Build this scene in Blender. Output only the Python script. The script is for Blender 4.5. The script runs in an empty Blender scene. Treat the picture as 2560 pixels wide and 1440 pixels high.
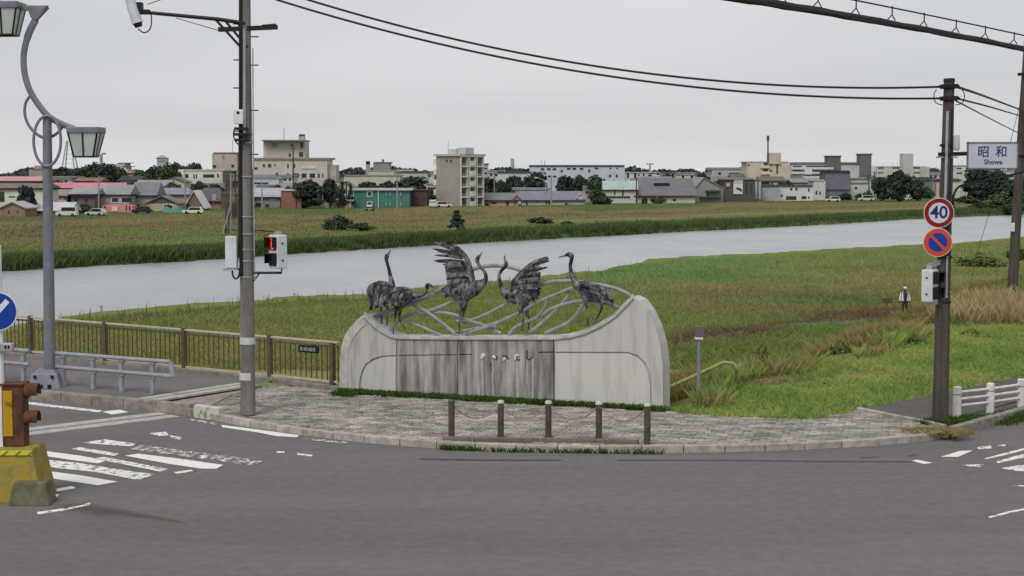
import bpy, bmesh, math, random
import numpy as np
from mathutils import Matrix, Vector
random.seed(7); RNG = np.random.default_rng(11)
SC = bpy.context.scene
COL = SC.collection
# ---------------------------------------------------------------- camera
F_PX, CAM_H, HORIZON = 4000.0, 5.2, 430.0        # focal length in photo pixels, eye height, horizon row
PITCH = math.atan((720.0 - HORIZON) / F_PX)
cam_data = bpy.data.cameras.new('camera')
cam = bpy.data.objects.new('camera', cam_data); COL.objects.link(cam)
cam.location = (0, 0, CAM_H); cam.rotation_euler = (math.pi / 2 - PITCH, 0, 0)
cam_data.sensor_width = 36.0; cam_data.lens = 36.0 * F_PX / 2560.0
cam_data.clip_start = 0.1; cam_data.clip_end = 20000.0
SC.camera = cam
# ---------------------------------------------------------------- world: overcast sky
SUN_EL, SUN_ROT = math.radians(52), math.radians(205)
world = bpy.data.worlds.new('World'); SC.world = world; world.use_nodes = True
wn, wl = world.node_tree.nodes, world.node_tree.links
wn.clear()
w_out = wn.new('ShaderNodeOutputWorld')
w_sky = wn.new('ShaderNodeTexSky'); w_sky.sky_type = 'NISHITA'; w_sky.sun_disc = False
w_sky.sun_elevation = SUN_EL; w_sky.sun_rotation = SUN_ROT
w_bg1 = wn.new('ShaderNodeBackground'); w_bg1.inputs['Strength'].default_value = 0.06
wl.new(w_sky.outputs[0], w_bg1.inputs['Color'])
w_tc = wn.new('ShaderNodeTexCoord'); w_sep = wn.new('ShaderNodeSeparateXYZ')
wl.new(w_tc.outputs['Generated'], w_sep.inputs[0])
def wmath(op, a, b):
    n = wn.new('ShaderNodeMath'); n.operation = op
    for i, v in enumerate((a, b)):
        if hasattr(v, 'type'): wl.new(v, n.inputs[i])
        else: n.inputs[i].default_value = v
    return n.outputs[0]
den = wmath('MAXIMUM', wmath('ADD', w_sep.outputs['Z'], 0.12), 0.05)     # cloud sheet seen in perspective
w_cmb = wn.new('ShaderNodeCombineXYZ')
wl.new(wmath('DIVIDE', w_sep.outputs['X'], den), w_cmb.inputs[0])
wl.new(wmath('DIVIDE', w_sep.outputs['Y'], den), w_cmb.inputs[1])
w_noise = wn.new('ShaderNodeTexNoise'); w_noise.inputs['Scale'].default_value = 0.34
w_noise.inputs['Detail'].default_value = 2.5; w_noise.inputs['Roughness'].default_value = 0.42
wl.new(w_cmb.outputs[0], w_noise.inputs['Vector'])
w_ramp = wn.new('ShaderNodeValToRGB')
w_ramp.color_ramp.elements[0].position = 0.36; w_ramp.color_ramp.elements[0].color = (0.475, 0.485, 0.51, 1)
w_ramp.color_ramp.elements[1].position = 0.62; w_ramp.color_ramp.elements[1].color = (0.665, 0.67, 0.69, 1)
wl.new(w_noise.outputs['Fac'], w_ramp.inputs[0])
w_bg2 = wn.new('ShaderNodeBackground'); w_bg2.inputs['Strength'].default_value = 1.0
w_el = wmath('POWER', wmath('SUBTRACT', 1.0, wmath('ABSOLUTE', w_sep.outputs['Z'], 0.0)), 7.0)     # thinner, paler cloud low over the horizon all round
w_pale = wn.new('ShaderNodeMix'); w_pale.data_type = 'RGBA'; w_pale.inputs[7].default_value = (0.68, 0.69, 0.70, 1)
wl.new(wmath('MULTIPLY', w_el, 0.55), w_pale.inputs[0]); wl.new(w_ramp.outputs[0], w_pale.inputs[6])
wl.new(w_pale.outputs[2], w_bg2.inputs['Color'])
w_mix = wn.new('ShaderNodeMixShader'); w_mix.inputs[0].default_value = 0.95
wl.new(w_bg1.outputs[0], w_mix.inputs[1]); wl.new(w_bg2.outputs[0], w_mix.inputs[2])
wl.new(w_mix.outputs[0], w_out.inputs['Surface'])
# ---------------------------------------------------------------- sun through the cloud
sun_data = bpy.data.lights.new('sun', 'SUN'); sun_data.energy = 1.5; sun_data.angle = math.radians(24)
sun_data.color = (1.0, 0.97, 0.92)
sun = bpy.data.objects.new('sun', sun_data); COL.objects.link(sun)
sun.location = (0, -10, 40)
sun_dir = Vector((math.sin(SUN_ROT) * math.cos(SUN_EL), math.cos(SUN_ROT) * math.cos(SUN_EL), math.sin(SUN_EL)))
sun.rotation_euler = sun_dir.to_track_quat('Z', 'Y').to_euler()
# ---------------------------------------------------------------- exposure
vs = SC.view_settings
SC.display_settings.display_device = 'sRGB'
vs.view_transform = 'Standard'; vs.look = 'None'; vs.exposure = 0.14; vs.gamma = 1.0; vs.use_curve_mapping = False
SC.cycles.max_bounces = 6; SC.cycles.diffuse_bounces = 3; SC.cycles.transparent_max_bounces = 6
SC.cycles.use_denoising = True

# ================================================================ helpers
CP, SP = math.cos(PITCH), math.sin(PITCH)
def ray(px, py):
    u, v = (px - 1280.0) / F_PX, -(py - 720.0) / F_PX
    return Vector((u, CP + v * SP, -SP + v * CP))
def G(px, py, z=0.0):                       # photo pixel -> point on the level z
    d = ray(px, py); t = (z - CAM_H) / d.z
    return Vector((d.x * t, d.y * t, z))
def D(px, py, Y):                           # photo pixel -> point at the distance Y
    d = ray(px, py); t = Y / d.y
    return Vector((d.x * t, Y, CAM_H + d.z * t))
def proj(P):                                # world points (N,3) -> photo pixels
    P = np.asarray(P, float); x, y, z = P[:, 0], P[:, 1], P[:, 2] - CAM_H
    dep = np.maximum(y * CP - z * SP, 0.01); up = y * SP + z * CP
    return 1280 + F_PX * x / dep, 720 - F_PX * up / dep
_mats = {}
def M(name, col, rough=0.8, metal=0.0, var=0.18, scale=4.0, bump=0.0, bscale=None, spec=0.3, col2=None, stretch=(1, 1, 1),
      lo=0.35, hi=0.65, coord='Object', rnd=0.0, attr=None, detail=6.0, emit=None, fine=0.0):
    """a procedural material: colour varied by noise, optional second colour (wear), bump, per-object tint"""
    if name in _mats: return _mats[name]
    m = bpy.data.materials.new(name); m.use_nodes = True; nt = m.node_tree; n, l = nt.nodes, nt.links
    b = n['Principled BSDF']; b.inputs['Roughness'].default_value = rough; b.inputs['Metallic'].default_value = metal
    b.inputs['Specular IOR Level'].default_value = spec
    if coord == 'Position':
        g = n.new('ShaderNodeNewGeometry'); vec = g.outputs['Position']
    else:
        t = n.new('ShaderNodeTexCoord'); vec = t.outputs[coord]
    mp = n.new('ShaderNodeMapping'); mp.inputs['Scale'].default_value = stretch; l.new(vec, mp.inputs['Vector'])
    nz = n.new('ShaderNodeTexNoise'); nz.inputs['Scale'].default_value = scale; nz.inputs['Detail'].default_value = detail
    nz.inputs['Roughness'].default_value = 0.62
    l.new(mp.outputs[0], nz.inputs['Vector'])
    rp = n.new('ShaderNodeValToRGB'); e = rp.color_ramp.elements
    e[0].position, e[1].position = lo, hi
    c2 = col2 if col2 else tuple(min(1, c * (1 + var)) for c in col)
    c1 = col if col2 else tuple(c * (1 - var) for c in col)
    if attr:
        at = n.new('ShaderNodeAttribute'); at.attribute_name = attr
        e[0].color = (1 - var, 1 - var, 1 - var, 1); e[1].color = (1 + var, 1 + var, 1 + var, 1)
        l.new(nz.outputs['Fac'], rp.inputs[0])
        mx = n.new('ShaderNodeMix'); mx.data_type = 'RGBA'; mx.blend_type = 'MULTIPLY'; mx.inputs[0].default_value = 1.0
        l.new(at.outputs['Color'], mx.inputs[6]); l.new(rp.outputs[0], mx.inputs[7]); out = mx.outputs[2]
    else:
        e[0].color = (*c1, 1); e[1].color = (*c2, 1); l.new(nz.outputs['Fac'], rp.inputs[0]); out = rp.outputs[0]
    if fine:
        n2 = n.new('ShaderNodeTexNoise'); n2.inputs['Scale'].default_value = scale * 14; n2.inputs['Detail'].default_value = 3
        l.new(vec, n2.inputs['Vector'])
        mr = n.new('ShaderNodeMapRange'); mr.inputs[1].default_value = 0.3; mr.inputs[2].default_value = 0.7
        mr.inputs[3].default_value = 1 - fine; mr.inputs[4].default_value = 1 + fine; l.new(n2.outputs['Fac'], mr.inputs[0])
        mf = n.new('ShaderNodeMix'); mf.data_type = 'RGBA'; mf.blend_type = 'MULTIPLY'; mf.inputs[0].default_value = 1.0
        l.new(out, mf.inputs[6]); l.new(mr.outputs[0], mf.inputs[7]); out = mf.outputs[2]
    if rnd:
        oi = n.new('ShaderNodeObjectInfo')
        mr = n.new('ShaderNodeMapRange'); mr.inputs[3].default_value = 1 - rnd; mr.inputs[4].default_value = 1 + rnd
        l.new(oi.outputs['Random'], mr.inputs[0])
        mx2 = n.new('ShaderNodeMix'); mx2.data_type = 'RGBA'; mx2.blend_type = 'MULTIPLY'; mx2.inputs[0].default_value = 1.0
        l.new(out, mx2.inputs[6]); l.new(mr.outputs[0], mx2.inputs[7]); out = mx2.outputs[2]
    l.new(out, b.inputs['Base Color'])
    if bump:
        bp = n.new('ShaderNodeBump'); bp.inputs['Strength'].default_value = bump; bp.inputs['Distance'].default_value = 0.02
        if bscale:
            n3 = n.new('ShaderNodeTexNoise'); n3.inputs['Scale'].default_value = bscale; n3.inputs['Detail'].default_value = 4
            l.new(mp.outputs[0], n3.inputs['Vector']); l.new(n3.outputs['Fac'], bp.inputs['Height'])
        else: l.new(nz.outputs['Fac'], bp.inputs['Height'])
        l.new(bp.outputs[0], b.inputs['Normal'])
    if emit:
        b.inputs['Emission Color'].default_value = (*emit[:3], 1); b.inputs['Emission Strength'].default_value = emit[3]
    _mats[name] = m
    return m

_root = {}                                   # object -> world matrix of its thing
def put(o, parent=None, W=None):
    COL.objects.link(o)
    if parent is not None:
        o.parent = parent; _root[o] = _root[parent]
    else: _root[o] = W if W is not None else Matrix.Identity(4)
    return o
def tag(o, label=None, cat=None, group=None, kind=None):
    if label: o['label'] = label
    if cat: o['category'] = cat
    if group: o['group'] = group
    if kind: o['kind'] = kind
    return o
def thing(name, label, cat, loc=(0, 0, 0), rz=0.0, group=None, kind=None):
    o = bpy.data.objects.new(name, None); o.empty_display_size = 0.2
    o.location = loc; o.rotation_euler = (0, 0, rz)
    put(o, None, Matrix.Translation(Vector(loc)) @ Matrix.Rotation(rz, 4, 'Z'))
    return tag(o, label, cat, group, kind)
def mesh_obj(name, V, Fs, mat, parent=None, smooth=False, local=False, cols=None):
    """link one mesh; V are world points unless local (then they are in the thing's own frame)"""
    V = [Vector(v) for v in V]
    o = bpy.data.objects.new(name, bpy.data.meshes.new(name))
    if parent is not None:
        put(o, parent)
        if not local:
            inv = _root[parent].inverted(); V = [inv @ v for v in V]
    else:
        n = len(V); c = Vector((sum(v.x for v in V) / n, sum(v.y for v in V) / n, min(v.z for v in V)))
        V = [v - c for v in V]; o.location = c; put(o, None, Matrix.Translation(c))
    me = o.data; me.from_pydata([tuple(v) for v in V], [], Fs); me.update()
    if mat: me.materials.append(mat)
    if smooth:
        me.polygons.foreach_set('use_smooth', [True] * len(me.polygons))
    return o
class MB:
    """collects shapes of one part (world points)"""
    def __init__(s): s.v, s.f = [], []
    def add(s, V, Fs):
        k = len(s.v); s.v += [Vector(v) for v in V]; s.f += [tuple(i + k for i in f) for f in Fs]; return s
    def box(s, c, size, X=(1, 0, 0), Z=(0, 0, 1)):
        X, Z = Vector(X).normalized(), Vector(Z).normalized(); Y = Z.cross(X).normalized(); X = Y.cross(Z)
        a, b, d = [q / 2 for q in size]; c = Vector(c)
        V = [c + X * (i * a) + Y * (j * b) + Z * (k * d) for k in (-1, 1) for j in (-1, 1) for i in (-1, 1)]
        return s.add(V, [(0, 2, 3, 1), (4, 5, 7, 6), (0, 1, 5, 4), (2, 6, 7, 3), (0, 4, 6, 2), (1, 3, 7, 5)])
    def bar(s, a, b, w, h, up=(0, 0, 1)):          # rectangular bar from a to b
        a, b = Vector(a), Vector(b); X = (b - a); L = X.length; up = Vector(up)
        if abs(X.normalized().dot(up.normalized())) > 0.98: up = Vector((0, 1, 0))
        Yv = up.cross(X).normalized(); Z = X.cross(Yv).normalized()
        return s.box((a + b) / 2, (L, w, h), X, Z)
    def tube(s, path, r, n=8, cap=True, flat=1.0, ref=None):
        """round tube; r one radius or one per point; flat scales it along ref"""
        P = [Vector(p) for p in path]; R = r if hasattr(r, '__len__') else [r] * len(P)
        N = len(P); V = []; prev = None
        for i in range(N):
            t = (P[min(i + 1, N - 1)] - P[max(i - 1, 0)]).normalized()
            if ref is not None: a = Vector(ref)
            elif prev is not None: a = prev
            else: a = Vector((0, 0, 1)) if abs(t.z) < 0.9 else Vector((0, 1, 0))
            a = (a - t * a.dot(t)).normalized(); prev = a; b = t.cross(a)
            for k in range(n):
                q = 2 * math.pi * k / n
                V.append(P[i] + (a * math.cos(q) * flat + b * math.sin(q)) * R[i])
        Fs = [(i * n + k, i * n + (k + 1) % n, (i + 1) * n + (k + 1) % n, (i + 1) * n + k) for i in range(N - 1) for k in range(n)]
        if cap: Fs += [tuple(range(n))[::-1], tuple((N - 1) * n + k for k in range(n))]
        return s.add(V, Fs)
    def prism(s, poly, vec):                       # polygon (world points) pushed along vec
        P = [Vector(p) for p in poly]; n = len(P); v = Vector(vec)
        return s.add(P + [p + v for p in P], [tuple(range(n)), tuple(range(2 * n - 1, n - 1, -1))] + [(i, i + n, (i + 1) % n + n, (i + 1) % n) for i in range(n)])
    def ell(s, c, r, n=10, m=6):
        c = Vector(c); V = []
        for j in range(m + 1):
            p = math.pi * j / m
            for i in range(n):
                q = 2 * math.pi * i / n
                V.append(c + Vector((r[0] * math.sin(p) * math.cos(q), r[1] * math.sin(p) * math.sin(q), r[2] * math.cos(p))))
        return s.add(V, [(j * n + i, (j + 1) * n + i, (j + 1) * n + (i + 1) % n, j * n + (i + 1) % n) for j in range(m) for i in range(n)])
    def build(s, name, mat, parent=None, smooth=False, bevel=0.0, local=False):
        o = mesh_obj(name, s.v, s.f, mat, parent, smooth, local)
        bm = bmesh.new(); bm.from_mesh(o.data)
        if smooth:
            bmesh.ops.remove_doubles(bm, verts=bm.verts, dist=1e-5)
        bmesh.ops.recalc_face_normals(bm, faces=bm.faces)
        if bevel:
            bmesh.ops.bevel(bm, geom=[e for e in bm.edges if e.is_manifold and e.calc_face_angle(0) > 0.5], offset=bevel, segments=2, affect='EDGES', profile=0.6)
        bm.to_mesh(o.data); bm.free()
        if smooth:
            o.data.polygons.foreach_set('use_smooth', [True] * len(o.data.polygons))
            try: o.data.set_sharp_from_angle(angle=math.radians(40))
            except Exception: pass
        return o
def box(name, mat, parent, c, size, X=(1, 0, 0), Z=(0, 0, 1), bevel=0.0):
    return MB().box(c, size, X, Z).build(name, mat, parent, bevel=bevel)
def tube(name, mat, parent, path, r, n=8):
    return MB().tube(path, r, n).build(name, mat, parent, smooth=True)
def disc(mb, c, nrm, r, th, n=40, r_in=0.0):
    """disc or ring of thickness th, centre c, normal nrm"""
    nrm = Vector(nrm).normalized(); a = Vector((0, 0, 1)); a = (a - nrm * a.dot(nrm)).normalized(); b = nrm.cross(a); c = Vector(c)
    def circ(rr, off): return [c + nrm * off + (a * math.cos(2 * math.pi * k / n) + b * math.sin(2 * math.pi * k / n)) * rr for k in range(n)]
    if r_in <= 0:
        return mb.add(circ(r, 0) + circ(r, th), [tuple(range(n)), tuple(range(2 * n - 1, n - 1, -1))] + [(k, k + n, (k + 1) % n + n, (k + 1) % n) for k in range(n)])
    V = circ(r, 0) + circ(r, th) + circ(r_in, th) + circ(r_in, 0); Fs = []
    for ring in range(4):
        A, B = ring * n, ((ring + 1) % 4) * n
        Fs += [(A + k, B + k, B + (k + 1) % n, A + (k + 1) % n) for k in range(n)]
    return mb.add(V, Fs)
def text_mesh(name, s, mat, parent, origin, X, Z, size, depth=0.006, align='CENTER', bold=0.0):
    """flat lettering as real thin geometry: origin is its centre, X reading direction, Z up"""
    cu = bpy.data.curves.new(name, 'FONT'); cu.body = s; cu.align_x = align; cu.align_y = 'CENTER'; cu.size = size
    cu.extrude = depth / 2; cu.offset = bold; cu.resolution_u = 3
    o = bpy.data.objects.new(name, cu); COL.objects.link(o)
    dg = bpy.context.evaluated_depsgraph_get(); me = bpy.data.meshes.new_from_object(o.evaluated_get(dg))
    COL.objects.unlink(o); bpy.data.objects.remove(o)
    X, Z = Vector(X).normalized(), Vector(Z).normalized(); Nn = X.cross(Z)
    V = [Vector(origin) + X * v.co.x + Z * v.co.y + Nn * v.co.z for v in me.vertices]
    return mesh_obj(name, V, [tuple(p.vertices) for p in me.polygons], mat, parent)
def copy_tree(o, parent=None):
    c = o.copy(); put(c, parent, _root[o])
    for ch in list(o.children): copy_tree(ch, c)
    return c
# value noise for placing and tinting
_lat = RNG.random((256, 256))
def vnoise(x, y):
    x, y = np.asarray(x, float), np.asarray(y, float); xi, yi = np.floor(x).astype(int), np.floor(y).astype(int)
    fx, fy = x - xi, y - yi; fx, fy = fx * fx * (3 - 2 * fx), fy * fy * (3 - 2 * fy)
    g = lambda i, j: _lat[i % 256, j % 256]
    return (g(xi, yi) * (1 - fx) + g(xi + 1, yi) * fx) * (1 - fy) + (g(xi, yi + 1) * (1 - fx) + g(xi + 1, yi + 1) * fx) * fy
def fbm(x, y, o=4):
    s, a, t = 0, 0.5, 0
    for k in range(o): s = s + a * vnoise(x * 2 ** k + 17 * k, y * 2 ** k + 31 * k); t += a; a *= 0.5
    return s / t
def sstep(a, b, x): t = np.clip((np.asarray(x, float) - a) / (b - a), 0, 1); return t * t * (3 - 2 * t)
# ================================================================ setting: land, river, roads
Z_FLAT, Z_WATER = -3.5, -4.2
def P2(v): return (v.x, v.y)
near_px = [(-500, 950), (-100, 855), (60, 826), (150, 812), (270, 800), (500, 783), (760, 757), (900, 750), (1200, 716), (1455, 690), (1600, 664), (1760, 655), (1900, 648), (2080, 634), (2300, 622), (2480, 606), (2560, 598), (2700, 590)]
far_px = [(-500, 712), (0, 681), (300, 664), (600, 647), (800, 632), (1100, 614), (1300, 603), (1500, 592), (1800, 576), (2000, 566), (2300, 548), (2560, 537), (2700, 532)]
near_sh = [P2(G(x, y, Z_WATER)) for x, y in near_px]; far_sh = [P2(G(x, y, Z_WATER)) for x, y in far_px]
a, b = Vector(near_sh[-1]), Vector(far_sh[-1])
dr = Vector((0.72, 0.69)) * 900
dl = Vector((-0.66, -0.75)) * 260
RIVER = [tuple(Vector(near_sh[0]) + dl)] + near_sh + [tuple(a + dr), tuple(b + dr)] + far_sh[::-1] + [tuple(Vector(far_sh[0]) + dl)]
F0, F1 = G(842, 973, 0.12), G(75, 892, 0.20)          # foot of the bridge railing
BDIR = Vector((F1.x - F0.x, F1.y - F0.y, 0)).normalized()
K0, K1 = G(470, 1037), G(90, 1000)                      # foot of the bridge kerb
KDIR = Vector((K1.x - K0.x, K1.y - K0.y, 0)).normalized()
J0, J1 = G(450, 1042), G(60, 1090)                      # joint between road and bridge
JDIR = (J1 - J0).normalized()
jl = J1 + JDIR * 30
WA, WB = G(849, 976, 0.12), G(1667, 1022, 0.12)         # foot of the monument wall's front face
WX = Vector((WB.x - WA.x, WB.y - WA.y, 0)).normalized(); WN = Vector((WX.y, -WX.x, 0))   # WN faces the camera
eb = WB - WN * 0.9 + WX * 0.3; ea = WA - WN * 0.9
EDGE = [(jl.x, jl.y), (J1.x, J1.y), (J0.x + .3, J0.y + .2), P2(G(655, 964, .12)), (ea.x - .4, ea.y), (ea.x, ea.y), (eb.x, eb.y), (4.6, 38.4), (6.2, 40.3), (9.3, 44.5), (13.2, 51.5), (17.4, 60.5), (21, 67.5), (40, 95), (80, 140), (160, 225), (420, 480), (900, 960)]
TOP = EDGE + [(3000, 960), (3000, -400), (-400, -400), (-400, jl.y)]
def seg_dist(x, y, pts, closed=False):
    d = np.full(x.shape, 1e9); n = len(pts)
    for i in range(n if closed else n - 1):
        ax, ay = pts[i]; bx, by = pts[(i + 1) % n]; vx, vy = bx - ax, by - ay; L = vx * vx + vy * vy + 1e-9
        t = np.clip(((x - ax) * vx + (y - ay) * vy) / L, 0, 1)
        d = np.minimum(d, np.hypot(x - ax - t * vx, y - ay - t * vy))
    return d
def inside(x, y, poly):
    c = np.zeros(x.shape, bool); n = len(poly)
    for i in range(n):
        ax, ay = poly[i]; bx, by = poly[(i + 1) % n]
        if ay == by: continue
        c ^= ((ay > y) != (by > y)) & (x < (bx - ax) * (y - ay) / (by - ay) + ax)
    return c
back_line = [G(x, y, .06) for x, y in ((1640, 1021), (1665, 1026), (1760, 1035), (1840, 1041), (2010, 1046), (2080, 1036), (2150, 1022), (2330, 985), (2560, 940))]
bl_x = [-60, WB.x - .12] + [p.x for p in back_line[1:]] + [back_line[-1].x + 30]
bl_y = [60, 60] + [p.y for p in back_line[1:]] + [back_line[-1].y + 36]
def land(x, y):
    x, y = np.asarray(x, float), np.asarray(y, float)
    d = seg_dist(x, y, EDGE); d = np.where(inside(x, y, TOP), -d, d)                 # + towards the river
    n1 = fbm(x * .23, y * .23) - .5
    z = Z_FLAT * sstep(0, 1, np.clip((d - .2 + n1 * 1.0) / 9.5, 0, 1) ** 0.9)
    top = np.where(y < np.interp(x, bl_x, bl_y) - 1.3, -.08, .035 + .04 * n1)
    z = np.where(d < 0.2, top, np.minimum(z, .05))
    far = d > 9
    z = z + np.where(far, (fbm(x * .05, y * .05) - .5) * .5 + (fbm(x * .4, y * .4, 2) - .5) * .12, 0)
    rd = seg_dist(x, y, RIVER, True); rd = np.where(inside(x, y, RIVER), -rd, rd)   # - in the water
    rn = (fbm(x * .35, y * .35, 3) - .5) * 2.6
    z = np.where(far, z - 2.4 * (1 - sstep(-1.0, 1.8, rd + rn * np.clip(1, 0, 1) * (np.abs(rd) < 6))), z)
    return z
# colours of the ground cover (albedo), by where things grow
tb_x = [-400, 0, 300, 600, 900, 1200, 1500, 1800, 2100, 2400, 2700]
tb_y = [556, 540, 531, 524, 519, 516, 512, 505, 500, 494, 490]
def town_y(px): return np.interp(px, tb_x, tb_y)
def mixc(c, k, m): return c * (1 - m[:, None]) + np.array(k)[None, :] * m[:, None]
def cover(P):
    P = np.asarray(P, float); px, py = proj(P); x, y = P[:, 0], P[:, 1]; n = len(P)
    nz = fbm(x * .12, y * .12); nf = fbm(x * .5 + 50, y * .5)
    nb = fbm(px * .006 + 9, py * .05)                                   # long drifts along the banks
    fs = np.interp(px, [p[0] for p in far_px], [p[1] for p in far_px]); ty = town_y(px)
    ns = np.interp(px, [p[0] for p in near_px], [p[1] for p in near_px])
    v = (py - ty) / np.maximum(fs - ty, 1)
    v2 = v + (nb - .5) * .55
    c = np.zeros((n, 3)) + np.array((.080, .108, .042))
    c = mixc(c, (.150, .124, .058), .95 * sstep(.06, .14, v2) * (1 - sstep(.40, .52, v2)))
    c = mixc(c, (.118, .140, .046), sstep(.42, .55, v2) * (1 - sstep(.62, .78, v2)))
    c = mixc(c, (.066, .108, .040), sstep(.64, .80, v2))
    ln = sstep(1280, 1400, px) * np.exp(-((v - .47 + (nb - .5) * .10) / .035) ** 2); c = mixc(c, (.190, .165, .095), ln * .8)
    ln = np.exp(-((v - .30 + (nb - .5) * .3) / .04) ** 2); c = mixc(c, (.070, .085, .040), ln * .55)
    near = py > (fs + ns) / 2
    g = np.zeros((n, 3)) + np.array((.124, .150, .045))
    g = mixc(g, (.165, .150, .058), sstep(.54, .68, nb) * .40)
    r = sstep(1640, 1760, px + (nz - .5) * 120)
    g = mixc(g, (.160, .140, .062), .85 * r * sstep(690, 715, py + (nb - .5) * 50) * (1 - sstep(770, 800, py + (nb - .5) * 40)) * .95)
    g = mixc(g, (.108, .158, .048), sstep(1430, 1500, px) * (1 - sstep(1800, 1980, px + (nz - .5) * 200)) * (1 - sstep(695, 722, py + (nb - .5) * 30)))
    g = mixc(g, (.090, .125, .036), np.exp(-((px - 2080) / 260) ** 2 - ((py - 748 + (nb - .5) * 20) / 16) ** 2) * .9)
    g = mixc(g, (.180, .165, .062), sstep(800, 845, py) * (1 - r) * .6)
    dl_ = np.interp(px, [1640, 1800, 1950, 2080, 2300, 2450], [862, 838, 818, 792, 784, 770])
    g = mixc(g, (.105, .072, .048), sstep(1640, 1690, px) * np.exp(-((py - dl_ + (nf - .5) * 26) / 17) ** 2) * .95)
    g = mixc(g, (.085, .185, .040), np.exp(-((px - 2050) / 70) ** 2 - ((py - 822) / 9) ** 2))
    c = np.where(near[:, None], g * 1.24, c * 1.18)
    d = seg_dist(x, y, EDGE); ins = inside(x, y, TOP)
    sl = (~ins) & (d < 11)
    s = np.zeros((n, 3)) + np.array((.150, .150, .045))
    s = mixc(s, (.235, .185, .085), sstep(.50, .62, fbm(x * .7, y * .7)) * .8)
    s = mixc(s, (.095, .120, .036), sstep(.52, .62, fbm(x * .33 + 70, y * .33)) * .8)
    w = np.where(sl, 1 - sstep(7, 11, d), 0); c = c * (1 - w[:, None]) + s * w[:, None]
    t = np.zeros((n, 3)) + np.array((.170, .205, .052))
    t = mixc(t, (.240, .232, .075), sstep(.48, .66, fbm(x * .45, y * .45)) * .75)
    t = mixc(t, (.118, .162, .045), sstep(.55, .68, fbm(x * .8 + 40, y * .8)) * .7)
    c = np.where(ins[:, None], t * np.array((1.12, 1.24, 1.25)), c)
    return c * (0.86 + .28 * nf[:, None])
def set_cols(o, C):
    at = o.data.color_attributes.new('Col', 'FLOAT_COLOR', 'POINT')
    at.data.foreach_set('color', np.concatenate([C, np.ones((len(C), 1))], 1).astype(np.float32).ravel())
m_cover = M('ground_cover', (1, 1, 1), .95, var=.16, scale=1.4, coord='Position', attr='Col', bump=.4, spec=.05, fine=.10)
xs = [0.0]
while xs[-1] < 2500: xs.append(xs[-1] + (.45 if xs[-1] < 22 else .45 + (xs[-1] - 22) * .045))
xs = np.array([-q for q in xs[:0:-1]] + xs)
ys = [-200, -60, 0, 20, 30, 33]
while ys[-1] < 5200: ys.append(ys[-1] + (.42 if ys[-1] < 60 else .42 + (ys[-1] - 60) * .0155))
ys = np.array(ys)
gx, gy = np.meshgrid(xs, ys); gx, gy = gx.ravel(), gy.ravel(); gz = land(gx, gy)
nx, ny = len(xs), len(ys)
ii = (np.arange(ny - 1)[:, None] * nx + np.arange(nx - 1)[None, :]).ravel()
me = bpy.data.meshes.new('terrain'); me.from_pydata(np.stack([gx, gy, gz], 1).tolist(), [], np.stack([ii, ii + 1, ii + nx + 1, ii + nx], 1).tolist())
me.materials.append(m_cover); me.polygons.foreach_set('use_smooth', [True] * len(me.polygons))
terrain = bpy.data.objects.new('terrain', me); put(terrain); tag(terrain, 'grassy river banks and flood plain with the town beyond', kind='structure')
set_cols(terrain, cover(np.stack([gx, gy, gz], 1)))
# ---- river
def water_mat():
    m = bpy.data.materials.new('river_water'); m.use_nodes = True; n, l = m.node_tree.nodes, m.node_tree.links
    b = n['Principled BSDF']; b.inputs['Base Color'].default_value = (.36, .375, .385, 1); b.inputs['Roughness'].default_value = .32
    b.inputs['IOR'].default_value = 1.33
    g = n.new('ShaderNodeNewGeometry'); mp = n.new('ShaderNodeMapping'); mp.inputs['Rotation'].default_value = (0, 0, .72)
    mp.inputs['Scale'].default_value = (1, .45, 1); l.new(g.outputs['Position'], mp.inputs[0])
    a = n.new('ShaderNodeTexNoise'); a.inputs['Scale'].default_value = .9; a.inputs['Detail'].default_value = 5
    c = n.new('ShaderNodeTexNoise'); c.inputs['Scale'].default_value = .12; c.inputs['Detail'].default_value = 3
    l.new(mp.outputs[0], a.inputs[0]); l.new(mp.outputs[0], c.inputs[0])
    ad = n.new('ShaderNodeMath'); ad.operation = 'MULTIPLY'; l.new(a.outputs[0], ad.inputs[0]); l.new(c.outputs[0], ad.inputs[1])
    rr = n.new('ShaderNodeMapRange'); rr.inputs[1].default_value = .35; rr.inputs[2].default_value = .65; rr.inputs[3].default_value = .24; rr.inputs[4].default_value = .40; l.new(c.outputs[0], rr.inputs[0]); l.new(rr.outputs[0], b.inputs['Roughness'])
    bp = n.new('ShaderNodeBump'); bp.inputs['Strength'].default_value = .8; bp.inputs['Distance'].default_value = .8
    l.new(ad.outputs[0], bp.inputs['Height']); l.new(bp.outputs[0], b.inputs['Normal'])
    return m
rv = [(x, y, Z_WATER) for x, y in RIVER]
cx = [( -700, -500), (1500, -500), (1500, 1500), (-700, 1500)]
river = mesh_obj('river', [(*c, Z_WATER) for c in cx], [(0, 1, 2, 3)], water_mat())
tag(river, 'wide calm grey river reflecting the overcast sky', kind='structure')
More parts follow.
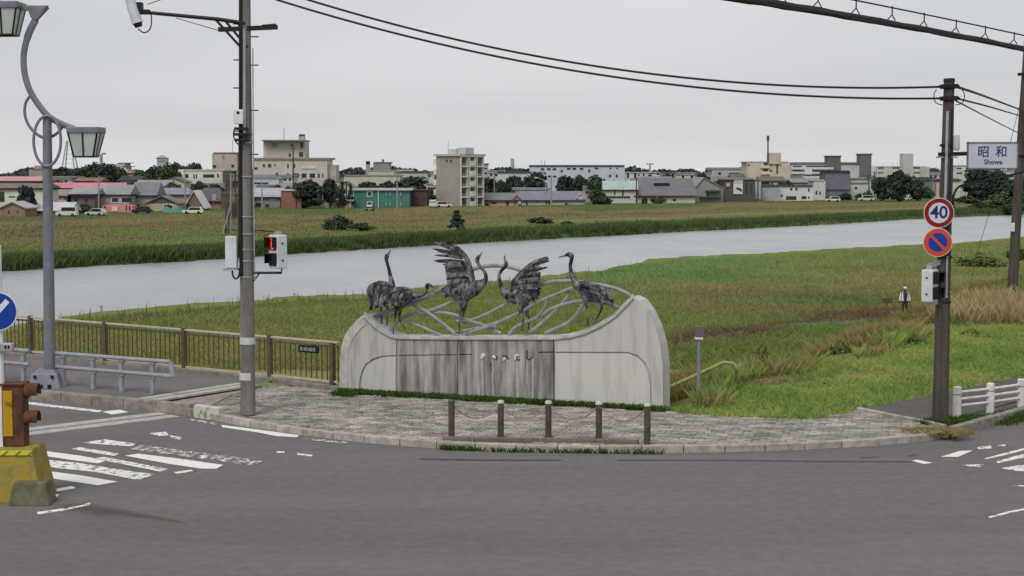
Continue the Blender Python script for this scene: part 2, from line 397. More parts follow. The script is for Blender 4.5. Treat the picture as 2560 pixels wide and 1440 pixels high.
# ---- road
m_road = M('asphalt', (.157, .144, .142), .92, var=.11, scale=.34, coord='Position', stretch=(.22, 1.1, 1), bump=.25, bscale=60, spec=.15, fine=.10)
kerb_px = [(470, 1037), (540, 1052), (620, 1068), (760, 1089), (900, 1106), (1060, 1119), (1160, 1126), (1300, 1131), (1480, 1133), (1640, 1133), (1800, 1131), (2000, 1125), (2200, 1114), (2320, 1103), (2390, 1092), (2440, 1078), (2500, 1060), (2560, 1043)]
kerb_pts = [G(x, y) for x, y in kerb_px]
kr = (kerb_pts[-1] - kerb_pts[-3]).normalized()
kend = kerb_pts[-1] + kr * 40; kl = K0 + KDIR * 70
road_poly = [kl, K0] + kerb_pts[1:] + [kend, Vector((90, kend.y, 0)), Vector((90, -60, 0)), Vector((-90, -60, 0)), Vector((-90, kl.y, 0))]
def sheet(name, pts, mat, parent=None, z=None):
    V = [Vector((p.x, p.y, p.z if z is None else z)) for p in pts]
    o = mesh_obj(name, V, [tuple(range(len(V)))], mat, parent)
    bm = bmesh.new(); bm.from_mesh(o.data); bmesh.ops.recalc_face_normals(bm, faces=bm.faces)
    for f in bm.faces:
        if f.normal.z < 0: f.normal_flip()
    bm.to_mesh(o.data); bm.free(); return o
road = tag(sheet('road', road_poly, m_road), 'worn grey asphalt junction', kind='structure')
# bridge deck under the road and footway beyond the joint
m_conc = M('deck_concrete', (.30, .29, .27), .9, var=.2, scale=1.5, bump=.3, fine=.15)
deck_top = [G(655, 962, -.02), J0 - Vector((0, 0, .02)), jl - Vector((0, 0, .02)), jl + BDIR * 60 - Vector((0, 0, .02)), F0 + BDIR * 66 - Vector((0, 0, .14)) + BDIR.cross(Vector((0, 0, 1))) * .0]
for p in deck_top: p.z = -.03
deck = MB().prism([p + Vector((0, 0, 0)) for p in deck_top], (0, 0, -1.1)).build('bridge_deck', m_conc)
tag(deck, 'concrete deck of the road bridge over the river', kind='structure')
for t in (22, 44):
    c = F0 + BDIR * t; c2 = jl + BDIR * t * .8; mid = (c + c2) / 2
    MB().box((mid.x, mid.y, -3.5), (11, 1.2, 4.8), (c2 - c)).build('pier', m_conc, deck)
# bridge footway
m_foot = M('footway_asphalt', (.165, .155, .150), .92, var=.12, scale=.7, coord='Position', bump=.25, bscale=70, spec=.12, fine=.16)
FZ = .20
S0, S1 = G(640, 962, FZ), G(372, 1004, FZ)              # footway joint
kb = Vector((KDIR.y, -KDIR.x, 0));  kb = kb if kb.y > 0 else -kb
foot = sheet('bridge_footway', [S1, S0, F0 + BDIR * 1.9, F0 + BDIR * 66, K0 + KDIR * 66 + kb * .22], m_foot, z=FZ)
tag(foot, 'asphalt footway across the bridge', kind='structure')
m_kerb = M('kerb_stone', (.25, .225, .195), .9, var=.28, scale=5, bump=.4, rnd=.12, fine=.2, col2=None)
m_kerb2 = M('kerb_concrete', (.38, .35, .31), .9, var=.25, scale=6, bump=.4, rnd=.12, fine=.18)
def resample(pts, step):
    out, acc = [pts[0].copy()], 0.0
    for a, b in zip(pts[:-1], pts[1:]):
        L = (b - a).length; t = step - acc
        while t <= L: out.append(a + (b - a) * (t / L)); t += step
        acc = (acc + L) % step
    return out
def kerb(name, label, pts, step, w, zt, mat, zb=-.06, side=None):
    """a run of kerb stones, each its own block; pts lie on the road edge"""
    root = thing(name, label, None, pts[0], kind='structure')
    R = resample(pts, step)
    for a, b in zip(R[:-1], R[1:]):
        t = (b - a).normalized(); nrm = Vector((-t.y, t.x, 0)); nrm = nrm if nrm.y > 0 else -nrm
        if side is not None: nrm = Vector(side)
        g = t * .008; h = zt + random.uniform(-.008, .008); j = nrm * random.uniform(-.008, .008)
        pol = [a + g + j, b - g + j, b - g + nrm * w + j, a + g + nrm * w + j]
        pol = [Vector((p.x, p.y, zb)) for p in pol]
        mb = MB().prism(pol, (0, 0, h - zb)); mb.build('kerb_stone', mat, root, bevel=.018)
    return root
kerb('bridge_kerb', 'high stone kerb blocks along the bridge footway', [K0 - KDIR * .05, K0 + KDIR * 22], .95, .20, FZ + .03, m_kerb)
kerb('corner_kerb', 'low kerb stones round the paved corner', kerb_pts[:15], .78, .17, .135, m_kerb2)
kerb('verge_kerb', 'concrete kerb along the grass verge by the white fence', kerb_pts[14:] + [kend], 1.0, .18, .19, m_kerb)
m_flake = M('flaking_white', (.55, .53, .47), .9, col2=(.20, .185, .15), lo=.58, hi=.64, scale=4.5, bump=.3)
kerb('kerb_end', 'kerb end stone with flaking white paint at the bridge joint', [G(484, 1043), G(568, 1055)], .80, .16, .27, m_flake)

# footway joint strips and road joint strips (steel and concrete)
m_joint = M('joint_concrete', (.43, .40, .36), .85, var=.22, scale=5, bump=.3, fine=.15)
m_steel = M('joint_steel', (.30, .29, .28), .5, metal=.7, var=.25, scale=6)
jroot = thing('expansion_joint', 'pale concrete strips of the bridge expansion joint across the road', None, J0, kind='structure')
def strip(a, b, w, z, name, mat, parent, off):
    t = (b - a).normalized(); nn = Vector((-t.y, t.x, 0)); nn = nn if nn.y > 0 else -nn
    mb = MB(); q = [a + nn * off, b + nn * off, b + nn * (off + w), a + nn * (off + w)]
    return mb.prism([Vector((p.x, p.y, z - .04)) for p in q], (0, 0, .04)).build(name, mat, parent)
strip(J0, jl, .34, .008, 'joint_strip', m_joint, jroot, 0)
strip(J0, jl, .34, .008, 'joint_strip', m_joint, jroot, .52)
strip(J0, jl, .17, .004, 'joint_gap', m_steel, jroot, .345)
strip(S1, S0, .28, FZ + .012, 'joint_strip', m_joint, jroot, -.05)
strip(S1, S0, .24, FZ + .012, 'joint_strip', m_joint, jroot, .32)
strip(S1, S0, .08, FZ + .006, 'joint_gap', m_steel, jroot, .235)
# ---- paved corner: base sheet and single pavers
SZ = .115
front = [p + Vector((0, .165, 0)) for p in kerb_pts[:15]]
swb = [(652, 966), (700, 974), (770, 981), (845, 984)]
swb2 = [(1670, 1027), (1760, 1036), (1840, 1042), (2010, 1047), (2080, 1037), (2148, 1024), (2330, 1062), (2400, 1082)]
back = [F0 + BDIR * 1.85, F0 + BDIR * .9, F0 - BDIR * .1] + [WA + WN * .35, WB + WN * .35] + [G(x, y, SZ) for x, y in swb2]
sw_poly = [Vector((p.x, p.y, SZ)) for p in front] + back[::-1] + [G(560, 980, SZ), G(480, 1000, SZ)]
m_bed = M('paver_bed', (.17, .15, .125), .95, var=.2, scale=8, coord='Position')
pav = tag(sheet('pavement', sw_poly, m_bed, z=SZ - .03), 'paved corner footway of small uneven blocks', kind='structure')
m_pav = M('paver', (.285, .262, .236), .9, var=.38, scale=1.6, coord='Position', stretch=(.7, 1.6, 1), bump=.4, rnd=.30, fine=.2)
m_pavs = M('paver_far', (.37, .315, .275), .9, var=.38, scale=1.6, stretch=(.7, 1.6, 1), coord='Position', bump=.4, attr='Col', fine=.2)
swp2 = [(p.x, p.y) for p in sw_poly]
pa = math.radians(-14); pu, pv = Vector((math.cos(pa), math.sin(pa), 0)), Vector((-math.sin(pa), math.cos(pa), 0))
c0 = WA; pl, pw = .25, .125; cells = []
for r in range(-58, 58):
    for k in range(-30, 90):
        c = c0 + pu * ((k + .5 * (r % 2)) * pl) + pv * (r * pw); cells.append((c, r, k))
cx_ = np.array([c[0].x for c in cells]); cy_ = np.array([c[0].y for c in cells])
ok = inside(cx_, cy_, swp2) & (seg_dist(cx_, cy_, swp2, True) > .09)
cells = [c[0] for c, q in zip(cells, ok) if q]
cells.sort(key=lambda c: c.y)
def paver_verts(l, w, h):
    e = .012
    return [(-l / 2, -w / 2, -h), (l / 2, -w / 2, -h), (l / 2, w / 2, -h), (-l / 2, w / 2, -h), (-l / 2, -w / 2, -e), (l / 2, -w / 2, -e), (l / 2, w / 2, -e), (-l / 2, w / 2, -e),
            (-l / 2 + e, -w / 2 + e, 0), (l / 2 - e, -w / 2 + e, 0), (l / 2 - e, w / 2 - e, 0), (-l / 2 + e, w / 2 - e, 0)]
PF = [(0, 1, 5, 4), (1, 2, 6, 5), (2, 3, 7, 6), (3, 0, 4, 7), (4, 5, 9, 8), (5, 6, 10, 9), (6, 7, 11, 10), (7, 4, 8, 11), (8, 9, 10, 11)]
pme = bpy.data.meshes.new('paver'); pme.from_pydata(paver_verts(pl - .014, pw - .012, .06), [], PF); pme.materials.append(m_pav)
inv_p = _root[pav].inverted()
far_v, far_f, far_c = [], [], []
for i, c in enumerate(cells):
    dz = random.uniform(-.012, .012); rx, ry = random.uniform(-.035, .035), random.uniform(-.03, .03)
    Mx = Matrix.Translation(Vector((c.x, c.y, SZ + dz))) @ Matrix.Rotation(pa + random.uniform(-.02, .02), 4, 'Z') @ Matrix.Rotation(rx, 4, 'X') @ Matrix.Rotation(ry, 4, 'Y')
    if i < 300:
        o = bpy.data.objects.new('paver', pme); put(o, pav); o.matrix_local = inv_p @ Mx
    else:
        k = len(far_v); far_v += [Mx @ Vector(v) for v in pme.vertices and [w.co for w in pme.vertices]]; far_f += [tuple(j + k for j in f) for f in PF]
        q = random.uniform(.70, 1.30); far_c += [(.280 * q, .258 * q * random.uniform(.97, 1.02), .233 * q)] * 12
if far_v:
    o = mesh_obj('paver_rows', far_v, far_f, m_pavs, pav); o['kind'] = 'stuff'; set_cols(o, np.array(far_c))
MB().prism([Vector((p.x, p.y, -.05)) for p in (G(372, 1006, .2), G(645, 966, .15), G(575, 990, .12), G(520, 1022, .1), G(478, 1040), G(440, 1030, .05))], (0, 0, .19)).build('joint_apron', m_kerb, pav)
# ---- asphalt lane beside the lawn, and the lane on the bank
m_lane = M('lane_asphalt', (.125, .112, .108), .92, var=.14, scale=.8, coord='Position', bump=.25, bscale=70, spec=.12, fine=.16)
bl = back_line
lane_pts = [G(2146, 1024, .07), G(2330, 986, .07), G(2560, 941, .07), G(2560, 941, .07) + (bl[-1] - bl[-2]).normalized() * 30,
            kend + Vector((-.6, .9, .07)), G(2545, 1030, .07), G(2440, 1062, .07), G(2400, 1076, .07), G(2330, 1061, .07)]
kerb('path_edging', 'pale stone edging between the pavers and the footpath', [G(2140, 1024, .1), G(2330, 1060, .1), G(2405, 1082, .1)], .9, .10, .15, m_kerb2)
tag(sheet('footpath', lane_pts, m_lane, z=.07), 'dark asphalt footpath behind the white fence', kind='structure')
m_track = M('track', (.128, .116, .088), .95, var=.2, scale=.9, coord='Position', bump=.3, fine=.2)
def draped(name, px, width, mat, label, lift=.05, zz=Z_FLAT):
    pts = [G(x, y, zz) for x, y in px]; pts = resample(pts, 1.2); V = []; Fs = []
    for i, p in enumerate(pts):
        t = (pts[min(i + 1, len(pts) - 1)] - pts[max(i - 1, 0)]).normalized(); nn = Vector((-t.y, t.x, 0))
        for s in (-.5, -.17, .17, .5):
            q = p + nn * width * s; V.append(Vector((q.x, q.y, float(land([q.x], [q.y])[0]) + lift)))
    for i in range(len(pts) - 1):
        for k in range(3): Fs.append((i * 4 + k, i * 4 + k + 1, i * 4 + 5 + k, i * 4 + 4 + k))
    o = mesh_obj(name, V, Fs, mat, None, True); return tag(o, label, kind='structure')
draped('path', [(1690, 868), (1800, 845), (1900, 826), (1980, 815), (2100, 812), (2220, 800)], 1.5, m_track, 'grey track across the flood plain behind the dirt bank', .02)
draped('lane', [(2380, 765), (2470, 752), (2540, 748), (2640, 742)], 3.0, m_track, 'grey lane on the bank top by the bare pole', .06, 0.0)
# ---- painted road markings, worn
def paint_mat(name, wear, scale=7):
    m = bpy.data.materials.new(name); m.use_nodes = True; n, l = m.node_tree.nodes, m.node_tree.links
    b = n['Principled BSDF']; b.inputs['Roughness'].default_value = .8; b.inputs['Specular IOR Level'].default_value = .2
    g = n.new('ShaderNodeNewGeometry'); nz = n.new('ShaderNodeTexNoise'); nz.inputs['Scale'].default_value = scale; nz.inputs['Detail'].default_value = 7; nz.inputs['Roughness'].default_value = .7
    l.new(g.outputs['Position'], nz.inputs['Vector']); r = n.new('ShaderNodeValToRGB'); e = r.color_ramp.elements
    e[0].position = wear - .035; e[0].color = (.15, .14, .138, 1); e[1].position = wear + .035; e[1].color = (.78, .77, .74, 1)
    l.new(nz.outputs[0], r.inputs[0]); l.new(r.outputs[0], b.inputs['Base Color']); return m
pt_good, pt_worn, pt_thin = paint_mat('road_paint', .36), paint_mat('road_paint_worn', .45), paint_mat('road_paint_faded', .54)
cross = thing('crosswalk', 'worn white zebra stripes on the bridge side of the junction', None, G(300, 1160), kind='structure')
cross2 = thing('crosswalk', 'worn white crossing marks by the verge kerb', None, G(2450, 1140), kind='structure')
lines = thing('edge_line', 'worn white edge line beside the corner kerb', None, G(640, 1075), kind='structure')
def mark(px, mat, parent, z=.004, name='stripe'): return sheet(name, [G(x, y, z) for x, y in px], mat, parent, z)
for px, mt in (([(312, 1139), (345, 1134), (452, 1147), (558, 1162), (540, 1172), (500, 1171), (420, 1159)], pt_good),
               ([(60, 1125), (100, 1126), (200, 1139), (268, 1151), (245, 1158), (180, 1150), (100, 1138), (60, 1133)], pt_good),
               ([(60, 1145), (105, 1148), (195, 1157), (290, 1172), (388, 1186), (345, 1200), (240, 1180), (105, 1166), (60, 1160)], pt_worn),
               ([(70, 1174), (108, 1176), (200, 1188), (294, 1204), (245, 1213), (110, 1193), (70, 1188)], pt_good),
               ([(178, 1122), (200, 1118), (298, 1134), (285, 1140)], pt_worn),
               ([(236, 1146), (260, 1142), (420, 1172), (400, 1179)], pt_worn),
               ([(204, 1107), (262, 1098), (340, 1109), (330, 1116)], pt_worn),
               ([(325, 1122), (355, 1112), (455, 1126), (560, 1138), (660, 1153), (625, 1164), (520, 1148), (420, 1135)], pt_thin),
               ([(435, 1180), (478, 1174), (484, 1179), (440, 1184)], pt_worn),
               ([(128, 1224), (180, 1215), (190, 1220), (130, 1231)], pt_good), ([(130, 1235), (150, 1236), (140, 1243)], pt_good),
               ([(92, 1280), (135, 1274), (200, 1264), (226, 1256), (224, 1262), (160, 1276), (95, 1286)], pt_worn),
               ([(374, 1083), (415, 1079), (422, 1088), (395, 1090)], pt_worn), ([(424, 1088), (455, 1093), (450, 1099), (428, 1095)], pt_worn),
               ([(255, 1029), (300, 1024), (322, 1030), (280, 1036)], pt_good), ([(60, 1003), (150, 1014), (255, 1026), (250, 1031), (150, 1020), (60, 1009)], pt_worn)):
    mark(px, mt, cross)
for px, mt in (([(2352, 1142), (2400, 1127), (2432, 1126), (2395, 1142)], pt_good), ([(2279, 1152), (2292, 1149), (2332, 1157), (2310, 1160)], pt_good),
               ([(2438, 1118), (2476, 1114), (2480, 1121), (2446, 1123)], pt_worn), ([(2488, 1113), (2515, 1111), (2512, 1116)], pt_worn),
               ([(2460, 1146), (2520, 1130), (2580, 1115), (2580, 1120), (2520, 1136), (2465, 1148)], pt_worn),
               ([(2490, 1154), (2530, 1142), (2580, 1130), (2580, 1140), (2530, 1150), (2496, 1158)], pt_worn),
               ([(2502, 1170), (2540, 1164), (2590, 1160), (2600, 1180), (2540, 1177)], pt_worn),
               ([(2405, 1162), (2460, 1160), (2450, 1167), (2425, 1166)], pt_worn), ([(2530, 1214), (2580, 1211), (2580, 1218)], pt_worn),
               ([(2470, 1292), (2530, 1276), (2590, 1266), (2590, 1270), (2530, 1281), (2475, 1295)], pt_worn)):
    mark(px, mt, cross2)
for px, mt in (([(553, 1062), (640, 1073), (748, 1088), (742, 1093), (690, 1090), (640, 1080), (556, 1068)], pt_good), ([(475, 1046), (550, 1058), (548, 1063), (478, 1052)], pt_thin),
               ([(765, 1093), (860, 1103), (870, 1107), (850, 1109), (765, 1098)], pt_thin), ([(690, 1127), (712, 1129), (710, 1133), (692, 1132)], pt_worn), ([(742, 1132), (782, 1137), (778, 1141), (744, 1137)], pt_worn)):
    mark(px, mt, lines, name='paint_line')
# ---- tar seams and a damp stain on the road
m_tar = M('tar_seam', (.055, .052, .055), .7, var=.3, scale=6, coord='Position')
for nm, px, mt in (('tar_seam', [(1045, 1146), (1180, 1148), (1400, 1149), (1410, 1152), (1180, 1152), (1050, 1149)], m_tar), ('tar_seam', [(1540, 1149), (1800, 1149), (2050, 1152), (2300, 1153), (2300, 1156), (2050, 1155), (1800, 1152), (1545, 1152)], m_tar),
                   ('tar_seam', [(2270, 1140), (2290, 1134), (2293, 1136), (2274, 1142)], m_tar),
                   ('tar_seam', [(2150, 1143), (2200, 1141), (2202, 1143), (2152, 1146)], m_tar)):
    mark(px, mt, road, .002, nm)

# soft damp stain trailing from the yellow block: dark along its spine, fading to the road's own colour
sp_px = [(100, 1268, 8), (170, 1268, 14), (235, 1276, 20), (300, 1282, 15), (380, 1293, 9), (440, 1303, 6), (490, 1313, 3)]
V, C_s, Fs = [], [], []
rc, dc = (.157, .144, .142), (.078, .064, .056)
for x, y, w in sp_px:
    for k, q in enumerate((-1, -.5, 0, .5, 1)):
        V.append(G(x, y + q * w, .002)); f = (1 - abs(q)) ** .7; C_s.append(tuple(a * (1 - f) + b * f for a, b in zip(rc, dc)))
C_s[:5] = [rc] * 5; C_s[-5:] = [rc] * 5
for i in range(len(sp_px) - 1):
    for k in range(4): Fs.append((i * 5 + k, i * 5 + 5 + k, i * 5 + 6 + k, i * 5 + 1 + k))
o = mesh_obj('oil_stain', V, [f[::-1] for f in Fs], M('road_stain', (1, 1, 1), .9, var=.12, scale=1.4, coord='Position', attr='Col', fine=.1), road, True); set_cols(o, np.array(C_s))
# ================================================================ the crane monument
def W(px, py, off=0.0):                                  # photo pixel -> point on the wall's plane, off metres behind its face
    d = ray(px, py); o = Vector((0, 0, CAM_H)); p0 = WA - WN * off
    return o + d * ((p0 - o).dot(WN) / d.dot(WN))
def pxm(p): return (p - Vector((0, 0, CAM_H))).length / F_PX      # metres per photo pixel there
def streak(name, c1, c2, lo, hi):
    return M(name, c1, .92, col2=c2, scale=2.1, stretch=(2.6, 1, .30), lo=lo, hi=hi, bump=.2, fine=.06, detail=8)
m_cl = streak('wall_concrete_pale', (.29, .28, .255), (.53, .52, .49), .30, .52)
m_cd = streak('wall_concrete_stained', (.150, .140, .127), (.46, .445, .42), .38, .66)
m_cr = streak('wall_concrete_clean', (.36, .35, .325), (.53, .52, .495), .25, .52)
m_ci = streak('wall_concrete_light', (.42, .41, .38), (.57, .56, .53), .25, .52)
m_cop = M('coping_stone', (.44, .43, .42), .85, var=.22, scale=4, bump=.2, fine=.12)
mon = thing('bridge_monument', 'curved concrete monument wall with scooped top and stained inscription panel', 'monument', (WA + WB) / 2, math.atan2(WX.y, WX.x))
wall_L = [(849, 1), (849, 905), (852, 870), (860, 841), (874, 819), (891, 801), (905, 789), (913, 797), (930, 815), (950, 831), (970, 842), (990, 848)]
wall_R = [(1385, 849), (1420, 846), (1460, 836), (1500, 818), (1540, 791), (1568, 763), (1584, 744), (1600, 752), (1620, 779), (1638, 818), (1650, 860), (1657, 915), (1658, 1)]
TH, PR = .50, .045                                       # body thickness, face slabs' thickness
def base(px, z=.07):                                     # point of the wall's foot under this column
    d = ray(px, 980); o = Vector((0, 0, CAM_H)); t = (WA - o).dot(WN) / d.dot(WN); p = o + d * t
    return Vector((p.x, p.y, z))
def wp(x, y, off): return (base(x) - WN * off) if y == 1 else W(x, y) - WN * off
def slab(name, pts, mat, off0, th, bevel=.012):
    return MB().prism([wp(x, y, off0) for x, y in pts], -WN * th).build(name, mat, mon, bevel=bevel)
slab('wall_core', wall_L + [(1145, 849), (1385, 849)][:1] + [(1145, 1)], m_cl, PR, TH, 0)
slab('wall_core', [(1146, 1), (1146, 849), (1384, 849), (1384, 1)], m_cd, PR, TH, 0)
slab('wall_core', [(1385, 1)] + wall_R, m_cr, PR, TH, 0)
arc_l = [(990, 888), (955, 890), (932, 897), (914, 910), (904, 928), (899, 950), (897, 1)]
slab('concrete_panel', wall_L + arc_l, m_cl, 0, PR - .002)
slab('concrete_panel', [(902, 1), (903, 952), (908, 931), (917, 914), (934, 901), (956, 893.5), (989, 891.5), (989, 1)], m_ci, 0, PR - .002)
slab('concrete_panel', [(991, 848), (1143, 849), (1143, 885.5), (991, 888)], m_cd, 0, PR - .002)
slab('concrete_panel', [(991, 891.5), (1143, 889), (1143, 1), (991, 1)], m_cd, 0, PR - .002)
slab('concrete_panel', [(1147, 849), (1383, 849), (1383, 879), (1346, 880), (1346, 883), (1383, 882.5), (1383, 1), (1147, 1), (1147, 889), (1180, 888), (1180, 885), (1147, 885.5)], m_cd, 0, PR - .002)
slab('concrete_panel', wall_R + [(1631, 1), (1630, 965), (1626, 935), (1614, 908), (1596, 890), (1570, 880.5), (1387, 880)][0:], m_cr, 0, PR - .002)
slab('concrete_panel', [(1387, 883.5), (1569, 884), (1592, 893), (1609, 910), (1621, 937), (1625, 965), (1626, 1), (1387, 1)], m_ci, 0, PR - .002)
# coping along the scooped rim, and its capping platform behind
def sweep(name, pts, w, h, off, mat, parent, lift=0.0):
    """a flat strip of depth w (into the wall) and height h along a rim traced in photo pixels"""
    P = [W(x, y, off) + Vector((0, 0, lift)) for x, y in pts]; V = []; n = len(P)
    for i, p in enumerate(P):
        t = (P[min(i + 1, n - 1)] - P[max(i - 1, 0)]).normalized(); up = WN.cross(t).normalized(); up = up if up.z > 0 else -up
        V += [p, p - WN * w, p - WN * w + up * h, p + up * h]
    Fs = [(4 * i + k, 4 * i + (k + 1) % 4, 4 * i + 4 + (k + 1) % 4, 4 * i + 4 + k) for i in range(n - 1) for k in range(4)] + [(0, 1, 2, 3), (4 * n - 4, 4 * n - 1, 4 * n - 2, 4 * n - 3)]
    return MB().add(V, Fs).build(name, mat, parent, bevel=.01)
rim_l = [(907, 791), (915, 800), (930, 815), (950, 831), (970, 842), (990, 848), (1145, 849.5)]
rim_r = [(1385, 849.5), (1420, 846.5), (1460, 836.5), (1500, 818.5), (1540, 791.5), (1568, 763.5), (1583, 746)]
for q in (rim_l, [(1146, 849.5), (1384, 849.5)], rim_r):
    sweep('coping', q, TH + .12, .06, -.04, m_cop, mon)
    sweep('coping_lip', q, .10, .045, .34, m_cop, mon, .063)
# pale band: light caught by the rounded edge, put into its colour
m_edge_lit = M('lit_edge_concrete', (.50, .49, .45), .9, var=.2, scale=5, bump=.2, fine=.12)
sweep('lit_edge_band', [(850, 974), (850, 905), (853, 871), (861, 843), (875, 821), (892, 803), (904, 793)], .02, -.20, -.018, m_edge_lit, mon)
# plinth course
MB().bar(base(849, .06) + WN * .03 + WX * -.05, base(1657, .06) + WN * .03 + WX * .08, .12, .16).build('plinth', m_cr, mon, bevel=.01)
# relief signs of the inscription and the lime that ran from them
m_lime = M('lime_streak', (.43, .42, .40), .9, var=.12, scale=6, col2=None, fine=.1)
m_let = M('relief_white', (.62, .61, .58), .8, var=.1, scale=8)
m_letd = M('relief_dark', (.045, .042, .04), .7, var=.2, scale=8)
def blob(pts, r, mat, nm='relief_sign'):
    P = [W(x, y, -.012) for x, y in pts]
    return MB().tube(P, [q * pxm(P[0]) for q in r], 8, flat=.45, ref=WN).build(nm, mat, mon, smooth=True)
blob([(1203, 897), (1207, 890), (1212, 885)], [2.5, 6.5, 3.5], m_let)
blob([(1231, 893), (1236, 892), (1239, 896)], [3, 4.5, 2.5], m_let); blob([(1238, 889), (1243, 893), (1240, 900)], [1.5, 2, 1], m_letd); blob([(1228, 908), (1225, 914)], [2, 1.2], m_letd)
blob([(1258, 902), (1261, 897), (1264, 894)], [2.5, 4.5, 2.5], m_let); blob([(1256, 889), (1265, 891), (1274, 898)], [1.2, 1.8, 1], m_letd)
blob([(1287, 900), (1288, 891), (1293, 887), (1298, 889)], [2.5, 3.2, 3, 2], m_let); blob([(1291, 896), (1295, 901), (1299, 897)], [1, 1.6, 1], m_letd)
blob([(1317, 876), (1317, 888), (1318, 897), (1324, 899), (1330, 892)], [1.8, 1.5, 1.7, 1.6, 1], m_letd)
for x, y0, y1, w in ((1206, 905, 992, 5), (1232, 899, 990, 4), (1269, 899, 985, 6), (1277, 872, 980, 3), (1294, 900, 999, 7), (1317, 898, 960, 3), (1332, 897, 995, 5)):
    L, R_ = [], []
    for k in range(9):
        yy = y0 + (y1 - y0) * k / 8; c = x + random.uniform(-1.2, 1.2); ww = w * random.uniform(.55, 1.1) / 2
        L.append(W(c - ww, yy, -.0025)); R_.append(W(c + ww, yy, -.0025))
    mesh_obj('lime_streak', L + R_, [(k, k + 1, k + 10, k + 9) for k in range(8)], m_lime, mon)
# ---- steel lattice of curved reeds above the wall
m_lat = M('lattice_steel', (.30, .30, .305), .6, metal=.2, var=.22, scale=5, bump=.15, fine=.1)
lat = thing('reed_lattice', 'pale steel lattice of interwoven curving bands set on the monument wall', 'sculpture', W(1200, 845, .28))
LAT = [([(912, 792), (960, 781), (1034, 757), (1100, 724), (1140, 697), (1171, 678), (1205, 667), (1240, 664), (1280, 669), (1312, 681), (1335, 697), (1345, 720)], 5.5),
       ([(1330, 722), (1352, 711), (1385, 704), (1430, 703), (1480, 709), (1530, 719), (1566, 733), (1584, 748)], 5.5),
       ([(1140, 803), (1180, 799), (1229, 779), (1275, 753), (1310, 730)], 4.5), ([(1160, 836), (1233, 812), (1269, 795), (1302, 780), (1340, 757), (1385, 738), (1432, 719)], 5),
       ([(1272, 838), (1286, 820), (1322, 803), (1349, 791), (1373, 775), (1410, 761), (1454, 752), (1500, 755), (1546, 768)], 5),
       ([(1424, 722), (1414, 748), (1400, 764)], 4), ([(1367, 749), (1360, 770), (1343, 791)], 4), ([(1312, 838), (1351, 810), (1381, 783), (1394, 768)], 4.5),
       ([(1362, 833), (1414, 810), (1440, 787), (1458, 758)], 5), ([(1020, 756), (1065, 779), (1100, 804), (1142, 838)], 5), ([(972, 832), (990, 806), (1027, 787), (1069, 779), (1127, 756), (1160, 736)], 5.5),
       ([(1077, 781), (1127, 785), (1173, 802), (1215, 816), (1252, 834)], 5), ([(1010, 799), (1065, 822), (1105, 840)], 4), ([(918, 800), (952, 791), (1000, 786)], 4), ([(1142, 831), (1194, 820), (1257, 802)], 4.5),
       ([(1180, 832), (1205, 818), (1240, 816)], 4)]
def smooth_path(P, n=5):
    """Catmull-Rom through the points"""
    P = [Vector(p) for p in P]; out = []
    for i in range(len(P) - 1):
        a, b, c, d = P[max(i - 1, 0)], P[i], P[i + 1], P[min(i + 2, len(P) - 1)]
        for k in range(n):
            t = k / n
            out.append(.5 * ((2 * b) + (c - a) * t + (2 * a - 5 * b + 4 * c - d) * t * t + (3 * b - a - 3 * c + d) * t ** 3))
    return out + [P[-1]]
for i, (pts, r) in enumerate(LAT):
    P = smooth_path([W(x, y, .29 + .03 * (i % 3)) for x, y in pts], 4)
    MB().tube(P, .88 * r * pxm(P[0]), 8, flat=.5, ref=WN).build('curved_band', m_lat, lat, smooth=True)
# ---- bronze cranes
m_bronze = M('weathered_bronze', (.020, .020, .022), .55, metal=.3, col2=(.30, .30, .315), lo=.41, hi=.66, scale=9, stretch=(1, 1, .6), bump=.9, spec=.4, detail=7)
m_bronzed = M('dark_bronze', (.014, .014, .016), .5, metal=.3, col2=(.16, .16, .17), lo=.45, hi=.8, scale=11, bump=.6, spec=.4)
def remeshed(mb, name, mat, parent, voxel=.011, relax=3):
    tmp = mb.build('tmp', None); mod = tmp.modifiers.new('r', 'REMESH'); mod.mode = 'VOXEL'; mod.voxel_size = voxel
    sm = tmp.modifiers.new('s', 'SMOOTH'); sm.iterations = relax; sm.factor = .5
    dg = bpy.context.evaluated_depsgraph_get(); me = bpy.data.meshes.new_from_object(tmp.evaluated_get(dg))
    loc = tmp.location.copy(); V = [v.co + loc for v in me.vertices]; Fs = [tuple(p.vertices) for p in me.polygons]
    bpy.data.objects.remove(tmp); return mesh_obj(name, V, Fs, mat, parent, True)
def crane(label, foot, limbs, off=.28):
    """limbs: (points (px, py, radius px), depth ratio, sideways metres)"""
    root = thing('crane_statue', label, 'statue', W(foot[0], foot[1], off), 0, 'bronze cranes on the monument')
    mb = MB()
    for pts, flat, side in limbs:
        P = smooth_path([W(x, y, off + side) for x, y, r in pts], 4); s = pxm(P[0])
        rr = [r * s for _, _, r in pts]; R = []
        for i in range(len(rr) - 1): R += [rr[i] + (rr[i + 1] - rr[i]) * k / 4 for k in range(4)]
        mb.tube(P, R + [rr[-1]], 12, flat=flat, ref=WN)
    remeshed(mb, 'body', m_bronze, root)
    return root
def lerp_list(L, t):
    t *= len(L) - 1; i = min(int(t), len(L) - 2); f = t - i; a, b = L[i], L[i + 1]
    return (a[0] + (b[0] - a[0]) * f, a[1] + (b[1] - a[1]) * f)
